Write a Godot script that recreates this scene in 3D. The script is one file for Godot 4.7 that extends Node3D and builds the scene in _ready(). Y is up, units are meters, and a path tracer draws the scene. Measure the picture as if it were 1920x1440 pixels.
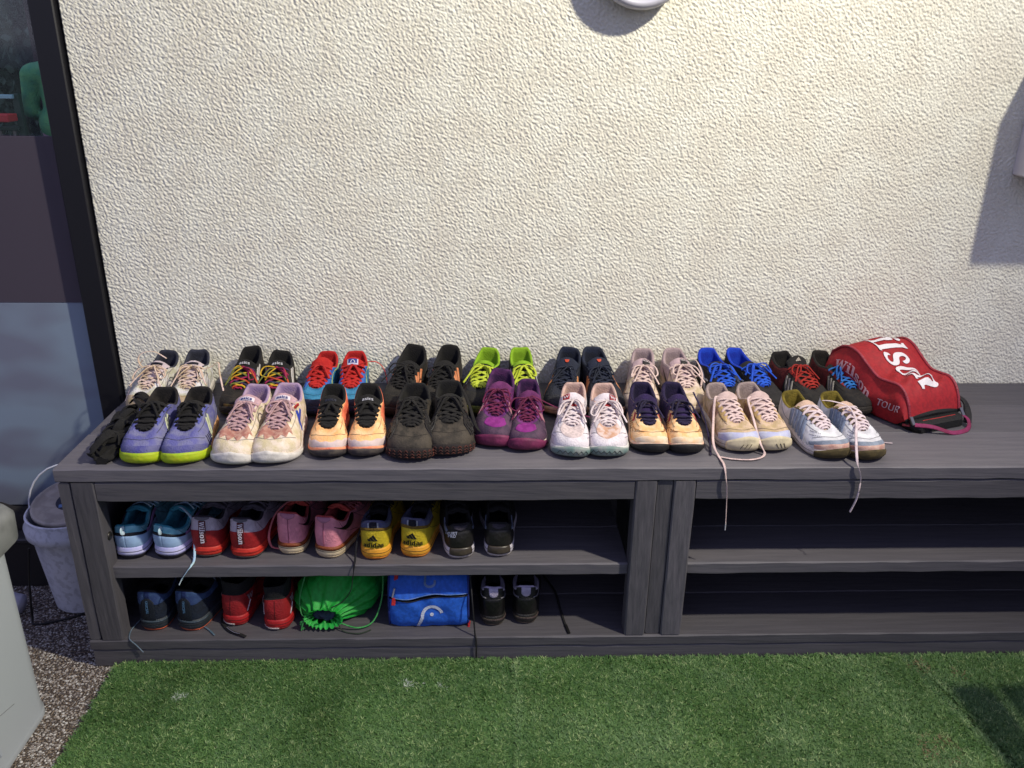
extends Node3D

# ---------------------------------------------------------------- geometry buffer
class Buf:
	var v := PackedVector3Array()
	var n := PackedVector3Array()
	var uv := PackedVector2Array()
	var idx := PackedInt32Array()
	var col := PackedColorArray()

	func grid(rows: Array, closed := false, flip := false) -> void:
		# rows: Array of PackedVector3Array, all of one length; closed joins the ends of each row
		var nv: int = rows.size()
		var nu: int = rows[0].size()
		var base := v.size()
		for j in nv:
			var r: PackedVector3Array = rows[j]
			var up: PackedVector3Array = rows[mini(j + 1, nv - 1)]
			var dn: PackedVector3Array = rows[maxi(j - 1, 0)]
			for i in nu:
				var a: Vector3 = r[(i + 1) % nu] if closed else r[mini(i + 1, nu - 1)]
				var b: Vector3 = r[(i + nu - 1) % nu] if closed else r[maxi(i - 1, 0)]
				var nn := (a - b).cross(up[i] - dn[i])
				if flip:
					nn = -nn
				v.append(r[i])
				n.append(nn.normalized() if nn.length_squared() > 1e-20 else Vector3.UP)
				uv.append(Vector2(float(i) / nu, float(j) / maxi(nv - 1, 1)))
		var last := nu if closed else nu - 1
		for j in nv - 1:
			for i in last:
				var p00 := base + j * nu + i
				var p10 := base + j * nu + (i + 1) % nu
				var p01 := p00 + nu
				var p11 := p10 + nu
				if flip:
					idx.append_array(PackedInt32Array([p00, p10, p01, p10, p11, p01]))
				else:
					idx.append_array(PackedInt32Array([p00, p01, p10, p10, p01, p11]))

	func tri(a: Vector3, b: Vector3, c: Vector3) -> void:
		# a, b, c clockwise as seen from the front
		var nn := (c - a).cross(b - a).normalized()
		var base := v.size()
		for p in [a, b, c]:
			v.append(p)
			n.append(nn)
			uv.append(Vector2(p.x, p.z))
		idx.append_array(PackedInt32Array([base, base + 1, base + 2]))

	func quad(a: Vector3, b: Vector3, c: Vector3, d: Vector3) -> void:
		tri(a, b, c)
		tri(a, c, d)

	func fan(center: Vector3, ring: PackedVector3Array, flip := false) -> void:
		for i in ring.size():
			var a := ring[i]
			var b := ring[(i + 1) % ring.size()]
			if flip:
				tri(center, b, a)
			else:
				tri(center, a, b)

	func bx(c: Vector3, s: Vector3, bev := 0.002, rot := Basis()) -> void:
		# a box with chamfered edges
		var h := s * 0.5
		bev = minf(bev, minf(h.x, minf(h.y, h.z)) * 0.9)
		var g := h - Vector3.ONE * bev
		var P := func(sx, sy, sz, ax): # corner of the face across axis ax
			var q := Vector3(sx * (h.x if ax == 0 else g.x), sy * (h.y if ax == 1 else g.y), sz * (h.z if ax == 2 else g.z))
			return c + rot * q
		var face := func(pts: Array, outw: Vector3):
			var nn: Vector3 = (pts[2] - pts[0]).cross(pts[1] - pts[0])
			if nn.dot(rot * outw) < 0:
				pts.reverse()
			if pts.size() == 4:
				quad(pts[0], pts[1], pts[2], pts[3])
			else:
				tri(pts[0], pts[1], pts[2])
		for s1 in [-1, 1]:
			face.call([P.call(s1, -1, -1, 0), P.call(s1, 1, -1, 0), P.call(s1, 1, 1, 0), P.call(s1, -1, 1, 0)], Vector3(s1, 0, 0))
			face.call([P.call(-1, s1, -1, 1), P.call(1, s1, -1, 1), P.call(1, s1, 1, 1), P.call(-1, s1, 1, 1)], Vector3(0, s1, 0))
			face.call([P.call(-1, -1, s1, 2), P.call(1, -1, s1, 2), P.call(1, 1, s1, 2), P.call(-1, 1, s1, 2)], Vector3(0, 0, s1))
			for s2 in [-1, 1]:
				face.call([P.call(s1, s2, -1, 0), P.call(s1, s2, 1, 0), P.call(s1, s2, 1, 1), P.call(s1, s2, -1, 1)], Vector3(s1, s2, 0))
				face.call([P.call(s1, -1, s2, 0), P.call(s1, 1, s2, 0), P.call(s1, 1, s2, 2), P.call(s1, -1, s2, 2)], Vector3(s1, 0, s2))
				face.call([P.call(-1, s1, s2, 1), P.call(1, s1, s2, 1), P.call(1, s1, s2, 2), P.call(-1, s1, s2, 2)], Vector3(0, s1, s2))
				for s3 in [-1, 1]:
					face.call([P.call(s1, s2, s3, 0), P.call(s1, s2, s3, 1), P.call(s1, s2, s3, 2)], Vector3(s1, s2, s3))

	func tube(path: PackedVector3Array, w: float, t: float, sides := 6, up := Vector3.UP, taper := 1.0) -> void:
		# a flattened tube: half width w across, half thickness t along up
		var rows := []
		var m := path.size()
		for i in m:
			var d := (path[mini(i + 1, m - 1)] - path[maxi(i - 1, 0)]).normalized()
			var sd := d.cross(up)
			if sd.length() < 0.05:
				sd = d.cross(Vector3(0.3, 0.2, 0.9))
			sd = sd.normalized()
			var u2 := sd.cross(d)
			var k := lerpf(1.0, taper, float(i) / (m - 1))
			var r := PackedVector3Array()
			for s in sides:
				var an := TAU * s / sides
				r.append(path[i] + sd * cos(an) * w * k + u2 * sin(an) * t * k)
			rows.append(r)
		grid(rows, true, false)
		fan(path[0], rows[0], true)
		fan(path[m - 1], rows[m - 1], false)

	func lathe(prof: PackedVector2Array, seg := 40, c := Vector3.ZERO, b := Basis()) -> void:
		# prof: (radius, height) from bottom to top, outside wall seen from outside
		var rows := []
		for p in prof:
			var r := PackedVector3Array()
			for s in seg:
				var an := TAU * s / seg
				r.append(c + b * Vector3(cos(an) * p.x, p.y, -sin(an) * p.x))
			rows.append(r)
		grid(rows, true, false)

	func loft(rings: Array, caps := true) -> void:
		grid(rings, true, false)
		if caps:
			for e in [0, rings.size() - 1]:
				var ctr := Vector3.ZERO
				for p in rings[e]:
					ctr += p
				fan(ctr / rings[e].size(), rings[e], e == 0)

	func mesh() -> ArrayMesh:
		var a := []
		a.resize(Mesh.ARRAY_MAX)
		a[Mesh.ARRAY_VERTEX] = v
		a[Mesh.ARRAY_NORMAL] = n
		a[Mesh.ARRAY_TEX_UV] = uv
		a[Mesh.ARRAY_INDEX] = idx
		if col.size() == v.size() and col.size() > 0:
			a[Mesh.ARRAY_COLOR] = col
		var m := ArrayMesh.new()
		m.add_surface_from_arrays(Mesh.PRIMITIVE_TRIANGLES, a)
		return m

# ---------------------------------------------------------------- naming
var taken := {}

func numbered(called: String) -> String:
	var k: int = taken.get(called, 0)
	taken[called] = k + 1
	return called if k == 0 else "%s_%03d" % [called, k]

func part(called: String, b: Buf, m: Material, parent: Node) -> MeshInstance3D:
	return part_mesh(called, b.mesh(), m, parent)

func part_mesh(called: String, me: Mesh, m: Material, parent: Node) -> MeshInstance3D:
	var o := MeshInstance3D.new()
	var nm := called
	var k := 0
	while parent.has_node(NodePath(nm)):
		k += 1
		nm = "%s_%03d" % [called, k]
	o.name = nm
	o.mesh = me
	o.material_override = m
	parent.add_child(o, true)
	return o

func thing(called: String, label: String, category: String, at := Vector3.ZERO, turn := 0.0, group := "") -> Node3D:
	var o := Node3D.new()
	o.name = numbered(called)
	add_child(o, true)
	o.position = at
	o.rotation.y = turn
	o.set_meta("label", label)
	o.set_meta("category", category)
	if group:
		o.set_meta("group", group)
	return o

func single(called: String, b: Buf, m: Material, label: String, category: String, group := "") -> MeshInstance3D:
	var o := MeshInstance3D.new()
	o.name = numbered(called)
	o.mesh = b.mesh()
	o.material_override = m
	add_child(o, true)
	o.set_meta("label", label)
	o.set_meta("category", category)
	if group:
		o.set_meta("group", group)
	return o

func struct(called: String, me: Mesh, m: Material) -> MeshInstance3D:
	var o := MeshInstance3D.new()
	o.name = numbered(called)
	o.mesh = me
	o.material_override = m
	o.set_meta("kind", "structure")
	add_child(o, true)
	return o

# ---------------------------------------------------------------- materials
var mats := {}
var texs := {}

func noise_tex(c1: Color, c2: Color, freq: float, sd: int, oct := 4, lo := 0.35, hi := 0.65, kind := FastNoiseLite.TYPE_SIMPLEX_SMOOTH) -> NoiseTexture2D:
	var key := "%s%s%f%d%d%f%f%d" % [c1, c2, freq, sd, oct, lo, hi, kind]
	if texs.has(key):
		return texs[key]
	var f := FastNoiseLite.new()
	f.noise_type = kind
	f.frequency = freq
	f.seed = sd
	f.fractal_octaves = oct
	var t := NoiseTexture2D.new()
	t.width = 256
	t.height = 256
	t.seamless = true
	t.noise = f
	var g := Gradient.new()
	g.offsets = PackedFloat32Array([lo, hi])
	g.colors = PackedColorArray([c1, c2])
	t.color_ramp = g
	texs[key] = t
	return t

func bump_tex(freq: float, sd: int, strength: float, oct := 3, kind := FastNoiseLite.TYPE_SIMPLEX_SMOOTH) -> NoiseTexture2D:
	var key := "bump%f%d%f%d%d" % [freq, sd, strength, oct, kind]
	if texs.has(key):
		return texs[key]
	var f := FastNoiseLite.new()
	f.noise_type = kind
	f.frequency = freq
	f.seed = sd
	f.fractal_octaves = oct
	var t := NoiseTexture2D.new()
	t.width = 256
	t.height = 256
	t.seamless = true
	t.as_normal_map = true
	t.bump_strength = strength
	t.noise = f
	texs[key] = t
	return t

# cloth, leather, rubber: two tones of one thing, mottled
func mat(c1: Color, c2 := Color(-1, 0, 0), rough := 0.85, scale := 7.0, nrm := "cloth", lo := 0.35, hi := 0.65) -> StandardMaterial3D:
	var key := "%s%s%f%f%s%f%f" % [c1, c2, rough, scale, nrm, lo, hi]
	if mats.has(key):
		return mats[key]
	var m := StandardMaterial3D.new()
	m.roughness = rough
	m.uv1_triplanar = true
	m.uv1_scale = Vector3.ONE * scale
	if c2.r < 0:
		m.albedo_color = c1
		m.albedo_texture = noise_tex(Color(0.86, 0.85, 0.84), Color.WHITE, 0.02, 5)
	else:
		# one set of mottling patterns serves all: the lighter tone, and how far each channel drops
		var l1 := c1.srgb_to_linear()
		var l2 := c2.srgb_to_linear()
		var top := Color(maxf(l1.r, l2.r), maxf(l1.g, l2.g), maxf(l1.b, l2.b))
		var step := 0.125
		var drop := Color(l1.r / top.r, l1.g / top.g, l1.b / top.b).linear_to_srgb()
		var lift := Color(l2.r / top.r, l2.g / top.g, l2.b / top.b).linear_to_srgb()
		m.albedo_color = top.linear_to_srgb()
		m.albedo_texture = noise_tex(Color(snappedf(drop.r, step), snappedf(drop.g, step), snappedf(drop.b, step)), Color(snappedf(lift.r, step), snappedf(lift.g, step), snappedf(lift.b, step)), 0.016, 11, 5, lo, hi)
	if nrm == "cloth":
		m.normal_enabled = true
		m.normal_texture = bump_tex(0.12, 3, 5.0)
		m.normal_scale = 0.5
	elif nrm == "skin":
		m.normal_enabled = true
		m.normal_texture = bump_tex(0.05, 8, 4.0)
		m.normal_scale = 0.35
	mats[key] = m
	return m

func plain(c: Color, rough := 0.6, metal := 0.0) -> StandardMaterial3D:
	var key := "plain%s%f%f" % [c, rough, metal]
	if mats.has(key):
		return mats[key]
	var m := StandardMaterial3D.new()
	m.albedo_color = c
	m.roughness = rough
	m.metallic = metal
	mats[key] = m
	return m

# the same cloth dyed darker, for thread and seams
func shade_of(m: StandardMaterial3D, k: float) -> StandardMaterial3D:
	var c := m.albedo_color
	return plain(Color(c.r * k, c.g * k, c.b * k) if c.get_luminance() > 0.16 else Color(c.r * 1.35 + 0.03, c.g * 1.35 + 0.03, c.b * 1.35 + 0.03), 0.85)

func rgb(r: float, g: float, b: float) -> Color:
	return Color(r, g, b)

func curve_at(tab: Array, s: float) -> float:
	# smooth piecewise cubic through (s, value) pairs given flat
	var n2: int = tab.size() / 2
	if s <= tab[0]:
		return tab[1]
	for i in n2 - 1:
		var s0: float = tab[2 * i]
		var s1: float = tab[2 * i + 2]
		if s <= s1:
			var p1: float = tab[2 * i + 1]
			var p2: float = tab[2 * i + 3]
			var m1: float = (p2 - p1) / (s1 - s0)
			var m0: float = m1
			var m2: float = m1
			if i > 0:
				m0 = (p1 - tab[2 * i - 1]) / (s0 - tab[2 * i - 2])
			if i < n2 - 2:
				m2 = (tab[2 * i + 5] - p2) / (tab[2 * i + 4] - s1)
			var ta := (m0 + m1) * 0.5
			var tb := (m1 + m2) * 0.5
			var h := s1 - s0
			var t := (s - s0) / h
			return p1 * (2 * t * t * t - 3 * t * t + 1) + ta * h * (t * t * t - 2 * t * t + t) + p2 * (-2 * t * t * t + 3 * t * t) + tb * h * (t * t * t - t * t)
	return tab[2 * n2 - 1]

func spline(pts: PackedVector3Array, per := 5) -> PackedVector3Array:
	var o := PackedVector3Array()
	var m := pts.size()
	for i in m - 1:
		for k in per:
			o.append(pts[i].cubic_interpolate(pts[i + 1], pts[maxi(i - 1, 0)], pts[mini(i + 2, m - 1)], float(k) / per))
	o.append(pts[m - 1])
	return o

# lettering laid on any surface: f turns (x, y, height above it) into a point
var fonts := {}

func text_on(txt: String, size: float, f: Callable, depth := 0.0008, cuts := 1, slant := 0.0, face := "Droid Sans", bold := true) -> Buf:
	var key := face + str(bold)
	if not fonts.has(key):
		var sf := SystemFont.new()
		sf.font_names = PackedStringArray([face])
		if bold:
			sf.font_weight = 700
		fonts[key] = sf
	var tm := TextMesh.new()
	tm.font = fonts[key]
	tm.text = txt
	tm.font_size = 48
	tm.pixel_size = size / 48.0
	tm.depth = depth
	tm.curve_step = 2.0
	var a := tm.get_mesh_arrays()
	var vv: PackedVector3Array = a[Mesh.ARRAY_VERTEX]
	var ii: PackedInt32Array = a[Mesh.ARRAY_INDEX]
	var tris := []
	for k in range(0, ii.size(), 3):
		tris.append([vv[ii[k]], vv[ii[k + 1]], vv[ii[k + 2]]])
	for c in cuts:
		var nx := []
		for t in tris:
			var ab: Vector3 = (t[0] + t[1]) * 0.5
			var bc: Vector3 = (t[1] + t[2]) * 0.5
			var ca: Vector3 = (t[2] + t[0]) * 0.5
			nx.append_array([[t[0], ab, ca], [ab, t[1], bc], [ca, bc, t[2]], [ab, bc, ca]])
		tris = nx
	var b := Buf.new()
	for t in tris:
		var q := []
		for p in t:
			q.append(f.call(p.x + p.y * slant, p.y, p.z + depth * 0.5))
		if ((q[2] - q[0]).cross(q[1] - q[0])).length() > 1e-12:
			b.tri(q[0], q[1], q[2])
	return b

func flat_shape(poly: PackedVector2Array, f: Callable, off := 0.0008) -> Buf:
	# a thin printed or welded shape on a surface
	var b := Buf.new()
	var t := Geometry2D.triangulate_polygon(poly)
	for k in range(0, t.size(), 3):
		var q := []
		for j in 3:
			q.append(f.call(poly[t[k + j]].x, poly[t[k + j]].y, off))
		b.tri(q[0], q[1], q[2])
	for i in poly.size():
		var p := poly[i]
		var p2 := poly[(i + 1) % poly.size()]
		b.quad(f.call(p.x, p.y, off), f.call(p2.x, p2.y, off), f.call(p2.x, p2.y, 0.0), f.call(p.x, p.y, 0.0))
	return b

# ---------------------------------------------------------------- one sports shoe
const NA := 72
const NK := 14

class Shoe:
	var host
	var root: Node3D
	var L := 0.25
	var W := 1.1
	var med := 1.0           # local x sign of the inner side of the foot
	var hh := 0.1            # height of the heel collar
	var pos := []            # NK + 1 rows of NA points
	var nrm := []
	var spec := {}
	var rng := RandomNumberGenerator.new()
	var bow_at := Vector3.ZERO
	var point := 0.0
	var sag := [0.0, 0.0, 0.0, 0.0]
	var splay := 0.0
	const LAT := [0.0, 0.0, 0.09, 0.068, 0.158, 0.100, 0.253, 0.122, 0.369, 0.128, 0.468, 0.136, 0.564, 0.156, 0.631, 0.166, 0.705, 0.160, 0.775, 0.136, 0.842, 0.098, 0.91, 0.042, 1.0, -0.028]
	const MED := [0.0, 0.0, 0.09, 0.068, 0.158, 0.100, 0.253, 0.117, 0.369, 0.110, 0.468, 0.110, 0.564, 0.138, 0.631, 0.158, 0.705, 0.163, 0.775, 0.154, 0.842, 0.133, 0.91, 0.095, 1.0, 0.028]
	const TX := [0.0, 0.0, 0.09, 0.074, 0.158, 0.104, 0.253, 0.122, 0.369, 0.120, 0.43, 0.103, 0.5, 0.088, 0.6, 0.078, 0.7, 0.072, 0.8, 0.062, 0.9, 0.042, 1.0, 0.0]
	const TZ := [0.0, 0.03, 0.09, 0.037, 0.158, 0.062, 0.253, 0.15, 0.369, 0.305, 0.43, 0.395, 0.5, 0.475, 0.6, 0.565, 0.7, 0.628, 0.8, 0.668, 0.9, 0.692, 1.0, 0.703]
	const TY := [0.09, 0.0, 0.158, -0.1, 0.253, -0.27, 0.33, -0.30, 0.43, -0.06]

	func t_of(s: float) -> float:
		return (1.0 - cos(PI * s)) * 0.5

	func s_of(t: float) -> float:
		return acos(1.0 - 2.0 * clampf(t, 0.0, 1.0)) / PI

	# the place round the shoe: 0 heel, NA / 2 toe; side 1 outer, -1 inner
	func a_of(side: float, t: float) -> float:
		var a := s_of(t) * NA * 0.5
		return a if side > 0 else NA - a

	# side 1 is the one on the shoe's local right (x > 0)
	func a_x(xs: float, t: float) -> float:
		return a_of(-xs * med, t)

	func spring(z: float) -> float:
		var t := z / L
		return 0.011 * pow(maxf(0.0, (t - 0.72) / 0.28), 2.0) + 0.003 * pow(maxf(0.0, (0.1 - t) / 0.1), 2.0)

	func base_xz(a: float) -> Vector2:
		var h := NA * 0.5
		var s := a / h if a <= h else (NA - a) / h
		var z := t_of(s) * L
		if a <= h:
			return Vector2(-med * host.curve_at(LAT, s) * W * L * (1.0 - point * smoothstep(0.62, 0.95, s)), z)
		return Vector2(med * host.curve_at(MED, s) * W * L * (1.0 - point * smoothstep(0.62, 0.95, s)), z)

	func out_dir(a: float) -> Vector2:
		var d := base_xz(fposmod(a + 0.7, NA)) - base_xz(fposmod(a - 0.7, NA))
		var o := Vector2(d.y, -d.x)
		if o.dot(base_xz(a) - Vector2(0, L * 0.5)) < 0:
			o = -o
		return o.normalized()

	func sole_h(z: float) -> float:
		var t := z / L
		var k: float = spec.get("sole", 1.0)
		return k * lerpf(0.031, 0.021, smoothstep(0.25, 0.75, t)) + 0.004 * smoothstep(0.86, 1.0, t)

	func top_pt(i: int) -> Vector3:
		var h := NA * 0.5
		var s := i / h if i <= h else (NA - i) / h
		var sg := -med if i <= h else med
		var z: float = host.curve_at(TZ, s) * L
		var x: float = sg * host.curve_at(TX, s) * L * (0.5 + 0.5 * W)
		var sc := L / 0.25
		var y: float
		if s < 0.43:
			var dip: float = spec.get("dip", 1.0)
			var e := hh - 0.0
			var tab: float = smoothstep(0.07, 0.34, s)
			var low := lerpf(hh, hh * (1.0 - 0.24 * dip), tab)
			var k := smoothstep(0.32, 0.43, s)
			y = lerpf(low, 0.089 * sc, k)
			e = y
			y = e
		else:
			y = host.curve_at([0.43, 0.089, 0.5, 0.085, 0.6, 0.079, 0.7, 0.073, 0.8, 0.067, 0.9, 0.062, 1.0, 0.059], s) * sc
		var sd: int = 0 if i <= NA / 2 else 2
		x *= 1.0 + splay * smoothstep(0.12, 0.36, s) * (1.0 - smoothstep(0.5, 0.8, s))
		y += sag[sd] * sin(PI * clampf(s / 0.4, 0.0, 1.0)) + sag[sd + 1] * sin(PI * clampf((s - 0.3) / 0.4, 0.0, 1.0)) * 0.6
		return Vector3(x, y * spec.get("rise", 1.0), z)

	func setup() -> void:
		var pr := RandomNumberGenerator.new()
		pr.seed = int(rng.seed / 10) * 7 + 3
		point = spec.get("point", pr.randf_range(-0.10, 0.14))
		W *= pr.randf_range(0.97, 1.03) * rng.randf_range(0.985, 1.015)
		splay = rng.randf_range(-0.10, 0.14)
		for i in 4:
			sag[i] = rng.randf_range(-0.0045, 0.0045)
		spec = spec.duplicate()
		spec.rise = spec.get("rise", 1.0) * pr.randf_range(0.95, 1.05) * rng.randf_range(0.985, 1.015)
		var fn := FastNoiseLite.new()
		fn.seed = rng.randi() % 1000
		fn.frequency = 22.0
		fn.fractal_octaves = 3
		var B := PackedVector3Array()
		var T := PackedVector3Array()
		for i in NA:
			var b := base_xz(i)
			B.append(Vector3(b.x, sole_h(b.y) - 0.004, b.y))
			T.append(top_pt(i))
		for j in NK + 1:
			var k := float(j) / NK
			var row := PackedVector3Array()
			for i in NA:
				var dh := Vector3(T[i].x - B[i].x, 0, T[i].z - B[i].z)
				var dy := T[i].y - B[i].y
				var od := out_dir(i)
				var s := i / (NA * 0.5) if i <= NA / 2 else (NA - i) / (NA * 0.5)
				var toe := smoothstep(0.62, 0.85, s)
				var fore := smoothstep(0.34, 0.5, s)
				var h1 := B[i] + Vector3(0, dy * lerpf(lerpf(0.5, 0.36, fore), 0.62, toe), 0) + Vector3(od.x, 0, od.y) * lerpf(0.005, 0.002, toe)
				var h2 := T[i] - dh * lerpf(lerpf(0.4, 0.6, fore), 0.5, toe) - Vector3(0, dy * lerpf(lerpf(0.18, 0.26, fore), 0.07, toe), 0)
				var p := B[i].bezier_interpolate(h1, h2, T[i], k)
				# soft dents and the creases where the foot bends
				var w := sin(PI * minf(k * 1.05, 1.0))
				var bend := exp(-pow((p.z / L - 0.70) / 0.07, 2.0)) * smoothstep(0.25, 0.8, k)
				var od3 := Vector3(od.x * 0.6, 0.8, od.y * 0.3).normalized()
				p += od3 * (fn.get_noise_3d(p.x, p.y, p.z) * 0.0028 * w + sin(p.z * 420.0 + fn.get_noise_2d(p.x * 2.0, p.z) * 4.0) * 0.0011 * bend * spec.get("crease", 1.0))
				p.y += spring(p.z)
				row.append(p)
			pos.append(row)
		for j in NK + 1:
			var row := PackedVector3Array()
			for i in NA:
				var du: Vector3 = pos[j][(i + 1) % NA] - pos[j][(i + NA - 1) % NA]
				var dv: Vector3 = pos[mini(j + 1, NK)][i] - pos[maxi(j - 1, 0)][i]
				var nn := du.cross(dv).normalized()
				if nn.dot(pos[j][i] - Vector3(0, 0.035, clampf(pos[j][i].z, 0.2 * L, 0.8 * L))) < 0:
					nn = -nn
				row.append(nn)
			nrm.append(row)

	func sf(a: float, k: float, off := 0.0) -> Vector3:
		a = fposmod(a, NA)
		k = clampf(k, 0.0, 1.0) * NK
		var i := int(a)
		var j := mini(int(k), NK - 1)
		var fa := a - i
		var fk := k - j
		var i2 := (i + 1) % NA
		i = i % NA
		var p: Vector3 = pos[j][i].lerp(pos[j][i2], fa).lerp(pos[j + 1][i].lerp(pos[j + 1][i2], fa), fk)
		if off == 0.0:
			return p
		return p + sn(a, k / NK) * off

	func sn(a: float, k: float) -> Vector3:
		a = fposmod(a, NA)
		k = clampf(k, 0.0, 1.0) * NK
		var i := int(a) % NA
		var j := mini(int(k), NK - 1)
		var fa := a - int(a)
		var fk := k - j
		var i2 := (i + 1) % NA
		return nrm[j][i].lerp(nrm[j][i2], fa).lerp(nrm[j + 1][i].lerp(nrm[j + 1][i2], fa), fk).normalized()

	func lim(x, a: float) -> float:
		return x.call(a) if x is Callable else float(x)

	# a panel sewn or welded onto the upper, between two heights k0 and k1
	func band(called: String, a0: float, a1: float, k0, k1, m: Material, off := 0.0014, nk := 5) -> void:
		var na := maxi(4, int(absf(a1 - a0) * 1.6))
		var rows := []
		for j in nk + 3:
			var r := PackedVector3Array()
			for i in na + 3:
				var fa := clampf(float(i - 1) / na, 0.0, 1.0)
				var fk := clampf(float(j - 1) / nk, 0.0, 1.0)
				var a := lerpf(a0, a1, fa)
				var rim := i == 0 or j == 0 or i == na + 2 or j == nk + 2
				r.append(sf(a, lerpf(lim(k0, a), lim(k1, a), fk), -0.0006 if rim else off))
			rows.append(r)
		var b: Buf = host.new_buf()
		b.grid(rows)
		host.part(called, b, m, root)

	# a stripe that follows points (place round the shoe, height)
	func ribbon(called: String, pts: Array, w, m: Material, off := 0.0018, parent: Node = null, buf: Buf = null) -> void:
		var c := PackedVector3Array()
		for p in pts:
			c.append(Vector3(p.x, p.y, 0))
		c = host.spline(c, 5)
		var rows := [PackedVector3Array(), PackedVector3Array(), PackedVector3Array(), PackedVector3Array(), PackedVector3Array()]
		for i in c.size():
			var p := sf(c[i].x, c[i].y)
			var nn := sn(c[i].x, c[i].y)
			var q := sf(c[mini(i + 1, c.size() - 1)].x, c[mini(i + 1, c.size() - 1)].y)
			var o := sf(c[maxi(i - 1, 0)].x, c[maxi(i - 1, 0)].y)
			var bd := nn.cross((q - o).normalized()).normalized()
			var ww: float = w.call(float(i) / (c.size() - 1)) if w is Callable else w
			rows[0].append(p + bd * ww * 0.5 - nn * 0.001)
			rows[1].append(p + bd * ww * 0.49 + nn * off)
			rows[2].append(p + nn * off)
			rows[3].append(p - bd * ww * 0.49 + nn * off)
			rows[4].append(p - bd * ww * 0.5 - nn * 0.001)
		if buf != null:
			buf.grid(rows)
			return
		var b: Buf = host.new_buf()
		b.grid(rows)
		host.part(called, b, m, root if parent == null else parent)

	# maps a step (right, up) on the surface at (a, k) to its own parameters, by length
	func walker(a: float, k: float) -> Callable:
		var at := PackedFloat32Array()
		var run := 0.0
		var n := 160
		var p := sf(a - 10.0, k)
		for i in n + 1:
			var q := sf(a - 10.0 + 20.0 * i / n, k)
			run += p.distance_to(q)
			at.append(run)
			p = q
		var mid := at[n / 2]
		var up := (sf(a, minf(k + 0.06, 1.0)) - sf(a, maxf(k - 0.06, 0.0))).length() / (minf(k + 0.06, 1.0) - maxf(k - 0.06, 0.0))
		var nn := sn(a, k)
		var dirx := signf((sf(a + 0.5, k) - sf(a - 0.5, k)).dot(Vector3.UP.cross(nn)))
		return func(x, y, off):
			var want: float = mid + x * dirx
			var i := clampi(at.bsearch(want), 1, n)
			var fr := (want - at[i - 1]) / maxf(at[i] - at[i - 1], 1e-6)
			return sf(a - 10.0 + 20.0 * (i - 1 + fr) / n, k + y / up, off)

	# lettering centred on (a, k); turn rotates it on the surface
	func words(called: String, txt: String, a: float, k: float, size: float, m: Material, turn := 0.0, slant := 0.0, face := "Droid Sans") -> void:
		var w := walker(a, k)
		var cs := cos(turn)
		var si := sin(turn)
		var f := func(x, y, z): return w.call(x * cs - y * si, x * si + y * cs, 0.0032 + z)
		host.part(called, host.text_on(txt, size, f, 0.0008, 0, slant, face), m, root.get_node("heel_strip") if root.has_node("heel_strip") else root)

	func shape_on(called: String, poly: PackedVector2Array, a: float, k: float, m: Material, off := 0.002) -> void:
		var f := walker(a, k)
		host.part(called, host.flat_shape(poly, f, off), m, root)

	# ---- sole: h 0 at the ground, 1 at its top edge
	func sole_pt(a: float, h: float, off := 0.0) -> Vector3:
		var b := base_xz(fposmod(a, NA))
		var o := out_dir(fposmod(a, NA))
		var fl: float = spec.get("flare", 0.004)
		var e := lerpf(-0.002, fl, smoothstep(0.0, 0.35, h)) - 0.0025 * smoothstep(0.7, 1.0, h) + off
		var q := b + o * e
		return Vector3(q.x, sole_h(b.y) * h + spring(b.y), q.y)

	func sole_band(called: String, a0: float, a1: float, h0, h1, m: Material, off := 0.0, closed := false, nh := 5) -> void:
		var na := NA if closed else maxi(4, int((a1 - a0) * 1.6))
		var rows := []
		for j in nh + 3:
			var r := PackedVector3Array()
			for i in (na if closed else na + 3):
				var a := float(i) if closed else lerpf(a0, a1, clampf(float(i - 1) / na, 0.0, 1.0))
				var rim := j == 0 or j == nh + 2 or (not closed and (i == 0 or i == na + 2))
				var h := lerpf(lim(h0, a), lim(h1, a), clampf(float(j - 1) / nh, 0.0, 1.0))
				r.append(sole_pt(a, h, -0.006 if rim else off))
			rows.append(r)
		var b: Buf = host.new_buf()
		b.grid(rows, closed)
		host.part(called, b, m, root)

	func tongue_y(z: float) -> float:
		var sc := L / 0.25
		return (host.curve_at([0.30, 0.109, 0.36, 0.103, 0.41, 0.095, 0.49, 0.087, 0.57, 0.078, 0.64, 0.069, 0.715, 0.059], z / L) + 0.001) * sc * spec.get("rise", 1.0)

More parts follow.
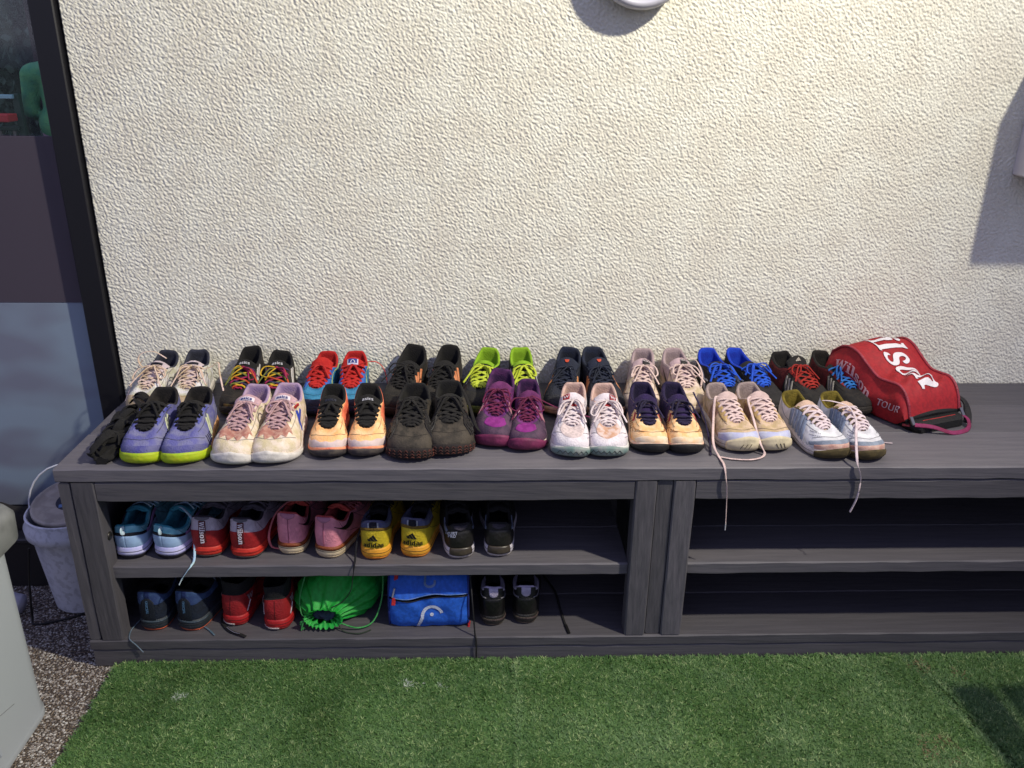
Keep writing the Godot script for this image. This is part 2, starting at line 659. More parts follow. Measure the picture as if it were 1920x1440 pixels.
	func build() -> void:
		setup()
		var up: Material = spec.upper
		var b: Buf = host.new_buf()
		b.grid(pos, true)
		host.part("upper", b, up, root)
		# lining: rolled collar edge, then down to the footbed
		var rows := []
		var ins := []
		for i in NA:
			var d := top_pt((i + 1) % NA) - top_pt((i + NA - 1) % NA)
			var o := Vector3(d.z, 0, -d.x).normalized()
			if o.dot(top_pt(i) - Vector3(0, 0, 0.33 * L)) < 0:
				o = -o
			ins.append(-o)
		for j in 8:
			var r := PackedVector3Array()
			for i in NA:
				var s := i / (NA * 0.5) if i <= NA / 2 else (NA - i) / (NA * 0.5)
				var fat := lerpf(1.0, 0.35, smoothstep(0.36, 0.5, s))
				var T: Vector3 = pos[NK][i]
				var q: Vector3
				match j:
					0: q = T
					1: q = T + Vector3(0, 0.0032, 0) * fat + ins[i] * 0.0022 * fat
					2: q = T + Vector3(0, 0.0030, 0) * fat + ins[i] * 0.0055 * fat
					3: q = T + Vector3(0, -0.001, 0) * fat + ins[i] * 0.0085 * fat
					_:
						var bb := base_xz(i)
						var bi := Vector3(bb.x * 0.78, 0.036, lerpf(0.35 * L, bb.y, 0.86))
						var tt: Vector3 = T + Vector3(0, -0.010, 0) * fat + ins[i] * 0.008 * fat
						q = tt.lerp(bi, (j - 4) / 3.0)
				r.append(q)
			rows.append(r)
		b = host.new_buf()
		b.grid(rows, true)
		host.part("lining", b, spec.lining, root)
		b = host.new_buf()
		b.fan(Vector3(0, 0.036, 0.4 * L), rows[7])
		host.part("insole", b, spec.get("insole", spec.lining), root)
		# sole
		var oh: float = spec.get("out_h", 0.22)
		sole_band("midsole", 0, 0, oh, 1.0, spec.mid, 0.0, true)
		sole_band("outsole", 0, 0, 0.0, oh, spec.out, 0.0006, true, 2)
		sole_band("sole_groove", 0, 0, 0.60, 0.66, host.shade_of(spec.mid, 0.55), 0.0005, true, 1)
		b = host.new_buf()
		var ring := PackedVector3Array()
		for i in NA:
			ring.append(sole_pt(i, 0.02, -0.003))
		b.fan(Vector3(0, 0.003, 0.5 * L), ring)
		host.part("tread", b, spec.out, root)
		stitching()
		if spec.has("tongue"):
			tongue()
		if spec.has("lace"):
			laces()

	# sewn lines along the lace rows, round the toe and up the heel
	func stitching() -> void:
		var m: Material = host.shade_of(up_mat(), spec.get("stitch", 0.62))
		var b: Buf = host.new_buf()
		for side in [1.0, -1.0]:
			var pts := []
			for i in 7:
				pts.append(Vector2(a_of(side, 0.34 + 0.09 * i), 0.80 - 0.02 * i + 0.02 * sin(i * 1.7)))
			ribbon("", pts, 0.0015, m, 0.0007, null, b)
			pts = []
			for i in 6:
				var t := 0.40 + 0.07 * i
				pts.append(Vector2(a_of(side, t), 0.86 - 0.15 * i + 0.03 * sin(i * 2.0)))
			ribbon("", pts, 0.0015, m, 0.0007, null, b)
			ribbon("", [Vector2(a_of(side, 0.10), 0.96), Vector2(a_of(side, 0.15), 0.6), Vector2(a_of(side, 0.26), 0.32), Vector2(a_of(side, 0.42), 0.14)], 0.0015, m, 0.0007, null, b)
		var toe := []
		for i in 9:
			toe.append(Vector2(NA * 0.5 + (i - 4) * 2.6, 0.58 - 0.006 * pow((i - 4) * 1.3, 2.0)))
		ribbon("", toe, 0.0015, m, 0.0007, null, b)
		host.part("stitching", b, m, root)

	func up_mat() -> Material:
		return spec.upper

	func tongue() -> void:
		var rings := []
		var lift: float = spec.get("lift", 0.0)
		var lean: float = spec.get("lean", 0.0)
		var tab := [[0.73, 0.014], [0.68, 0.020], [0.60, 0.023], [0.52, 0.025], [0.445, 0.027], [0.395, 0.029], [0.36, 0.031], [0.335, 0.031], [0.322, 0.027], [0.317, 0.016]]
		var zs := 0
		for e in tab:
			var z: float = e[0] * L
			var w: float = e[1] * L / 0.25
			var cy := tongue_y(z) - 0.003
			var k := smoothstep(0.45, 0.317, e[0])
			cy += lift * k
			var cx := lean * k
			var th := 0.0038 + 0.0015 * k
			if zs == tab.size() - 1:
				th = 0.002
			zs += 1
			var up := Vector3(0, 1, 0.35 + 0.9 * k).normalized()
			var r := PackedVector3Array()
			for s in 14:
				var an := TAU * s / 14
				var x := cos(an) * w
				var c := Vector3(cx + x, cy - (0.010 + 0.004 * k) * pow(absf(cos(an)), 2.2) * (0.7 + 0.3 * k), z)
				r.append(c + up * sin(an) * th * (1.0 if sin(an) > 0 else 0.6))
			rings.append(r)
		var b: Buf = host.new_buf()
		b.loft(rings)
		host.part("tongue", b, spec.tongue, root)

	# a point on the tongue's face: x across, h up along it from the top eyelets
	func tongue_pt(x: float, h: float, off := 0.0) -> Vector3:
		var t := lerpf(0.43, 0.325, h / 0.035)
		var z := t * L
		var k := smoothstep(0.45, 0.317, t)
		var cy: float = tongue_y(z) - 0.003 + spec.get("lift", 0.0) * k
		var w := lerpf(0.028, 0.031, k)
		var up := Vector3(0, 1, 0.35 + 0.9 * k).normalized()
		var q := absf(x) / w
		return Vector3(x + spec.get("lean", 0.0) * k, cy - (0.010 + 0.004 * k) * pow(q, 2.2), z) + up * ((0.0053) * sqrt(maxf(0.0, 1.0 - q * q)) + off)

	func tongue_words(called: String, txt: String, size: float, m: Material, h := 0.018, x0 := 0.0, face := "Droid Sans") -> void:
		var f := func(x, y, z):
			return tongue_pt(x + x0, h + y, 0.0022 + z)
		host.part(called, host.text_on(txt, size, f, 0.0006, 0, 0.0, face), m, root.get_node("tongue"))

	func tongue_patch(called: String, w: float, h0: float, h1: float, m: Material, x0 := 0.0, off := 0.0012) -> void:
		var rows := []
		for j in 7:
			var r := PackedVector3Array()
			for i in 9:
				var rim := i == 0 or j == 0 or i == 8 or j == 6
				r.append(tongue_pt(x0 + lerpf(-w, w, clampf((i - 1) / 6.0, 0, 1)), lerpf(h0, h1, clampf((j - 1) / 4.0, 0, 1)), -0.001 if rim else off))
			rows.append(r)
		var b: Buf = host.new_buf()
		b.grid(rows, false, true)
		host.part(called, b, m, root.get_node("tongue"))

	func eye(xs: float, s: float, k := 0.93) -> Vector3:
		var h := NA * 0.5
		var a := s * h
		if -xs * med < 0:
			a = NA - a
		return sf(a, k, 0.0016)

	func laces() -> void:
		var cols: Array = spec.lace if spec.lace is Array else [spec.lace]
		var bufs := []
		for c in cols:
			bufs.append(host.new_buf())
		var es := [0.93, 0.86, 0.78, 0.69, 0.60, 0.515, 0.445]
		var lw: float = spec.get("lace_w", 0.0031)
		var lt: float = spec.get("lace_t", 0.0016)
		var n := 0
		for j in es.size():
			for xs in [-1.0, 1.0]:
				var p0 := eye(xs, es[j])
				var jn := mini(j + 1, es.size() - 1)
				var mode: String = spec.get("lacing", "cross")
				var p1: Vector3
				if j == 0 or mode == "bars":
					if xs > 0:
						continue
					p1 = eye(1.0, es[j])
				else:
					p1 = eye(-xs, es[jn], 0.99)
					if j == es.size() - 1:
						continue
				var mid := (p0 + p1) * 0.5
				mid.y = maxf(tongue_y(mid.z) + 0.0045, mid.y + 0.001) + (0.0012 if xs > 0 else 0.0)
				mid += Vector3(rng.randf_range(-0.001, 0.001), rng.randf_range(0, 0.0012), rng.randf_range(-0.0015, 0.0015))
				var q0 := p0 + (mid - p0) * 0.33 + Vector3(0, 0.0028, 0)
				var q1 := p1 + (mid - p1) * 0.33 + Vector3(0, 0.0024, 0)
				var path := PackedVector3Array([p0 - Vector3(0, 0.002, 0) + (p0 - mid).normalized() * 0.002, p0 + Vector3(0, 0.0016, 0), q0, mid, q1, p1 - Vector3(0, 0.001, 0)])
				bufs[n % bufs.size()].tube(host.spline(path, 3), lw, lt, 6, Vector3(0, 0.9, 0.35))
				n += 1
		var kz := 0.455 * L
		bow_at = Vector3(0, tongue_y(kz) + 0.008, kz)
		var bow: String = spec.get("bow", "loops")
		var lead := [eye(-1.0, es[6]), eye(1.0, es[6])]
		if bow != "none":
			for q in 2:
				var xs := -1.0 if q == 0 else 1.0
				bufs[n % bufs.size()].tube(host.spline(PackedVector3Array([lead[q], (lead[q] + bow_at) * 0.5 + Vector3(0, 0.004, 0), bow_at])), lw * 0.9, lt, 6)
				n += 1
				var j1 := rng.randf_range(0.8, 1.2)
				var j2 := rng.randf_range(-0.010, 0.012)
				var j3 := rng.randf_range(-0.006, 0.006)
				var big: float = spec.get("bow_size", 1.0)
				if bow == "loops":
					var lp := PackedVector3Array([bow_at, bow_at + Vector3(xs * 0.013, 0.005, 0.004 + j2), bow_at + Vector3(xs * 0.026 * j1, 0.001 + j3, 0.012 + j2) * big, bow_at + Vector3(xs * 0.033 * j1, -0.012 + j3, 0.026 + j2) * big, bow_at + Vector3(xs * 0.026 + j3, -0.015 + j3 * 0.5, 0.034 + j2) * big, bow_at + Vector3(xs * 0.014, -0.004, 0.020 - j2) * big, bow_at + Vector3(0, 0.002, 0.002)])
					bufs[n % bufs.size()].tube(host.spline(lp, 5), lw * 0.8, lt, 6)
					n += 1
				var tl := PackedVector3Array([bow_at, bow_at + Vector3(xs * 0.012 + j2, 0.003, 0.016) * big, bow_at + Vector3(xs * 0.024 * j1 + j2, -0.010, 0.036) * big, bow_at + Vector3(xs * 0.036 * j1 + j2, -0.026, 0.056) * big])
				if bow == "loops" or bow == "ends":
					bufs[n % bufs.size()].tube(host.spline(tl, 5), lw * 0.8, lt, 6)
					n += 1
			# the knot
			bufs[0].tube(host.spline(PackedVector3Array([bow_at + Vector3(-0.005, -0.001, 0), bow_at + Vector3(0, 0.003, 0.002), bow_at + Vector3(0.005, -0.001, 0.001)]), 4), 0.0042, 0.0032, 7)
		for c in cols.size():
			host.part("laces", bufs[c], cols[c], root)

	# a free end of the lace; points are in the world
	func lace_run(pts: Array, m: Material, w := 0.0028, t := 0.0010, called := "lace_end") -> void:
		var inv := root.transform.affine_inverse()
		var c := PackedVector3Array()
		for p in pts:
			c.append(inv * p)
		var b: Buf = host.new_buf()
		b.tube(host.spline(c, 7), w, t, 6)
		host.part(called, b, m, root)

func new_buf() -> Buf:
	return Buf.new()

# a shoe standing with its heel at (x, z) on a board at height y; yaw in degrees, 0 with the toe to +z
func shoe(label: String, group: String, x: float, y: float, z: float, yaw: float, len: float, heel: float, med: float, sd: int, spec: Dictionary) -> Shoe:
	var s := Shoe.new()
	s.host = self
	s.L = len
	s.hh = heel + 0.006
	s.med = med
	s.W = spec.get("wide", 1.12)
	s.spec = spec
	s.rng.seed = sd
	s.root = thing("sports_shoe", label, "shoe", Vector3(x, y, z), deg_to_rad(yaw), group)
	s.build()
	return s

# same, but placed by the tip of its toe
func shoe_toe(label: String, group: String, x: float, y: float, z: float, yaw: float, len: float, heel: float, med: float, sd: int, spec: Dictionary) -> Shoe:
	var r := deg_to_rad(yaw)
	return shoe(label, group, x - sin(r) * len, y, z - cos(r) * len, yaw, len, heel, med, sd, spec)

# ================================================================ the place
const TOP := 0.573            # bench top above the ground
const SH1 := 0.293            # upper shelf
const SH2 := 0.083            # lower shelf
const WALL_Z := -0.56

func _ready() -> void:
	var cam := Camera3D.new()
	cam.name = "camera"
	cam.position = Vector3(-0.0212, 1.4925, 1.7669)
	cam.rotation_order = EULER_ORDER_YXZ
	cam.rotation_degrees = Vector3(-21.701, -2.0996, 0.7977)
	cam.fov = 49.43
	cam.near = 0.05
	cam.far = 400.0
	cam.current = true
	add_child(cam)
	var env := Environment.new()
	env.background_mode = Environment.BG_SKY
	var sky := ProceduralSkyMaterial.new()
	sky.sky_top_color = Color(0.49, 0.505, 0.68)
	sky.sky_horizon_color = Color(0.65, 0.66, 0.73)
	sky.ground_horizon_color = Color(0.40, 0.42, 0.52)
	sky.ground_bottom_color = Color(0.16, 0.17, 0.20)
	sky.sky_curve = 0.25
	env.sky = Sky.new()
	env.sky.sky_material = sky
	env.background_energy_multiplier = SKY_E
	env.tonemap_mode = Environment.TONE_MAPPER_LINEAR
	env.tonemap_exposure = 1.0
	env.sdfgi_enabled = true
	env.ssao_enabled = true
	env.ssil_enabled = true
	var we := WorldEnvironment.new()
	we.name = "environment"
	we.environment = env
	add_child(we)
	floodlight()
	ground()
	wall()
	glass_door()
	terrace()
	bench()
	fittings()
	bin_and_bucket()
	black_cloth()
	front_row()
	back_row()
	upper_shelf()
	lower_shelf()
	red_bag()
	green_bag()
	blue_bag()
	for m in mats.values():
		m.cull_mode = BaseMaterial3D.CULL_DISABLED

const SKY_E := 1.55
const LAMP_E := 21.0
const LAMP_AT := Vector3(2.10, 3.53, 1.18)
const LAMP_AIM := Vector3(-3.1, 1.0, -0.1)

func floodlight() -> void:
	var t := thing("floodlight", "flat black floodlight on a long arm high on the wall, shining down along the bench", "floodlight", LAMP_AT)
	var dir := (LAMP_AIM - LAMP_AT).normalized()
	var bs := Basis.looking_at(dir)
	var b := Buf.new()
	b.bx(-dir * 0.05, Vector3(0.30, 0.22, 0.06), 0.006, bs)
	part("housing", b, plain(Color(0.06, 0.06, 0.065), 0.5), t)
	b = Buf.new()
	b.bx(-dir * 0.018, Vector3(0.24, 0.16, 0.006), 0.001, bs)
	var glow := StandardMaterial3D.new()
	glow.albedo_color = Color(0.9, 0.88, 0.8)
	glow.emission_enabled = true
	glow.emission = Color(1.0, 0.92, 0.78)
	glow.emission_energy_multiplier = 2.0
	part("lamp_glass", b, glow, t)
	b = Buf.new()
	b.tube(PackedVector3Array([Vector3(0, 0.02, 0) - dir * 0.08, Vector3(0, 0.18, -0.16), Vector3(0, 0.22, -0.6), Vector3(0, 0.22, WALL_Z - LAMP_AT.z)]), 0.016, 0.016, 8)
	part("arm", b, plain(Color(0.08, 0.08, 0.085), 0.5), t)
	var l := SpotLight3D.new()
	l.name = "floodlight_beam"
	add_child(l)
	l.position = LAMP_AT + dir * 0.02
	l.basis = bs
	l.light_color = Color(1.0, 0.968, 0.89)
	l.light_energy = LAMP_E
	l.light_size = 0.07
	l.spot_range = 14.0
	l.spot_attenuation = 2.0
	l.spot_angle = 69.0
	l.spot_angle_attenuation = 1.0
	l.shadow_enabled = true

# ---------------------------------------------------------------- ground
func ground() -> void:
	var gm := StandardMaterial3D.new()
	gm.roughness = 0.9
	gm.uv1_triplanar = true
	gm.uv1_world_triplanar = true
	gm.uv1_scale = Vector3.ONE * 5.0
	gm.albedo_texture = noise_tex(Color(0.20, 0.17, 0.15), Color(0.52, 0.46, 0.39), 0.16, 21, 2, 0.3, 0.7, FastNoiseLite.TYPE_CELLULAR)
	gm.normal_enabled = true
	gm.normal_texture = bump_tex(0.16, 21, 6.0, 1, FastNoiseLite.TYPE_CELLULAR)
	var b := Buf.new()
	b.quad(Vector3(-60, 0, -60), Vector3(60, 0, -60), Vector3(60, 0, 60), Vector3(-60, 0, 60))
	struct("ground", b.mesh(), gm)
	# washed-concrete pebbles in the strip of paving that shows
	var rng := RandomNumberGenerator.new()
	rng.seed = 5
	b = Buf.new()
	var rings := []
	for j in 4:
		var r := PackedVector3Array()
		var la := lerpf(-0.2, 1.35, j / 3.0)
		for i in 6:
			var an := TAU * i / 6
			r.append(Vector3(cos(an) * cos(la) * (1.0 + 0.15 * sin(i * 2.3)), sin(la) * 0.6, sin(an) * cos(la) * 0.85))
		rings.append(r)
	b.grid(rings, true)
	b.fan(Vector3(0, 0.6, 0), rings[3], true)
	var pm := StandardMaterial3D.new()
	pm.vertex_color_use_as_albedo = true
	pm.roughness = 0.75
	pm.cull_mode = BaseMaterial3D.CULL_DISABLED
	var mm := MultiMesh.new()
	mm.transform_format = MultiMesh.TRANSFORM_3D
	mm.use_colors = true
	mm.mesh = b.mesh()
	var n := 20000
	mm.instance_count = n
	for i in n:
		var p := Vector3(rng.randf_range(-1.5, -0.968), -0.0006, rng.randf_range(-0.52, 0.62))
		var s := rng.randf_range(0.0019, 0.0040)
		mm.set_instance_transform(i, Transform3D(Basis(Vector3.UP, rng.randf() * TAU).scaled(Vector3(s, s, s * rng.randf_range(0.7, 1.2))), p))
		var g := rng.randf()
		var c := Color(0.30, 0.27, 0.24) if g < 0.4 else (Color(0.075, 0.065, 0.06) if g < 0.66 else (Color(0.49, 0.475, 0.44) if g < 0.90 else Color(0.23, 0.20, 0.18)))
		mm.set_instance_color(i, c * rng.randf_range(0.75, 1.15))
	var o := MultiMeshInstance3D.new()
	o.name = "pebbles"
	o.multimesh = mm
	o.material_override = pm
	add_child(o)
	o.set_meta("kind", "stuff")
	o.set_meta("label", "small brown and white pebbles of the washed concrete paving left of the grass mat")
	o.set_meta("category", "pebbles")
	turf()

func turf() -> void:
	var b := Buf.new()
	b.bx(Vector3(0.85, 0.003, 1.255), Vector3(3.63, 0.006, 2.49), 0.001)
	struct("turf_backing", b.mesh(), mat(Color(0.10, 0.16, 0.06), Color(0.14, 0.20, 0.09), 0.95))
	var rng := RandomNumberGenerator.new()
	rng.seed = 77
	var fn := FastNoiseLite.new()
	fn.seed = 3
	fn.frequency = 3.5
	fn.fractal_octaves = 3
	var variants := []
	for vi in 4:
		b = Buf.new()
		for k in 6:
			var an := rng.randf() * TAU
			var d := Vector3(cos(an), 0, sin(an))
			var sd := Vector3(-d.z, 0, d.x) * rng.randf_range(0.0008, 0.0014)
			var h := rng.randf_range(0.013, 0.024)
			var lean := rng.randf_range(0.004, 0.016)
			var p := Vector3(rng.randf_range(-0.003, 0.003), 0, rng.randf_range(-0.003, 0.003))
			var q := p + Vector3(0, h * 0.62, 0) + d * lean * 0.35
			var e := p + Vector3(0, h * (1.0 - lean * 22.0), 0) + d * lean
			b.quad(p - sd, q - sd * 0.9, q + sd * 0.9, p + sd)
			b.tri(q - sd * 0.9, e, q + sd * 0.9)
		variants.append(b.mesh())
	var gm := StandardMaterial3D.new()
	gm.vertex_color_use_as_albedo = true
	gm.roughness = 0.55
	gm.backlight_enabled = true
	gm.backlight = Color(0.12, 0.18, 0.06)
	gm.cull_mode = BaseMaterial3D.CULL_DISABLED
	var root := thing("grass", "green artificial grass mat laid in front of the bench", "grass")
	root.set_meta("kind", "stuff")
	var per := 24000
	for vi in 4:
		var mm := MultiMesh.new()
		mm.transform_format = MultiMesh.TRANSFORM_3D
		mm.use_colors = true
		mm.mesh = variants[vi]
		mm.instance_count = per
		for i in per:
			var near := i < per * 0.8
			var x := rng.randf_range(-0.962, 1.5)
			var z := rng.randf_range(0.006, 0.46) if near else rng.randf_range(0.46, 0.9)
			var away := Vector3.ZERO
			var sc := rng.randf_range(0.75, 1.15)
			# the two joins between lengths of matting
			for sx in [0.052, 1.098 + z * 0.2]:
				var dx: float = x - sx
				if absf(dx) < 0.0035:
					x += signf(dx) * 0.005
				if absf(dx) < 0.02:
					away = Vector3(signf(dx) * 0.12, 0, 0.12) if sx < 0.5 else Vector3(signf(dx) * 0.25, 0, 0.35)
			var patch := fn.get_noise_2d(x, z)
			var bs := Basis(Vector3.UP, rng.randf() * TAU)
			var tip := Vector3(fn.get_noise_2d(x + 9.0, z) * 0.28, 0, fn.get_noise_2d(x, z + 9.0) * 0.28) + away + Vector3(-0.1, 0, 0.1)
			var ax := Vector3(tip.z, 0, -tip.x)
			if ax.length() > 0.01:
				bs = Basis(ax.normalized(), minf(ax.length(), 0.8)) * bs
			mm.set_instance_transform(i, Transform3D(bs.scaled(Vector3.ONE * sc), Vector3(x, 0.005, z)))
			var g := rng.randf()
			var c := Color(0.045, 0.118, 0.025).lerp(Color(0.155, 0.268, 0.078), g * g)
			if g > 0.93:
				c = Color(0.25, 0.34, 0.13)
			c = c * (1.0 + patch * 0.16)
			# a few worn, browned tufts and chalk marks
			for w in [Vector3(1.11, 0.055, 0.03), Vector3(1.205, 0.085, 0.022), Vector3(1.03, 0.33, 0.05)]:
				if Vector2(x - w.x, z - w.y).length() < w.z and rng.randf() < 0.2:
					c = Color(0.17, 0.12, 0.055)
			for w in [Vector3(-0.218, 0.09, 0.012), Vector3(-0.205, 0.10, 0.010), Vector3(-0.175, 0.10, 0.012), Vector3(-0.123, 0.11, 0.009), Vector3(-0.761, 0.132, 0.014)]:
				if Vector2(x - w.x, z - w.y).length() < w.z and rng.randf() < 0.5:
					c = Color(0.42, 0.48, 0.38)
			mm.set_instance_color(i, c)
		var o := MultiMeshInstance3D.new()
		o.name = "blades" if vi == 0 else "blades_%03d" % vi
		o.multimesh = mm
		o.material_override = gm
		o.set_meta("kind", "stuff")
		root.add_child(o, true)

# ---------------------------------------------------------------- rendered wall
func wall() -> void:
	var m := StandardMaterial3D.new()
	m.roughness = 0.92
	m.uv1_triplanar = true
	m.uv1_world_triplanar = true
	m.uv1_scale = Vector3.ONE * 1.3
	m.albedo_texture = noise_tex(Color(0.86, 0.85, 0.79), Color(0.885, 0.88, 0.825), 0.02, 31, 5)
	m.normal_enabled = true
	m.normal_texture = bump_tex(0.25, 32, 5.0, 3)
	m.normal_scale = 0.25
	mats["wall"] = m
	var root := thing("rendered_wall", "cream rough-rendered house wall behind the bench", "wall")
	var b := Buf.new()
	b.bx(Vector3(1.455, 1.9, WALL_Z - 0.107), Vector3(5.08, 3.8, 0.20), 0.004)
	part("wall_body", b, m, root)
	# the thrown render: real relief, coarse crumbs and fine grit
	var f1 := FastNoiseLite.new()
	f1.seed = 4
	f1.noise_type = FastNoiseLite.TYPE_SIMPLEX_SMOOTH
	f1.frequency = 118.0
	f1.fractal_octaves = 3
	f1.fractal_gain = 0.6
	var f2 := FastNoiseLite.new()
	f2.seed = 14
	f2.frequency = 9.0
	var x0 := -1.085
	var x1 := 1.66
	var y0 := 0.50
	var y1 := 1.74
	var st := 0.0023
	var nx := int((x1 - x0) / st)
	var ny := int((y1 - y0) / st)
	var rows := []
	for j in ny + 2:
		var r := PackedVector3Array()
		r.resize(nx + 2)
		var edge_y := j == 0 or j == ny + 1
		var y := y0 + st * clampi(j, 0, ny)
		for i in nx + 2:
			var x := x0 + st * clampi(i - 1, 0, nx)
			if edge_y or i == 0 or i == nx + 1:
				r[i] = Vector3(x, y, WALL_Z - 0.012)
				continue
			var n := f1.get_noise_2d(x, y)
			var h := smoothstep(-0.65, 0.6, n) * 0.0027 + f2.get_noise_2d(x, y) * 0.0003
			r[i] = Vector3(x, y, WALL_Z - 0.003 + h)
		rows.append(r)
	b = Buf.new()
	b.grid(rows)
	part("render_coat", b, m, root)

# ---------------------------------------------------------------- door of glass beside the wall
func glass_door() -> void:
	var t := thing("glass_door", "tall glass door panel in a black metal frame left of the rendered wall", "door", Vector3(-1.09, 0, WALL_Z))
	var fm := plain(Color(0.055, 0.055, 0.075), 0.45)
	var b := Buf.new()
	b.bx(Vector3(-0.033, 1.45, -0.012), Vector3(0.063, 2.9, 0.06), 0.003)
	b.bx(Vector3(-0.66, 0.075, -0.02), Vector3(1.188, 0.15, 0.05), 0.003)
	b.bx(Vector3(-0.66, 2.86, -0.02), Vector3(1.188, 0.08, 0.05), 0.003)
	b.bx(Vector3(-1.286, 1.45, -0.02), Vector3(0.06, 2.9, 0.05), 0.003)
	part("frame", b, fm, t)
	var gm := StandardMaterial3D.new()
	gm.albedo_color = Color(0.5, 0.6, 0.6, 0.03)
	gm.transparency = BaseMaterial3D.TRANSPARENCY_ALPHA
	gm.roughness = 0.02
	mats["glass"] = gm
	b = Buf.new()
	b.bx(Vector3(-0.66, 2.045, -0.02), Vector3(1.19, 1.55, 0.006), 0.0005)
	part("pane", b, gm, t)
	# tinted middle panel and pale matt lower panel
	var tint := StandardMaterial3D.new()
	tint.albedo_color = Color(0.31, 0.285, 0.325, 0.84)
	tint.transparency = BaseMaterial3D.TRANSPARENCY_ALPHA
	tint.roughness = 0.3
	mats["tint"] = tint
	b = Buf.new()
	b.bx(Vector3(-0.66, 1.039, -0.02), Vector3(1.19, 0.458, 0.008), 0.0005)
	part("tinted_panel", b, tint, t)
	var low := StandardMaterial3D.new()
	low.roughness = 0.38
	low.uv1_triplanar = true
	low.uv1_scale = Vector3(0.9, 1.6, 0.9)
	low.albedo_texture = noise_tex(Color(0.45, 0.47, 0.53), Color(0.50, 0.56, 0.62), 0.008, 41, 3)
	mats["low"] = low
	b = Buf.new()
	b.bx(Vector3(-0.66, 0.48, -0.02), Vector3(1.19, 0.656, 0.012), 0.0005)
	part("matt_panel", b, low, t)

func capsules(bones: Array, cell: float, smooth: float) -> Buf:
	# one skin over tapered bones: [from, to, radius, radius]
	var lo := Vector3.ONE * 1e9
	var hi := -lo
	for bn in bones:
		var r := maxf(bn[2], bn[3]) + smooth
		lo = lo.min(bn[0].min(bn[1]) - Vector3.ONE * r)
		hi = hi.max(bn[0].max(bn[1]) + Vector3.ONE * r)
	var n := Vector3i(((hi - lo) / cell).ceil()) + Vector3i.ONE * 2
	var field := PackedFloat32Array()
	field.resize(n.x * n.y * n.z)
	field.fill(1.0)
	for bn in bones:
		var a: Vector3 = bn[0]
		var d: Vector3 = bn[1] - a
		var dd := maxf(d.length_squared(), 1e-9)
		var r := maxf(bn[2], bn[3]) + smooth * 2.0
		var l := Vector3i(((a.min(bn[1]) - Vector3.ONE * r - lo) / cell).floor()).clamp(Vector3i.ZERO, n - Vector3i.ONE)
		var h := Vector3i(((a.max(bn[1]) + Vector3.ONE * r - lo) / cell).ceil()).clamp(Vector3i.ZERO, n - Vector3i.ONE)
		for z in range(l.z, h.z + 1):
			for y in range(l.y, h.y + 1):
				for x in range(l.x, h.x + 1):
					var p := lo + Vector3(x, y, z) * cell
					var k := clampf((p - a).dot(d) / dd, 0, 1)
					var v := (p - a - d * k).length() - lerpf(bn[2], bn[3], k)
					var id := (z * n.y + y) * n.x + x
					var o := field[id]
					var hm := maxf(smooth - absf(o - v), 0.0) / smooth
					field[id] = minf(o, v) - hm * hm * smooth * 0.25
	var b := Buf.new()
	var vid := {}
	var corner := [Vector3i(0, 0, 0), Vector3i(1, 0, 0), Vector3i(0, 1, 0), Vector3i(1, 1, 0), Vector3i(0, 0, 1), Vector3i(1, 0, 1), Vector3i(0, 1, 1), Vector3i(1, 1, 1)]
	for z in n.z - 1:
		for y in n.y - 1:
			for x in n.x - 1:
				var id := (z * n.y + y) * n.x + x
				var neg := 0
				var vals := [field[id], field[id + 1], field[id + n.x], field[id + n.x + 1], field[id + n.x * n.y], field[id + n.x * n.y + 1], field[id + n.x * n.y + n.x], field[id + n.x * n.y + n.x + 1]]
				for q in vals:
					if q < 0:
						neg += 1
				if neg == 0 or neg == 8:
					continue
				var sum := Vector3.ZERO
				var cnt := 0
				for e in [[0, 1], [2, 3], [4, 5], [6, 7], [0, 2], [1, 3], [4, 6], [5, 7], [0, 4], [1, 5], [2, 6], [3, 7]]:
					var va: float = vals[e[0]]
					var vb: float = vals[e[1]]
					if (va < 0) != (vb < 0):
						sum += Vector3(corner[e[0]]).lerp(Vector3(corner[e[1]]), va / (va - vb))
						cnt += 1
				vid[id] = b.v.size()
				b.v.append(lo + (Vector3(x, y, z) + sum / cnt) * cell)
				b.n.append(Vector3(vals[1] - vals[0] + vals[3] - vals[2] + vals[5] - vals[4] + vals[7] - vals[6], vals[2] - vals[0] + vals[3] - vals[1] + vals[6] - vals[4] + vals[7] - vals[5], vals[4] - vals[0] + vals[5] - vals[1] + vals[6] - vals[2] + vals[7] - vals[3]).normalized())
				b.uv.append(Vector2.ZERO)
	var sx := 1
	var sy := n.x
	var sz := n.x * n.y
	for id in vid:
		for ax in 3:
			var s: int = [sx, sy, sz][ax]
			var s1: int = [sy, sz, sx][ax]
			var s2: int = [sz, sx, sy][ax]
			if id - s1 < 0 or id - s2 < 0 or id + s >= field.size():
				continue
			if (field[id] < 0) == (field[id + s] < 0):
				continue
			if not (vid.has(id - s1) and vid.has(id - s2) and vid.has(id - s1 - s2)):
				continue
			var q := [vid[id], vid[id - s1], vid[id - s1 - s2], vid[id - s2]]
			if field[id] < 0:
				b.idx.append_array(PackedInt32Array([q[0], q[2], q[1], q[0], q[3], q[2]]))
			else:
				b.idx.append_array(PackedInt32Array([q[0], q[1], q[2], q[0], q[2], q[3]]))
	return b

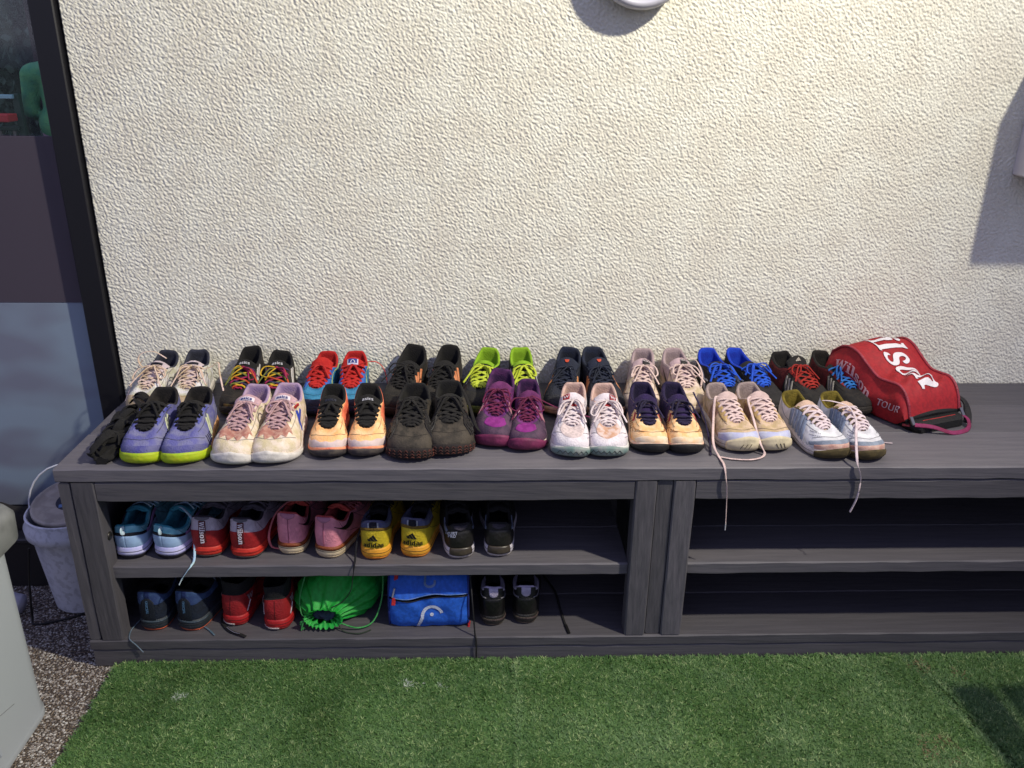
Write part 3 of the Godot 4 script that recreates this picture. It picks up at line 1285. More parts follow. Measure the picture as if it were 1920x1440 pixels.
# what shows through the glass: a terrace with a rail, a pillar, greenery and someone with their back turned
func terrace() -> void:
	var at := Vector3(-3.30, 0, -5.2)
	var t := thing("person", "person in a green sweater and pale trousers seen from behind through the glass door", "person", at, deg_to_rad(200))
	# trousers and legs, then the sweater over the trunk and arms, then head and hands
	var skin := mat(Color(0.62, 0.44, 0.35), Color(0.66, 0.48, 0.38), 0.6)
	var legs := capsules([[Vector3(-0.09, 0.88, 0), Vector3(-0.10, 0.48, 0.02), 0.088, 0.06], [Vector3(-0.10, 0.48, 0.02), Vector3(-0.10, 0.10, -0.01), 0.058, 0.045], [Vector3(0.09, 0.88, 0), Vector3(0.10, 0.48, 0.0), 0.088, 0.06], [Vector3(0.10, 0.48, 0.0), Vector3(0.11, 0.10, -0.03), 0.058, 0.045], [Vector3(-0.06, 0.92, 0), Vector3(0.06, 0.92, 0), 0.11, 0.11]], 0.02, 0.05)
	# the body itself: neck, head with nose, chin and ears, forearms, hands with fingers
	var hb := [[Vector3(0, 1.30, -0.01), Vector3(0, 1.44, 0.02), 0.056, 0.05], [Vector3(0, 1.56, 0.0), Vector3(0, 1.53, 0.03), 0.088, 0.075], [Vector3(0, 1.47, 0.05), Vector3(0, 1.45, 0.07), 0.05, 0.03], [Vector3(0, 1.53, 0.10), Vector3(0, 1.505, 0.122), 0.012, 0.014], [Vector3(-0.085, 1.53, 0.0), Vector3(-0.09, 1.50, 0.0), 0.016, 0.012], [Vector3(0.085, 1.53, 0.0), Vector3(0.09, 1.50, 0.0), 0.016, 0.012]]
	for s in [-1.0, 1.0]:
		hb.append([Vector3(s * 0.23, 1.03, 0.06), Vector3(s * 0.16, 0.93, 0.22), 0.034, 0.026])
		hb.append([Vector3(s * 0.155, 0.92, 0.235), Vector3(s * 0.13, 0.905, 0.28), 0.026, 0.03])
		for f in 4:
			var o := Vector3(0, 0.022 - 0.015 * f, 0)
			hb.append([Vector3(s * 0.125, 0.905, 0.29) + o, Vector3(s * 0.105, 0.895, 0.345 - absf(f - 1) * 0.006) + o, 0.009, 0.0075])
		hb.append([Vector3(s * 0.15, 0.93, 0.25), Vector3(s * 0.118, 0.955, 0.29), 0.011, 0.009])
	hb.append([Vector3(0, 1.32, -0.01), Vector3(0, 0.95, 0.0), 0.09, 0.09])
	hb.append([Vector3(-0.2, 1.28, 0), Vector3(0.2, 1.28, 0), 0.05, 0.05])
	for s in [-1.0, 1.0]:
		hb.append([Vector3(s * 0.2, 1.28, 0), Vector3(s * 0.23, 1.03, 0.06), 0.045, 0.036])
	part("body", capsules(hb, 0.012, 0.012), skin, t)
	part("trousers", legs, mat(Color(0.62, 0.50, 0.58), Color(0.70, 0.58, 0.66), 0.85), t)
	var sw := capsules([[Vector3(0, 1.30, -0.01), Vector3(0, 0.98, 0.0), 0.135, 0.145], [Vector3(-0.14, 1.29, 0), Vector3(0.14, 1.29, 0), 0.085, 0.085], [Vector3(0, 1.32, -0.02), Vector3(0, 1.37, 0.0), 0.085, 0.062], [Vector3(-0.19, 1.28, 0), Vector3(-0.235, 1.03, 0.05), 0.075, 0.056], [Vector3(-0.235, 1.03, 0.05), Vector3(-0.165, 0.94, 0.21), 0.055, 0.042], [Vector3(0.19, 1.28, 0), Vector3(0.235, 1.03, 0.05), 0.075, 0.056], [Vector3(0.235, 1.03, 0.05), Vector3(0.165, 0.94, 0.21), 0.055, 0.042], [Vector3(-0.06, 0.92, 0), Vector3(0.06, 0.92, 0), 0.135, 0.135]], 0.016, 0.035)
	part("sweater", sw, mat(Color(0.26, 0.58, 0.42), Color(0.38, 0.66, 0.42), 0.95, 2.0), t)
	var hair := capsules([[Vector3(0, 1.585, -0.015), Vector3(0, 1.52, -0.045), 0.098, 0.075]], 0.014, 0.02)
	part("hair", hair, mat(Color(0.10, 0.07, 0.05), Color(0.16, 0.11, 0.08), 0.7), t)
	for s in [-1.0, 1.0]:
		part("foot", capsules([[Vector3(s * 0.11, 0.06, -0.03), Vector3(s * 0.13, 0.035, 0.13), 0.045, 0.034]], 0.014, 0.02), plain(Color(0.2, 0.2, 0.2), 0.8), t)
	# the rail
	var r := thing("railing", "green metal railing with a red top board beyond the glass door", "railing", Vector3(-3.55, 0, -4.9))
	var gm := plain(Color(0.05, 0.22, 0.15), 0.5)
	var b := Buf.new()
	b.bx(Vector3(-0.75, 0.985, 0), Vector3(1.5, 0.055, 0.14), 0.006)
	part("top_board", b, plain(Color(0.78, 0.16, 0.17), 0.5), r)
	for y in [1.13, 0.90, 0.30]:
		b = Buf.new()
		b.bx(Vector3(-0.77, y, -0.1), Vector3(1.5, 0.03, 0.03), 0.004)
		part("rail", b, gm if y != 1.13 else plain(Color(0.60, 0.80, 0.80), 0.4), r)
	for k in 14:
		b = Buf.new()
		b.bx(Vector3(-0.06 - k * 0.105, 0.6, -0.1), Vector3(0.022, 0.57, 0.022), 0.003)
		part("baluster", b, plain(Color(0.42, 0.42, 0.38), 0.5), r)
	for x in [-0.02, -1.48]:
		b = Buf.new()
		b.bx(Vector3(x, 0.575, -0.15), Vector3(0.05, 1.15, 0.05), 0.004)
		part("post", b, gm, r)
	# dark brown timber pillars and what grows behind
	for k in 2:
		var p := thing("timber_pillar", ["wide dark brown timber pillar beyond the glass door, nearer the black frame", "slim dark brown timber pillar beyond the glass door, left of the wide one"][k], "pillar", Vector3([-3.33, -3.62][k], 0, -5.75), 0, "timber pillars")
		b = Buf.new()
		b.bx(Vector3(0, 1.5, 0), Vector3([0.26, 0.16][k], 3.0, 0.16), 0.006)
		part("shaft", b, mat(Color(0.13, 0.07, 0.055), Color(0.20, 0.115, 0.09), 0.8, 2.0), p)
		b = Buf.new()
		b.bx(Vector3(0, 0.05, 0), Vector3([0.30, 0.20][k], 0.1, 0.2), 0.006)
		part("foot", b, plain(Color(0.08, 0.08, 0.08), 0.6), p)
	var rng := RandomNumberGenerator.new()
	rng.seed = 12
	b = Buf.new()
	b.quad(Vector3(-0.03, 0, 0), Vector3(0, 0.012, 0.035), Vector3(0.03, 0, 0), Vector3(0, -0.008, -0.035))
	var mm := MultiMesh.new()
	mm.transform_format = MultiMesh.TRANSFORM_3D
	mm.use_colors = true
	mm.mesh = b.mesh()
	mm.instance_count = 26000
	for i in 26000:
		var p := Vector3(rng.randf_range(-6.5, -2.2), rng.randf_range(0.0, 3.2), -7.2 + rng.randf_range(-0.5, 0.35))
		mm.set_instance_transform(i, Transform3D(Basis.from_euler(Vector3(rng.randf() * TAU, rng.randf() * TAU, rng.randf() * TAU)).scaled(Vector3.ONE * rng.randf_range(0.7, 1.6)), p))
		mm.set_instance_color(i, Color(0.03, 0.07, 0.045).lerp(Color(0.07, 0.12, 0.08), rng.randf()))
	var hb2 := Buf.new()
	var hr := []
	for q in [[-8.2, 0.0], [-8.8, 2.2], [-9.6, 4.2], [-12.0, 5.6], [-18.0, 6.0], [-24.0, 0.0]]:
		var ridge := PackedVector3Array()
		for i in 17:
			ridge.append(Vector3(-14.0 + i * 1.4, q[1] * (1.0 + 0.10 * sin(i * 1.7 + q[0])), q[0] + 0.3 * sin(i * 2.3)))
		hr.append(ridge)
	hb2.grid(hr)
	struct("hillside", hb2.mesh(), mat(Color(0.09, 0.15, 0.10), Color(0.16, 0.22, 0.14), 0.95, 1.5))
	var lm := StandardMaterial3D.new()
	lm.vertex_color_use_as_albedo = true
	lm.roughness = 0.6
	lm.cull_mode = BaseMaterial3D.CULL_DISABLED
	var hg := thing("hedge", "dark green hedge far behind the glass door", "hedge")
	var o := MultiMeshInstance3D.new()
	o.name = "leaves"
	o.multimesh = mm
	o.material_override = lm
	o.set_meta("kind", "stuff")
	hg.add_child(o, true)
	for k in 7:
		b = Buf.new()
		b.tube(PackedVector3Array([Vector3(-6.2 + k * 0.62, 0, -7.3), Vector3(-6.1 + k * 0.62, 1.2, -7.35), Vector3(-6.25 + k * 0.62, 3.0, -7.3)]), 0.05, 0.05, 7, Vector3(1, 0, 0), 0.3)
		part("stem", b, plain(Color(0.10, 0.07, 0.05), 0.9), hg)

# ---------------------------------------------------------------- the shoe bench
func wood(along: int, sd := 0) -> StandardMaterial3D:
	var key := "wood%d%d" % [along, sd]
	if mats.has(key):
		return mats[key]
	var m := StandardMaterial3D.new()
	m.roughness = 0.62
	m.uv1_triplanar = true
	m.uv1_world_triplanar = true
	var s := Vector3(9, 9, 9)
	s[along] = 0.5
	m.uv1_scale = s
	m.uv1_offset = Vector3(0.13, 0.37, 0.71) * sd
	var k := (1.0 + 0.04 * ((sd * 7) % 5 - 2)) * (1.10 if sd < 3 else 1.0)
	m.albedo_texture = noise_tex(Color(0.303 * k, 0.295 * k, 0.313 * k), Color(0.336 * k, 0.326 * k, 0.342 * k), 0.025, 51 + sd % 3, 5, 0.2, 0.8)
	m.normal_enabled = true
	m.normal_texture = bump_tex(0.04, 52, 3.0, 4)
	m.normal_scale = 0.35
	mats[key] = m
	return m

func board(called: String, x0: float, x1: float, y0: float, y1: float, z0: float, z1: float, m: Material, root: Node3D, bev := 0.003) -> void:
	# a sawn board: its corners are worn by uneven amounts along its length
	var lo := Vector3(x0, y0, z0)
	var hi := Vector3(x1, y1, z1)
	var sz := hi - lo
	var ax := sz.max_axis_index()
	var u := (ax + 1) % 3
	var w := (ax + 2) % 3
	var fn := FastNoiseLite.new()
	fn.seed = int(absf(x0 * 91.0 + y0 * 517.0 + z0 * 233.0)) % 997
	fn.frequency = 7.0
	fn.fractal_octaves = 3
	var n := clampi(int(sz[ax] / 0.035), 6, 90)
	var cols := []
	for q in 8:
		cols.append(PackedVector3Array())
	for i in n + 1:
		var t := sz[ax] * i / n
		var k := 0
		for c in [[1, 1], [0, 1], [0, 0], [1, 0]]:
			var e := bev * clampf(1.0 + (1.1 if ax == 0 else 0.7) * fn.get_noise_2d(t, c[0] * 9.0 + c[1] * 23.0), 0.4, 2.6)
			if i == 0 or i == n:
				e += bev * 0.5
			var p := Vector3.ZERO
			p[ax] = lo[ax] + t
			p[u] = hi[u] if c[0] else lo[u]
			p[w] = hi[w] if c[1] else lo[w]
			var pu := p
			pu[u] += -e if c[0] else e
			var pw := p
			pw[w] += -e if c[1] else e
			# going round: first the corner point met, then the next
			if (c[0] + c[1]) % 2 == 0:
				cols[k].append(pw)
				cols[k + 1].append(pu)
			else:
				cols[k].append(pu)
				cols[k + 1].append(pw)
			k += 2
	var b := Buf.new()
	for q in 8:
		b.grid([cols[q], cols[(q + 1) % 8]])
	for e in [0, n]:
		var ring := PackedVector3Array()
		var ctr := Vector3.ZERO
		for q in 8:
			ring.append(cols[q][e])
			ctr += cols[q][e] / 8.0
		b.fan(ctr, ring, e == 0)
	part(called, b, m, root)

func bench() -> void:
	var t := thing("shoe_bench", "long dark grey stained wooden bench with two open shoe shelves along the wall", "bench")
	var xl := -1.025
	var xr := 2.2
	# top planks, the joints a hair open
	var zs := [[-0.556, -0.3805], [-0.379, -0.1985], [-0.197, 0.0]]
	for k in 3:
		board("top_plank", xl - 0.001 * k, xr, TOP - 0.034, TOP - 0.0006 * (2 - k), zs[k][0], zs[k][1], wood(0, k), t, 0.0025)
	# rails under the top
	board("rail", -0.9385, 0.3435, 0.484, 0.5365, -0.038, -0.003, wood(0, 3), t)
	board("rail", 0.4945, 2.10, 0.484, 0.5365, -0.038, -0.003, wood(0, 4), t)
	# posts, pairs of uprights and the end boards
	for p in [[-0.9955, -0.940, 5], [0.345, 0.3985, 6], [0.4395, 0.493, 7], [2.10, 2.155, 8]]:
		board("post", p[0], p[1], 0.0845, 0.5365, -0.05, -0.001, wood(1, p[2]), t)
	board("end_board", xl + 0.001, -0.997, 0.0845, 0.5365, -0.55, -0.0035, wood(1, 9), t)
	board("divider", 0.4005, 0.4378, 0.0845, 0.5365, -0.55, -0.007, wood(1, 10), t)
	board("end_board", 2.157, xr - 0.002, 0.0845, 0.5365, -0.55, -0.0035, wood(1, 11), t)
	# back boards
	for k in 3:
		board("back_board", -0.996, 2.156, 0.088 + k * 0.15, 0.236 + k * 0.15, -0.548, -0.530, wood(0, 12 + k), t)
	# shelves
	for q in [[-0.996, 0.3440], [0.4945, 2.0985]]:
		var pz := [[-0.528, -0.365], [-0.363, -0.195], [-0.193, -0.018]]
		for k in 3:
			board("shelf_plank", q[0], q[1], SH1 - 0.034, SH1 - 0.0005 * (2 - k), pz[k][0], pz[k][1] if k < 2 or q[0] > 0 else -0.018, wood(0, 15 + k), t)
	var bz := [[-0.55, -0.37], [-0.368, -0.185], [-0.183, 0.0005]]
	for k in 3:
		board("floor_plank", xl, xr, 0.0535, SH2 - 0.0005 * (2 - k), bz[k][0], bz[k][1], wood(0, 18 + k), t)
	board("plinth", xl + 0.003, xr, 0.0, 0.052, -0.034, -0.002, wood(0, 21), t)
	board("plinth", xl + 0.003, xr, 0.0, 0.052, -0.545, -0.515, wood(0, 22), t)
	# the bolt in the inner face of the left post
	var b := Buf.new()
	b.lathe(PackedVector2Array([Vector2(0.011, 0), Vector2(0.011, 0.002), Vector2(0.008, 0.004), Vector2(0.004, 0.0045), Vector2(0.0001, 0.0045)]), 16, Vector3(-0.940, 0.375, -0.030), Basis(Vector3(0, 0, 1), -PI / 2))
	part("bolt", b, plain(Color(0.25, 0.24, 0.23), 0.4, 0.8), t)
	# a slatted table standing outside the frame, whose end throws its shade on the grass
	var tb := thing("slatted_table", "slatted wooden garden table to the right of the grass in front of the bench", "table", Vector3(1.335, 0, 0.335))
	for k in 6:
		b = Buf.new()
		b.bx(Vector3(0.042 + k * 0.098, 0.71, 0.6), Vector3(0.084, 0.022, 1.2), 0.003)
		part("slat", b, wood(2, 23), tb)
	for x in [0.12, 0.5]:
		b = Buf.new()
		b.bx(Vector3(x + 0.05, 0.66, 0.6), Vector3(0.04, 0.07, 1.1), 0.003)
		part("bearer", b, wood(2, 24), tb)
		for z in [0.14, 1.08]:
			b = Buf.new()
			b.bx(Vector3(x + 0.05, 0.31, z), Vector3(0.05, 0.62, 0.05), 0.004)
			part("leg", b, wood(1, 25), tb)

func fittings() -> void:
	# the clock, only its lower rim in the picture
	var t := thing("wall_clock", "round pale wall clock at the top of the picture, its lower rim showing", "clock", Vector3(0.372, 1.716, WALL_Z))
	var face := Basis(Vector3.RIGHT, PI / 2)
	var b := Buf.new()
	b.lathe(PackedVector2Array([Vector2(0.112, 0.0), Vector2(0.119, 0.014), Vector2(0.122, 0.044), Vector2(0.117, 0.056), Vector2(0.108, 0.060), Vector2(0.100, 0.056), Vector2(0.098, 0.034)]), 64, Vector3.ZERO, face)
	part("rim", b, plain(Color(0.72, 0.72, 0.76), 0.45), t)
	b = Buf.new()
	b.lathe(PackedVector2Array([Vector2(0.100, 0.032), Vector2(0.0001, 0.032)]), 48, Vector3.ZERO, face)
	part("dial", b, plain(Color(0.86, 0.87, 0.88), 0.6), t)
	for k in 60:
		var an := TAU * k / 60.0
		var big := k % 5 == 0
		b = Buf.new()
		b.bx(Vector3(sin(an) * 0.089, cos(an) * 0.089, 0.0327), Vector3(0.003 if big else 0.0012, 0.011 if big else 0.005, 0.001), 0.0001, Basis(Vector3(0, 0, 1), -an))
		part("minute_mark", b, plain(Color(0.05, 0.05, 0.06), 0.6), t.get_node("dial"))
	for h in [[0.055, 0.006, 1.0], [0.08, 0.004, -2.1]]:
		b = Buf.new()
		b.bx(Vector3(sin(h[2]) * h[0] * 0.45, cos(h[2]) * h[0] * 0.45, 0.036), Vector3(h[1], h[0], 0.0015), 0.0003, Basis(Vector3(0, 0, 1), -h[2]))
		part("hand", b, plain(Color(0.05, 0.05, 0.06), 0.5), t)
	# the box on the wall at the right edge
	t = thing("wall_box", "white box on the wall at the right edge of the picture, casting a long shadow", "box", Vector3(1.447, 1.193, WALL_Z))
	b = Buf.new()
	b.bx(Vector3(0.15, 0.172, 0.082), Vector3(0.30, 0.344, 0.170), 0.004)
	part("case", b, plain(Color(0.78, 0.77, 0.78), 0.5), t)
	b = Buf.new()
	b.bx(Vector3(0.15, 0.172, 0.1735), Vector3(0.284, 0.328, 0.012), 0.003)
	part("cover", b, plain(Color(0.80, 0.79, 0.79), 0.45), t)
	b = Buf.new()
	b.bx(Vector3(0.15, 0.335, 0.182), Vector3(0.05, 0.012, 0.008), 0.002)
	part("latch", b, plain(Color(0.4, 0.4, 0.42), 0.4), t)

func round_rect(hx: float, hz: float, r: float, y: float, seg := 6) -> PackedVector3Array:
	var o := PackedVector3Array()
	for c in 4:
		var cx := (hx - r) * (1.0 if c == 0 or c == 3 else -1.0)
		var cz := (hz - r) * (1.0 if c < 2 else -1.0)
		for k in seg + 1:
			var an := -(PI / 2) * c - PI / 2 * k / seg
			o.append(Vector3(cx + cos(an) * r, y, cz - sin(an) * r))
	return o

func bin_and_bucket() -> void:
	var t := thing("waste_bin", "grey plastic bin with a domed lid in the lower left corner", "bin", Vector3(-1.285, 0, 0.36))
	var bm := mat(Color(0.60, 0.625, 0.635), Color(0.635, 0.66, 0.67), 0.5, 2.5, "none")
	var rings := []
	for e in [[0.0, 0.0], [0.004, 0.003], [0.02, 0.003], [0.022, 0.0], [0.25, 0.0], [0.475, 0.0], [0.485, 0.0]]:
		rings.append(round_rect(0.212 + e[1], 0.23 + e[1], 0.055, e[0]))
	var b := Buf.new()
	b.loft(rings)
	part("body", b, bm, t)
	rings = []
	for e in [[0.478, 0.012], [0.480, 0.026], [0.535, 0.028], [0.550, 0.020], [0.592, -0.030], [0.602, -0.05], [0.598, -0.06], [0.598, -0.13]]:
		rings.append(round_rect(0.212 + e[1], 0.23 + e[1], 0.06, e[0]))
	b = Buf.new()
	b.loft(rings)
	part("lid", b, mat(Color(0.44, 0.45, 0.44), Color(0.48, 0.49, 0.48), 0.5, 2.5, "none"), t)
	for x in [0.213, -0.213]:
		b = Buf.new()
		b.bx(Vector3(x, 0.24, -0.02), Vector3(0.006, 0.38, 0.012), 0.002)
		part("rib", b, bm, t)
	b = Buf.new()
	b.bx(Vector3(0.2125, 0.445, 0), Vector3(0.004, 0.006, 0.34), 0.001)
	part("moulded_line", b, bm, t)
	for q in [[0.30, -0.06, 0.10, 0.9], [0.22, 0.04, 0.07, -0.6], [0.12, -0.10, 0.09, 0.3], [0.36, 0.08, 0.06, 1.2]]:
		b = Buf.new()
		b.tube(PackedVector3Array([Vector3(0.2122, q[0], q[1]), Vector3(0.2122, q[0] + q[2] * sin(q[3]) * 0.5, q[1] + q[2] * cos(q[3]) * 0.5 + 0.004), Vector3(0.2122, q[0] + q[2] * sin(q[3]), q[1] + q[2] * cos(q[3]))]), 0.0009, 0.0004, 5, Vector3(1, 0, 0))
		part("scratch", b, plain(Color(0.45, 0.46, 0.46), 0.7), t)
	# bucket
	var k := thing("bucket", "white translucent plastic bucket with a labelled lid between the bin and the bench", "bucket", Vector3(-1.168, 0, -0.30))
	b = Buf.new()
	b.lathe(PackedVector2Array([Vector2(0.0001, 0.002), Vector2(0.080, 0.002), Vector2(0.086, 0.010), Vector2(0.104, 0.19), Vector2(0.108, 0.235), Vector2(0.122, 0.245), Vector2(0.124, 0.268), Vector2(0.114, 0.285), Vector2(0.117, 0.298), Vector2(0.114, 0.302), Vector2(0.109, 0.300), Vector2(0.104, 0.20), Vector2(0.084, 0.014), Vector2(0.0001, 0.010)]), 48)
	part("shell", b, mat(Color(0.72, 0.73, 0.81), Color(0.84, 0.85, 0.90), 0.35, 9.0, "none", 0.30, 0.50), k)
	var lb := Basis(Vector3(1, 0, 0.25).normalized(), 0.16)
	var lc := Vector3(0.008, 0.312, -0.012)
	b = Buf.new()
	b.lathe(PackedVector2Array([Vector2(0.108, -0.004), Vector2(0.113, 0.0), Vector2(0.112, 0.010), Vector2(0.104, 0.012), Vector2(0.100, 0.007), Vector2(0.0001, 0.007)]), 48, lc, lb)
	part("lid", b, mat(Color(0.60, 0.56, 0.52), Color(0.66, 0.63, 0.60), 0.35, 5.0, "none"), k)
	b = Buf.new()
	b.lathe(PackedVector2Array([Vector2(0.048, 0.0072), Vector2(0.047, 0.0082), Vector2(0.0001, 0.0082)]), 32, lc, lb)
	part("label", b, plain(Color(0.10, 0.11, 0.20), 0.5), k.get_node("lid"))
	for q in [[Vector3(-0.014, 0.0086, -0.006), Vector3(0.034, 0.0006, 0.032), Color(0.55, 0.10, 0.10)], [Vector3(0.022, 0.0086, -0.006), Vector3(0.020, 0.0006, 0.004), Color(0.75, 0.76, 0.80)], [Vector3(0.022, 0.0086, 0.002), Vector3(0.022, 0.0006, 0.004), Color(0.75, 0.76, 0.80)], [Vector3(0.020, 0.0086, 0.010), Vector3(0.022, 0.0006, 0.004), Color(0.75, 0.76, 0.80)], [Vector3(-0.010, 0.0086, 0.024), Vector3(0.042, 0.0006, 0.014), Color(0.36, 0.48, 0.68)], [Vector3(0.004, 0.0086, -0.032), Vector3(0.036, 0.0006, 0.012), Color(0.70, 0.72, 0.78)]]:
		b = Buf.new()
		b.bx(lc + lb * (q[0] as Vector3), q[1], 0.0001, lb * Basis(Vector3.UP, 0.35))
		part("print", b, plain(q[2], 0.5), k.get_node("lid"))
	var hp := PackedVector3Array()
	for i in 15:
		var an := PI * i / 14.0
		hp.append(Vector3(-cos(an) * 0.118, 0.29 + sin(an) * 0.135, -0.005 - sin(an) * 0.012))
	b = Buf.new()
	b.tube(hp, 0.0028, 0.0028, 6)
	part("handle", b, plain(Color(0.80, 0.81, 0.84), 0.4), k)
	# cable over the paving
	b = Buf.new()
	b.tube(spline(PackedVector3Array([Vector3(-1.243, 0.235, -0.195), Vector3(-1.262, 0.12, -0.19), Vector3(-1.272, 0.02, -0.185), Vector3(-1.262, 0.004, -0.172), Vector3(-1.21, 0.004, -0.185), Vector3(-1.15, 0.005, -0.215), Vector3(-1.09, 0.005, -0.27)]), 7), 0.0032, 0.0032, 7)
	single("cable", b, plain(Color(0.03, 0.03, 0.035), 0.5), "thin black cable hanging from the bucket and running over the paving", "cable")
	b = Buf.new()
	b.lathe(PackedVector2Array([Vector2(0.0001, 0.001), Vector2(0.026, 0.001), Vector2(0.033, 0.05), Vector2(0.035, 0.052), Vector2(0.031, 0.05), Vector2(0.024, 0.004), Vector2(0.0001, 0.004)]), 28, Vector3(-1.315, 0.033, -0.225), Basis(Vector3(0, 0, 1), 1.45))
	single("plastic_cup", b, plain(Color(0.72, 0.72, 0.78), 0.35), "small white plastic cup lying behind the bin", "cup")
	# dark bag lying on the ledge at the foot of the glass
	var lg := thing("storage_box", "low dark brown box standing at the foot of the glass door", "box", Vector3(-1.50, 0, -0.44))
	b = Buf.new()
	b.bx(Vector3(0, 0.075, 0), Vector3(0.46, 0.15, 0.17), 0.004)
	part("carcass", b, plain(Color(0.085, 0.07, 0.075), 0.6), lg)
	b = Buf.new()
	b.bx(Vector3(0, 0.16, 0), Vector3(0.48, 0.016, 0.19), 0.004)
	part("lid", b, plain(Color(0.15, 0.145, 0.16), 0.5), lg)
	var fn := FastNoiseLite.new()
	fn.seed = 2
	fn.frequency = 13.0
	rings = []
	for i in 16:
		var u := i / 15.0
		var r := PackedVector3Array()
		var w := 0.05 * pow(sin(PI * clampf(u, 0.03, 0.97)), 0.5)
		for s in 14:
			var an := TAU * s / 14
			var p := Vector3(lerpf(-0.22, 0.26, u), 0.205 - 0.06 * u * u + sin(an) * w * 0.8, 0.0 + cos(an) * w)
			p.y = maxf(p.y + fn.get_noise_3dv(p) * 0.02, 0.1695 if u < 0.93 else 0.12)
			r.append(p)
		rings.append(r)
	b = Buf.new()
	b.loft(rings)
	var sb := single("cloth_bag", b, mat(Color(0.06, 0.05, 0.045), Color(0.12, 0.10, 0.085), 0.9), "crumpled dark brown cloth bag lying on the box by the glass door", "bag")
	sb.position = lg.position

func black_cloth() -> void:
	# a pair of black stretchy straps bundled at the left end of the bench
	var t := thing("black_cloth", "crumpled bundle of black cloth straps on the left end of the bench", "cloth", Vector3(-0.925, TOP, -0.16))
	var rng := RandomNumberGenerator.new()
	rng.seed = 31
	var m := mat(Color(0.028, 0.026, 0.024), Color(0.075, 0.07, 0.062), 0.95, 9.0)
	var fn := FastNoiseLite.new()
	fn.seed = 8
	fn.frequency = 19.0
	var rings := []
	for i in 26:
		var u := i / 25.0
		var c := Vector3(lerpf(0.0, -0.005, u) + sin(u * 5.0) * 0.006, 0, lerpf(0.135, -0.155, u))
		var w := lerpf(0.034, 0.042, u) * pow(sin(PI * clampf(u, 0.04, 0.96)), 0.45)
		var h := lerpf(0.032, 0.058, u) * pow(sin(PI * clampf(u, 0.04, 0.96)), 0.4)
		var r := PackedVector3Array()
		for s in 28:
			var an := TAU * s / 28
			var p := c + Vector3(cos(an) * w, h * 0.5 + sin(an) * h * 0.5 + 0.002, 0)
			var q := fn.get_noise_3d(p.x * 1.2, p.y * 1.2, p.z)
			p += Vector3(cos(an), sin(an), 0) * (q * 0.016 + 0.004 * sin(an * 5.0 + u * 22.0))
			p.y = maxf(p.y, 0.001)
			r.append(p)
		rings.append(r)
	var b := Buf.new()
	b.loft(rings)
	part("bundle", b, m, t)
	# bands wound about the bundle, some standing off it in loops
	for k in 16:
		var ctr := Vector3(rng.randf_range(-0.008, 0.010), 0.018 + 0.012 * rng.randf(), lerpf(0.11, -0.13, k / 15.0) + rng.randf_range(-0.015, 0.015))
		var ax := Vector3(rng.randf_range(-1, 1), rng.randf_range(-0.7, 0.7), rng.randf_range(-1.2, 1.2)).normalized()
		var e1 := ax.cross(Vector3(0.2, 1, 0.1)).normalized()
		var e2 := ax.cross(e1)
		var ra := rng.randf_range(0.030, 0.046)
		var rb := rng.randf_range(0.022, 0.036)
		var pts := PackedVector3Array()
		for i in 11:
			var an := lerpf(0.0, TAU * 0.92, i / 10.0)
			var p := ctr + e1 * cos(an) * (ra + rng.randf_range(-0.005, 0.005)) + e2 * sin(an) * (rb + rng.randf_range(-0.004, 0.005))
			p.y = maxf(p.y, 0.005 + 0.002 * (k % 3)) + (0.008 if p.z < -0.05 else 0.0)
			pts.append(p)
		b = Buf.new()
		b.tube(spline(pts, 4), rng.randf_range(0.006, 0.012), 0.0022, 8, ax.cross(Vector3(0, 0, 1)) + Vector3(0, 0.5, 0))
		part("strap", b, m, t)

# ---------------------------------------------------------------- shoes in the front row
const GF := "pairs of shoes in the front row on the bench"
const GB := "pairs of shoes in the back row on the bench"
const GU := "pairs of shoes on the upper shelf"
const GL := "pairs of shoes on the lower shelf"

func bars_logo(s: Shoe, a: float, k: float, w: float, m: Material, words := true) -> void:
	for i in 3:
		var x := (-0.40 + 0.28 * i) * w
		var h := (0.22 + 0.19 * i) * w
		var bw := 0.2 * w
		s.shape_on("logo_bar", PackedVector2Array([Vector2(x, 0), Vector2(x + bw, 0), Vector2(x + bw - h * 0.62 + 0.02 * w, h * 1.0), Vector2(x - h * 0.45, h * 0.74)]), a, k, m)

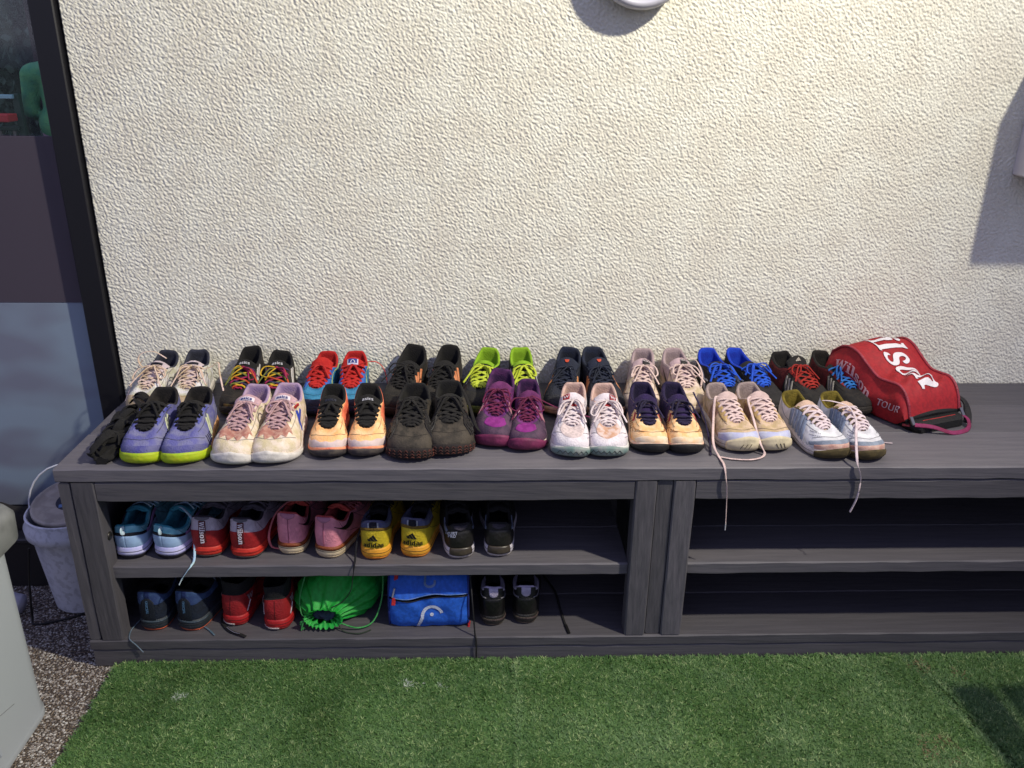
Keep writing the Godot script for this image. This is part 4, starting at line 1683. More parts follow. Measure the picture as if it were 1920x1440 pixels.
func front_row() -> void:
	var S: Shoe
	# 1: dusty blue with a lime toe
	var black := mat(Color(0.045, 0.042, 0.04), Color(0.085, 0.078, 0.07), 0.95)
	var sp := {"upper": mat(Color(0.31, 0.36, 0.58), Color(0.46, 0.46, 0.57), 0.8, 6.0), "lining": mat(Color(0.07, 0.065, 0.06), Color(0.15, 0.135, 0.125), 0.95), "tongue": black, "lace": black, "mid": mat(Color(0.70, 0.47, 0.27), Color(0.78, 0.60, 0.38), 0.7), "out": mat(Color(0.60, 0.66, 0.10), Color(0.72, 0.72, 0.15), 0.7), "lace_w": 0.0042, "lace_t": 0.002, "lift": -0.014, "bow": "loops", "bow_size": 0.7, "lacing": "bars", "wide": 1.2}
	var lime := mat(Color(0.60, 0.68, 0.05), Color(0.70, 0.72, 0.12), 0.6, 5.0, "skin")
	for q in 2:
		var med := 1.0 if q == 0 else -1.0
		S = shoe_toe("dusty blue shoe with lime toe, " + ["left of its pair, next to the black cloth", "right of its pair, beside the cream pair"][q], GF, [-0.836, -0.732][q], TOP, -0.010, [1.0, 5.0][q], 0.258, 0.094, med, 10 + q, sp)
		S.sole_band("toe_bumper", 24, 48, 0.0, func(a): return 1.12 - 0.06 * cos((a - 36) / 12.0 * 3.0), lime, 0.002)
		S.band("toe_overlay", 25, 47, 0.0, func(a): return 0.34 - 0.10 * absf(a - 36) / 11.0, mat(Color(0.24, 0.26, 0.52), Color(0.36, 0.36, 0.52), 0.7), 0.0014)
		for side in [1.0, -1.0]:
			var a := S.a_of(side, 0.52)
			var d := signf(S.a_of(side, 0.62) - a)
			for j in 2:
				S.ribbon("stripe", [Vector2(a + d * (1.0 + j * 1.6), 0.18), Vector2(a + d * (0.2 + j * 1.6), 0.45), Vector2(a - d * (1.4 - j * 1.6), 0.72)], 0.006, mat(Color(0.62, 0.66, 0.52), Color(0.75, 0.77, 0.66), 0.6))
			for j in 4:
				S.ribbon("seam", [Vector2(a + d * (2.5 + j * 1.0), 0.16), Vector2(a + d * (3.4 + j * 1.0), 0.46)], 0.0016, mat(Color(0.16, 0.17, 0.26), Color(0.2, 0.2, 0.28), 0.8))
		for side in [1.0, -1.0]:
			S.band("eyelet_strip", minf(S.a_of(side, 0.36), S.a_of(side, 0.8)), maxf(S.a_of(side, 0.36), S.a_of(side, 0.8)), 0.84, 0.99, mat(Color(0.26, 0.30, 0.58), Color(0.36, 0.38, 0.60), 0.7), 0.0014)
	# 2: cream with pink laces and a jagged toe
	var pink := mat(Color(0.66, 0.50, 0.50), Color(0.74, 0.60, 0.60), 0.9)
	sp = {"upper": mat(Color(0.80, 0.69, 0.60), Color(0.87, 0.81, 0.75), 0.75, 8.0), "lining": mat(Color(0.58, 0.50, 0.60), Color(0.68, 0.58, 0.64), 0.95), "tongue": mat(Color(0.70, 0.55, 0.56), Color(0.76, 0.62, 0.64), 0.95), "lace": pink, "mid": mat(Color(0.78, 0.74, 0.68), Color(0.84, 0.80, 0.76), 0.7), "out": mat(Color(0.66, 0.62, 0.56), Color(0.76, 0.72, 0.66), 0.8), "bow_size": 0.9, "wide": 1.22, "lift": 0.0, "lace_w": 0.0034}
	for q in 2:
		var med := 1.0 if q == 0 else -1.0
		S = shoe_toe("cream shoe with pink laces and jagged tan toe, " + ["left of its pair", "right of its pair"][q], GF, [-0.622, -0.521][q], TOP, [-0.003, -0.008][q], [-3.8, 1.0][q], 0.272, 0.102, med, 20 + q, sp)
		S.band("toe_mesh", 26.5, 45.5, func(a): return 0.55 + 0.09 * absf(fposmod(a, 4.0) - 2.0) - 0.05 * absf(a - 36) / 9.0, 0.96, mat(Color(0.62, 0.44, 0.36), Color(0.73, 0.57, 0.50), 0.95, 14.0), 0.0012, 7)
		S.sole_band("toe_bumper", 22, 50, 0.05, func(a): return 1.3 - 0.05 * absf(a - 36), mat(Color(0.76, 0.73, 0.68), Color(0.83, 0.81, 0.78), 0.65, 9.0, "skin"), 0.002)
		var a := S.a_of(1.0, 0.42)
		var d := signf(S.a_of(1.0, 0.6) - a)
		S.ribbon("blue_stripe", [Vector2(a + d * 2.6, 0.20), Vector2(a + d * 1.9, 0.5), Vector2(a + d * 1.0, 0.78)], 0.010, mat(Color(0.10, 0.18, 0.58), Color(0.14, 0.24, 0.62), 0.6))
		S.ribbon("blue_stripe", [Vector2(a + d * 1.9, 0.5), Vector2(a - d * 1.2, 0.62)], 0.007, mat(Color(0.10, 0.18, 0.58), Color(0.14, 0.24, 0.62), 0.6))
		S.ribbon("red_mark", [Vector2(a + d * 1.2, 0.9), Vector2(a - d * 1.6, 0.84)], 0.007, mat(Color(0.58, 0.08, 0.08), Color(0.64, 0.14, 0.12), 0.6))
		for xs in [-1.0, 1.0]:
			for j in 2:
				var e := S.a_x(xs, 0.62 + 0.12 * j)
				S.band("lace_loop", e - 0.55, e + 0.55, 0.86, 0.985, mat(Color(0.22, 0.22, 0.25), Color(0.30, 0.29, 0.32), 0.8), 0.0024)
		S.tongue_patch("tongue_label", 0.019, 0.012, 0.026, mat(Color(0.80, 0.76, 0.78), Color(0.84, 0.80, 0.82), 0.7))
		S.tongue_words("lettering", "asics", 0.0125, plain(Color(0.08, 0.16, 0.45), 0.6), 0.0185)
	# 3: peach fading to coral, black laces
	sp = {"upper": mat(Color(0.90, 0.66, 0.44), Color(0.94, 0.78, 0.58), 0.75, 6.0), "lining": black, "tongue": black, "lace": black, "mid": mat(Color(0.86, 0.50, 0.36), Color(0.90, 0.62, 0.46), 0.7), "out": mat(Color(0.20, 0.17, 0.155), Color(0.30, 0.26, 0.23), 0.85), "out_h": 0.42, "lacing": "bars", "lace_w": 0.0050, "lace_t": 0.0026, "bow": "ends", "bow_size": 0.55, "lift": 0.004, "wide": 1.2, "crease": 0.7}
	for q in 2:
		var med := 1.0 if q == 0 else -1.0
		S = shoe_toe("peach shoe with thick black laces, " + ["left of its pair, next to the cream pair", "right of its pair, coral side panel"][q], GF, [-0.399, -0.303][q], TOP, [-0.042, -0.047][q], [3.0, 4.5][q], 0.24, 0.10, med, 30 + q, sp)
		S.sole_band("toe_bumper", 25, 47, 0.0, func(a): return 0.85 - 0.02 * absf(a - 36), mat(Color(0.20, 0.18, 0.16), Color(0.31, 0.28, 0.25), 0.85, 9.0, "skin"), 0.002)
		S.band("toe_guard", 25.5, 46.5, 0.0, func(a): return 0.30 + 0.03 * sin(a * 1.3), mat(Color(0.78, 0.66, 0.62), Color(0.84, 0.76, 0.74), 0.65, 6.0, "skin"), 0.0016)
		var coral := mat(Color(0.84, 0.33, 0.24), Color(0.90, 0.48, 0.34), 0.75)
		for side in [1.0, -1.0]:
			var lo := minf(S.a_of(side, 0.03), S.a_of(side, 0.52))
			var hi := maxf(S.a_of(side, 0.03), S.a_of(side, 0.52))
			var tip: float = S.a_of(side, 0.52)
			S.band("heel_panel", lo, hi, 0.02, func(a): return 0.97 - 0.25 * (1.0 - smoothstep(0.0, 9.0, absf(a - tip))), coral, 0.0012)
			for j in 3:
				var c := S.a_of(side, 0.60 + 0.05 * j)
				var d := signf(S.a_of(side, 0.8) - S.a_of(side, 0.6))
				S.ribbon("seam", [Vector2(c, 0.45), Vector2(c + d * 1.2, 0.52), Vector2(c + d * 2.2, 0.40)], 0.0018, mat(Color(0.55, 0.38, 0.26), Color(0.62, 0.44, 0.30), 0.8), 0.001)
			var e := S.a_of(side, 0.56)
			S.ribbon("side_mark", [Vector2(e - 1.0, 0.36), Vector2(e, 0.42), Vector2(e + 1.0, 0.36), Vector2(e, 0.30), Vector2(e - 1.0, 0.36)], 0.0016, black, 0.0014)
		S.tongue_words("lettering", "asics", 0.0125, plain(Color(0.10, 0.12, 0.20) if q == 0 else Color(0.68, 0.68, 0.70), 0.6), 0.016)
	# 4: dusty black with ribbed toe
	var dusty := mat(Color(0.135, 0.122, 0.108), Color(0.26, 0.232, 0.195), 0.85, 7.0)
	sp = {"upper": dusty, "lining": mat(Color(0.05, 0.047, 0.043), Color(0.10, 0.095, 0.08), 0.95), "tongue": mat(Color(0.05, 0.045, 0.04), Color(0.10, 0.085, 0.075), 0.95), "lace": mat(Color(0.05, 0.048, 0.043), Color(0.11, 0.10, 0.09), 0.95), "mid": mat(Color(0.10, 0.09, 0.08), Color(0.17, 0.15, 0.125), 0.85), "out": mat(Color(0.085, 0.06, 0.055), Color(0.14, 0.09, 0.075), 0.85), "lace_w": 0.0042, "bow_size": 0.9, "wide": 1.25, "lift": -0.012, "rise": 0.98}
	for q in 2:
		var med := 1.0 if q == 0 else -1.0
		S = shoe_toe("dusty black shoe with reddish ribbed toe, " + ["left of its pair", "right of its pair, beside the purple pair"][q], GF, [-0.199, -0.101][q], TOP, [-0.028, -0.050][q], [0.5, 2.5][q], 0.272, 0.10, med, 40 + q, sp)
		var ridge := mat(Color(0.055, 0.045, 0.04), Color(0.10, 0.08, 0.07), 0.6)
		for side in [1.0, -1.0]:
			var d := signf(S.a_of(side, 0.8) - S.a_of(side, 0.6))
			var c := S.a_of(side, 0.66)
			for j in 7:
				S.ribbon("ridge", [Vector2(c + d * (j * 1.0 - 2.0), 0.92 - 0.02 * j), Vector2(c + d * (j * 1.25 - 1.5), 0.62), Vector2(c + d * (j * 1.0 - 0.6 + 0.8 * sin(j * 2.1)), 0.30)], 0.0038, ridge, 0.0034)
			for j in 3:
				S.ribbon("ridge", [Vector2(c + d * (j * 1.4 - 2.4), 0.42 + 0.1 * j), Vector2(c + d * (j * 1.4 + 1.2), 0.62 + 0.06 * j), Vector2(c + d * (j + 3.2), 0.5)], 0.0034, ridge, 0.0034)
			for j in 4:
				S.ribbon("red_fleck", [Vector2(c + d * (-2.6 + 0.5 * j), 0.72 + 0.05 * j), Vector2(c + d * (-2.2 + 0.5 * j), 0.66 + 0.05 * j)], 0.0032, mat(Color(0.40, 0.16, 0.12), Color(0.50, 0.24, 0.18), 0.8), 0.002)
		S.sole_band("toe_bumper", 26, 46, 0.0, func(a): return 1.15 - 0.012 * absf(a - 36), mat(Color(0.075, 0.055, 0.05), Color(0.12, 0.085, 0.07), 0.85), 0.002)
		for j in 11:
			var a := 27.0 + j * 1.75
			var b := Buf.new()
			for e in 3:
				b.tube(PackedVector3Array([S.sole_pt(a - 0.5, 0.2 + 0.3 * e, 0.003), S.sole_pt(a, 0.38 + 0.3 * e, 0.0036), S.sole_pt(a + 0.5, 0.2 + 0.3 * e, 0.003)]), 0.0014, 0.0012, 5)
			part("toe_rib", b, mat(Color(0.26, 0.13, 0.11), Color(0.40, 0.19, 0.15), 0.85), S.root)
	S.lace_run([Vector3(-0.074, 0.695, -0.2), Vector3(-0.057, 0.663, -0.17), Vector3(-0.039, 0.622, -0.13), Vector3(-0.013, 0.606, -0.115)], sp.lace, 0.0042)
	# 5: purple
	var wine := mat(Color(0.30, 0.04, 0.17), Color(0.42, 0.09, 0.26), 0.9)
	sp = {"upper": mat(Color(0.34, 0.09, 0.34), Color(0.44, 0.17, 0.42), 0.75, 7.0), "lining": mat(Color(0.20, 0.06, 0.22), Color(0.32, 0.14, 0.33), 0.95), "tongue": mat(Color(0.30, 0.10, 0.30), Color(0.42, 0.18, 0.38), 0.95), "lace": wine, "mid": mat(Color(0.76, 0.70, 0.66), Color(0.84, 0.78, 0.72), 0.7), "out": mat(Color(0.30, 0.06, 0.18), Color(0.40, 0.12, 0.26), 0.8), "wide": 1.2, "lift": 0.004, "lean": 0.004, "bow": "loops", "bow_size": 1.2, "lace_w": 0.0026}
	for q in 2:
		var med := 1.0 if q == 0 else -1.0
		S = shoe_toe("purple shoe with wine red laces, " + ["left of its pair, set further back", "right of its pair, lace end over the white shoe"][q], GF, [-0.001, 0.086][q], TOP, [-0.100, -0.078][q], [-7.0, -3.0][q], [0.258, 0.235][q], [0.112, 0.10][q], med, 50 + q, sp)
		S.band("toe_overlay", 22.5, 49.5, 0.0, 0.80, mat(Color(0.20, 0.12, 0.22), Color(0.31, 0.21, 0.29), 0.75, 8.0), 0.0012, 7)
		S.band("toe_window", 31, 41, func(a): return 0.42 + 0.0016 * pow(a - 36, 2.0) * 2.0, func(a): return 0.86 - 0.006 * pow(a - 36, 2.0), mat(Color(0.42, 0.07, 0.44), Color(0.52, 0.14, 0.48), 0.85, 12.0), 0.0022, 6)
		S.sole_band("toe_bumper", 25, 47, 0.0, func(a): return 1.25 - 0.004 * pow(a - 36, 2.0), mat(Color(0.34, 0.06, 0.22), Color(0.44, 0.13, 0.29), 0.65, 7.0, "skin"), 0.003)
		for side in [1.0, -1.0]:
			var d := signf(S.a_of(side, 0.8) - S.a_of(side, 0.6))
			var c := S.a_of(side, 0.58)
			for j in 4:
				S.ribbon("swirl", [Vector2(c + d * (j * 0.8 - 1.6), 0.80), Vector2(c + d * (j * 0.9 - 0.4), 0.58), Vector2(c + d * (j * 0.6 - 1.4), 0.32)], 0.0022, mat(Color(0.62, 0.40, 0.46), Color(0.72, 0.52, 0.54), 0.7), 0.0018)
			S.ribbon("seam", [Vector2(c + d * 4.4, 0.10), Vector2(c + d * 5.2, 0.42)], 0.003, mat(Color(0.42, 0.33, 0.40), Color(0.48, 0.38, 0.44), 0.8))
		for xs in [-1.0, 1.0]:
			for j in 3:
				var e := S.a_x(xs, 0.56 + 0.11 * j)
				S.band("eyelet", e - 0.3, e + 0.3, 0.90, 0.985, mat(Color(0.70, 0.52, 0.62), Color(0.78, 0.60, 0.68), 0.5), 0.002)
	S.lace_run([Vector3(0.104, 0.676, -0.195), Vector3(0.117, 0.674, -0.19), Vector3(0.146, 0.664, -0.175), Vector3(0.186, 0.654, -0.155), Vector3(0.246, 0.646, -0.135)], wine, 0.0030)
	# 6: white with a red tongue tab
	var wl := mat(Color(0.78, 0.70, 0.70), Color(0.86, 0.80, 0.80), 0.9)
	sp = {"upper": mat(Color(0.80, 0.76, 0.78), Color(0.87, 0.84, 0.86), 0.7, 6.0), "lining": mat(Color(0.70, 0.56, 0.53), Color(0.80, 0.67, 0.62), 0.95), "tongue": mat(Color(0.80, 0.74, 0.77), Color(0.86, 0.82, 0.84), 0.9), "lace": wl, "mid": mat(Color(0.76, 0.74, 0.74), Color(0.83, 0.82, 0.81), 0.65), "out": mat(Color(0.44, 0.48, 0.46), Color(0.54, 0.57, 0.55), 0.8), "wide": 1.16, "lift": 0.002, "bow_size": 1.15, "lace_w": 0.0034, "out_h": 0.3}
	for q in 2:
		var med := 1.0 if q == 0 else -1.0
		S = shoe_toe("white shoe with red tongue tab, " + ["left of its pair", "right of its pair, orange stain on the toe"][q], GF, [0.187, 0.286][q], TOP, -0.042, [-7.5, -2.5][q], 0.252, 0.098, med, 60 + q, sp)
		S.band("toe_mesh", 28.5, 43.5, func(a): return 0.42 + 0.0045 * pow(a - 36, 2.0), 0.90, mat(Color(0.76, 0.64, 0.61), Color(0.83, 0.76, 0.75), 0.95, 22.0) if q == 0 else mat(Color(0.76, 0.56, 0.45), Color(0.83, 0.74, 0.71), 0.95, 12.0), 0.001, 7)
		S.sole_band("toe_bumper", 27.5, 44.5, 0.0, func(a): return 1.05 - 0.004 * pow(a - 36, 2.0), mat(Color(0.42, 0.46, 0.44), Color(0.53, 0.56, 0.54), 0.7, 7.0, "skin"), 0.003)
		var zz := Buf.new()
		var zp := PackedVector3Array()
		for j in 13:
			zp.append(S.sole_pt(31.0 + j * 0.85, 0.34 if j % 2 == 0 else 0.66, 0.0034))
		zz.tube(zp, 0.0012, 0.0009, 5)
		part("toe_groove", zz, plain(Color(0.12, 0.13, 0.13), 0.8), S.root)
		for side in [1.0, -1.0]:
			var d := signf(S.a_of(side, 0.8) - S.a_of(side, 0.6))
			var c := S.a_of(side, 0.72)
			S.ribbon("seam", [Vector2(c - d * 2.0, 0.10), Vector2(c + d * 1.5, 0.30), Vector2(c + d * 5.0, 0.34)], 0.002, mat(Color(0.62, 0.58, 0.66), Color(0.68, 0.64, 0.72), 0.8), 0.001)
			S.ribbon("seam", [Vector2(c - d * 4.0, 0.3), Vector2(c - d * 1.0, 0.56), Vector2(c + d * 1.0, 0.9)], 0.002, mat(Color(0.62, 0.58, 0.66), Color(0.68, 0.64, 0.72), 0.8), 0.001)
		var redm := mat(Color(0.55, 0.05, 0.10), Color(0.60, 0.09, 0.13), 0.7)
		S.tongue_patch("tongue_tab", 0.0085, 0.010, 0.031, redm, -0.017 if q == 0 else 0.017)
		S.tongue_words("lettering", "W", 0.014, plain(Color(0.80, 0.76, 0.78), 0.6), 0.020, -0.017 if q == 0 else 0.017, "Droid Serif")
		S.tongue_patch("tongue_stripe", 0.010, -0.022, -0.008, redm)
	# 7: yellow with purple collar
	var purp := mat(Color(0.075, 0.045, 0.17), Color(0.12, 0.08, 0.23), 0.9)
	sp = {"upper": mat(Color(0.88, 0.73, 0.45), Color(0.90, 0.78, 0.61), 0.75, 7.0), "lining": mat(Color(0.08, 0.05, 0.16), Color(0.15, 0.10, 0.25), 0.95), "tongue": mat(Color(0.11, 0.06, 0.22), Color(0.17, 0.10, 0.30), 0.95), "lace": purp, "mid": mat(Color(0.82, 0.70, 0.58), Color(0.87, 0.78, 0.68), 0.7), "out": mat(Color(0.05, 0.045, 0.06), Color(0.09, 0.08, 0.09), 0.8), "out_h": 0.3, "lacing": "bars", "lace_w": 0.0036, "bow_size": 0.9, "lift": 0.004, "wide": 1.2}
	for q in 2:
		var med := 1.0 if q == 0 else -1.0
		S = shoe_toe("yellow shoe with dark purple laces, " + ["left of its pair", "right of its pair, lace trailing beside the beige pair"][q], GF, [0.393, 0.486][q], TOP, [-0.064, -0.061][q], [-1.5, 1.5][q], 0.232, 0.10, med, 70 + q, sp)
		for side in [1.0, -1.0]:
			var lo := minf(S.a_of(side, 0.0), S.a_of(side, 0.47))
			var hi := maxf(S.a_of(side, 0.0), S.a_of(side, 0.47))
			if side < 0:
				hi = NA
			S.band("heel_panel", lo, hi, 0.02, 0.985, mat(Color(0.13, 0.08, 0.25), Color(0.24, 0.17, 0.33), 0.8), 0.0013)
			var d := signf(S.a_of(side, 0.8) - S.a_of(side, 0.6))
			var c := S.a_of(side, 0.72)
			for j in 4:
				S.ribbon("wave", [Vector2(c + d * (-2.5 + j * 2.3), 0.46 + 0.03 * j), Vector2(c + d * (-1.0 + j * 2.3), 0.56 - 0.02 * j), Vector2(c + d * (0.3 + j * 2.3), 0.50), Vector2(c + d * (1.3 + j * 2.3), 0.38 + 0.05 * j)], 0.0014, mat(Color(0.56, 0.38, 0.22), Color(0.66, 0.46, 0.28), 0.8), 0.0013)
			S.ribbon("red_mark", [Vector2(S.a_of(side, 0.56), 0.80), Vector2(S.a_of(side, 0.64), 0.60)], 0.005, mat(Color(0.62, 0.14, 0.20), Color(0.70, 0.22, 0.26), 0.7))
			for j in 5:
				for r in 3:
					var e := S.a_of(side, 0.50 + 0.045 * j)
					S.band("vent_hole", e - 0.22, e + 0.22, 0.24 + 0.13 * r, 0.29 + 0.13 * r, plain(Color(0.32, 0.22, 0.12), 0.9), 0.0009, 1)
		S.band("toe_guard", 27.5, 44.5, 0.0, func(a): return 0.36 - 0.004 * pow(a - 36, 2.0) * 0.6, mat(Color(0.82, 0.70, 0.56), Color(0.87, 0.80, 0.70), 0.65, 8.0, "skin"), 0.0016)
		S.sole_band("toe_bumper", 26, 46, 0.0, func(a): return 0.95 - 0.003 * pow(a - 36, 2.0), mat(Color(0.05, 0.045, 0.055), Color(0.09, 0.08, 0.085), 0.7, 7.0, "skin"), 0.003)
		S.tongue_patch("tongue_loop", 0.013, -0.004, 0.0, mat(Color(0.76, 0.66, 0.58), Color(0.80, 0.70, 0.62), 0.9), 0.0, 0.003)
	S.lace_run([Vector3(0.517, 0.687, -0.2), Vector3(0.536, 0.642, -0.15), Vector3(0.549, 0.583, -0.117), Vector3(0.538, 0.576, -0.062)], purp)
	# 8: worn beige
	var pl := mat(Color(0.78, 0.66, 0.64), Color(0.86, 0.76, 0.74), 0.9)
	sp = {"upper": mat(Color(0.68, 0.55, 0.44), Color(0.78, 0.68, 0.58), 0.85, 9.0), "lining": mat(Color(0.52, 0.46, 0.46), Color(0.64, 0.57, 0.55), 0.95), "tongue": mat(Color(0.74, 0.62, 0.60), Color(0.80, 0.70, 0.68), 0.95), "lace": pl, "mid": mat(Color(0.66, 0.63, 0.62), Color(0.76, 0.73, 0.70), 0.7), "out": mat(Color(0.60, 0.57, 0.50), Color(0.74, 0.70, 0.60), 0.8), "wide": 1.2, "lift": 0.0, "lean": 0.004, "bow": "none", "lace_w": 0.0033, "sole": 1.1}
	for q in 2:
		var med := 1.0 if q == 0 else -1.0
		S = shoe_toe("worn beige shoe with untied pink laces, " + ["left of its pair, lace hanging off the bench", "right of its pair, lace looping onto the bench"][q], GF, [0.624, 0.713][q], TOP, [-0.069, -0.074][q], [5.0, 6.0][q], 0.246, 0.092, med, 80 + q, sp)
		S.band("toe_cap", 24.5, 47.5, 0.0, func(a): return 0.44 - 0.0014 * pow(a - 36, 2.0), mat(Color(0.64, 0.68, 0.76), Color(0.74, 0.75, 0.80), 0.65, 6.0, "skin"), 0.0016)
		S.sole_band("toe_bumper", 28.5, 43.5, 0.0, func(a): return 1.35 - 0.006 * pow(a - 36, 2.0), mat(Color(0.74, 0.68, 0.52), Color(0.82, 0.77, 0.64), 0.7, 7.0, "skin"), 0.003)
		for side in [1.0, -1.0]:
			for j in 3:
				var e := S.a_of(side, 0.40 + 0.065 * j)
				S.band("side_stripe", e - 0.8, e + 0.8, 0.12, 0.80, mat(Color(0.46, 0.36, 0.30), Color(0.56, 0.45, 0.38), 0.8), 0.0012)
			S.band("eyelet_strip", minf(S.a_of(side, 0.36), S.a_of(side, 0.86)), maxf(S.a_of(side, 0.36), S.a_of(side, 0.86)), 0.74, 0.985, mat(Color(0.68, 0.53, 0.34), Color(0.75, 0.63, 0.46), 0.85), 0.0014)
		var b := Buf.new()
		for e in 3:
			b.tube(PackedVector3Array([S.sole_pt(33.0 + e * 1.4, 0.25, 0.0034), S.sole_pt(34.0 + e * 1.4, 0.75, 0.0038)]), 0.0016, 0.0008, 5)
		part("toe_mark", b, plain(Color(0.36, 0.33, 0.26), 0.8), S.root)
		if q == 0:
			S.lace_run([Vector3(0.588, 0.668, -0.215), Vector3(0.575, 0.668, -0.2), Vector3(0.564, 0.618, -0.155), Vector3(0.549, 0.595, -0.085), Vector3(0.556, 0.577, -0.055), Vector3(0.556, 0.5775, -0.006), Vector3(0.561, 0.548, 0.006), Vector3(0.568, 0.499, 0.006), Vector3(0.573, 0.422, 0.008)], pl, 0.0033)
			S.lace_run([Vector3(0.5728, 0.426, 0.008), Vector3(0.5733, 0.405, 0.008)], plain(Color(0.75, 0.75, 0.76), 0.4), 0.0015, 0.0015, "lace_tip")
		else:
			S.lace_run([Vector3(0.672, 0.668, -0.215), Vector3(0.662, 0.664, -0.2), Vector3(0.663, 0.637, -0.15), Vector3(0.663, 0.603, -0.080), Vector3(0.672, 0.578, -0.062), Vector3(0.640, 0.5775, -0.036), Vector3(0.594, 0.577, -0.037), Vector3(0.559, 0.577, -0.050)], pl, 0.0033)
	# 9: white with grey-blue stripes
	var bl := mat(Color(0.41, 0.46, 0.56), Color(0.49, 0.54, 0.63), 0.7)
	sp = {"upper": mat(Color(0.78, 0.77, 0.80), Color(0.86, 0.86, 0.88), 0.6, 6.0, "skin"), "lining": mat(Color(0.36, 0.31, 0.06), Color(0.48, 0.42, 0.13), 0.95), "tongue": mat(Color(0.72, 0.58, 0.50), Color(0.80, 0.68, 0.60), 0.9), "lace": mat(Color(0.78, 0.68, 0.70), Color(0.86, 0.79, 0.80), 0.9), "mid": mat(Color(0.74, 0.70, 0.68), Color(0.82, 0.78, 0.77), 0.65), "out": mat(Color(0.60, 0.56, 0.52), Color(0.70, 0.66, 0.60), 0.8), "wide": 1.16, "lift": -0.006, "bow": "none", "lace_w": 0.0036, "crease": 0.6}
	for q in 2:
		var med := 1.0 if q == 0 else -1.0
		S = shoe_toe("white shoe with blue stripes, " + ["left of its pair", "right of its pair, lace hanging over the bench edge"][q], GF, [0.842, 0.932][q], TOP, [-0.028, -0.022][q], [12.5, 9.0][q], 0.245, 0.088, med, 90 + q, sp)
		for side in [1.0, -1.0]:
			for j in 5:
				var e := S.a_of(side, 0.33 + 0.068 * j)
				var d := signf(S.a_of(side, 0.6) - S.a_of(side, 0.5))
				S.ribbon("side_stripe", [Vector2(e + d * 0.6, 0.10), Vector2(e + d * 0.2, 0.5), Vector2(e - d * 0.3, 0.90)], 0.0115, bl)
			S.band("eyelet_rim", minf(S.a_of(side, 0.34), S.a_of(side, 0.999)), maxf(S.a_of(side, 0.34), S.a_of(side, 0.999)), 0.925, 0.995, mat(Color(0.30, 0.25, 0.16), Color(0.40, 0.34, 0.22), 0.8), 0.0022, 2)
			for j in 8:
				for r in 2:
					var e := S.a_of(side, 0.76 + 0.022 * j)
					S.band("vent_hole", e - 0.12, e + 0.12, 0.50 + 0.12 * r, 0.53 + 0.12 * r, plain(Color(0.42, 0.42, 0.46), 0.9), 0.0008, 1)
		S.band("toe_line", 24.5, 47.5, func(a): return 0.22 - 0.0006 * pow(a - 36, 2.0), func(a): return 0.42 - 0.0012 * pow(a - 36, 2.0), mat(Color(0.42, 0.47, 0.56), Color(0.52, 0.56, 0.62), 0.7), 0.0014)
		S.band("toe_cap", 26.5, 45.5, 0.0, func(a): return 0.24 - 0.0006 * pow(a - 36, 2.0), mat(Color(0.68, 0.53, 0.46), Color(0.78, 0.66, 0.60), 0.75, 9.0), 0.0018)
		S.sole_band("toe_bumper", 27, 45, 0.0, func(a): return 1.05 - 0.003 * pow(a - 36, 2.0), mat(Color(0.20, 0.165, 0.08), Color(0.30, 0.255, 0.13), 0.85, 10.0, "skin"), 0.003)
		if q == 1:
			S.lace_run([Vector3(0.848, 0.672, -0.18), Vector3(0.866, 0.678, -0.16), Vector3(0.899, 0.672, -0.14), Vector3(0.910, 0.648, -0.11), Vector3(0.886, 0.634, -0.048), Vector3(0.874, 0.592, 0.004), Vector3(0.889, 0.546, 0.007), Vector3(0.888, 0.494, 0.008), Vector3(0.876, 0.456, 0.010)], sp.lace, 0.0034)
			S.lace_run([Vector3(0.975, 0.578, -0.15), Vector3(0.991, 0.577, -0.144), Vector3(1.006, 0.576, -0.13), Vector3(1.023, 0.576, -0.127)], sp.lace, 0.002)

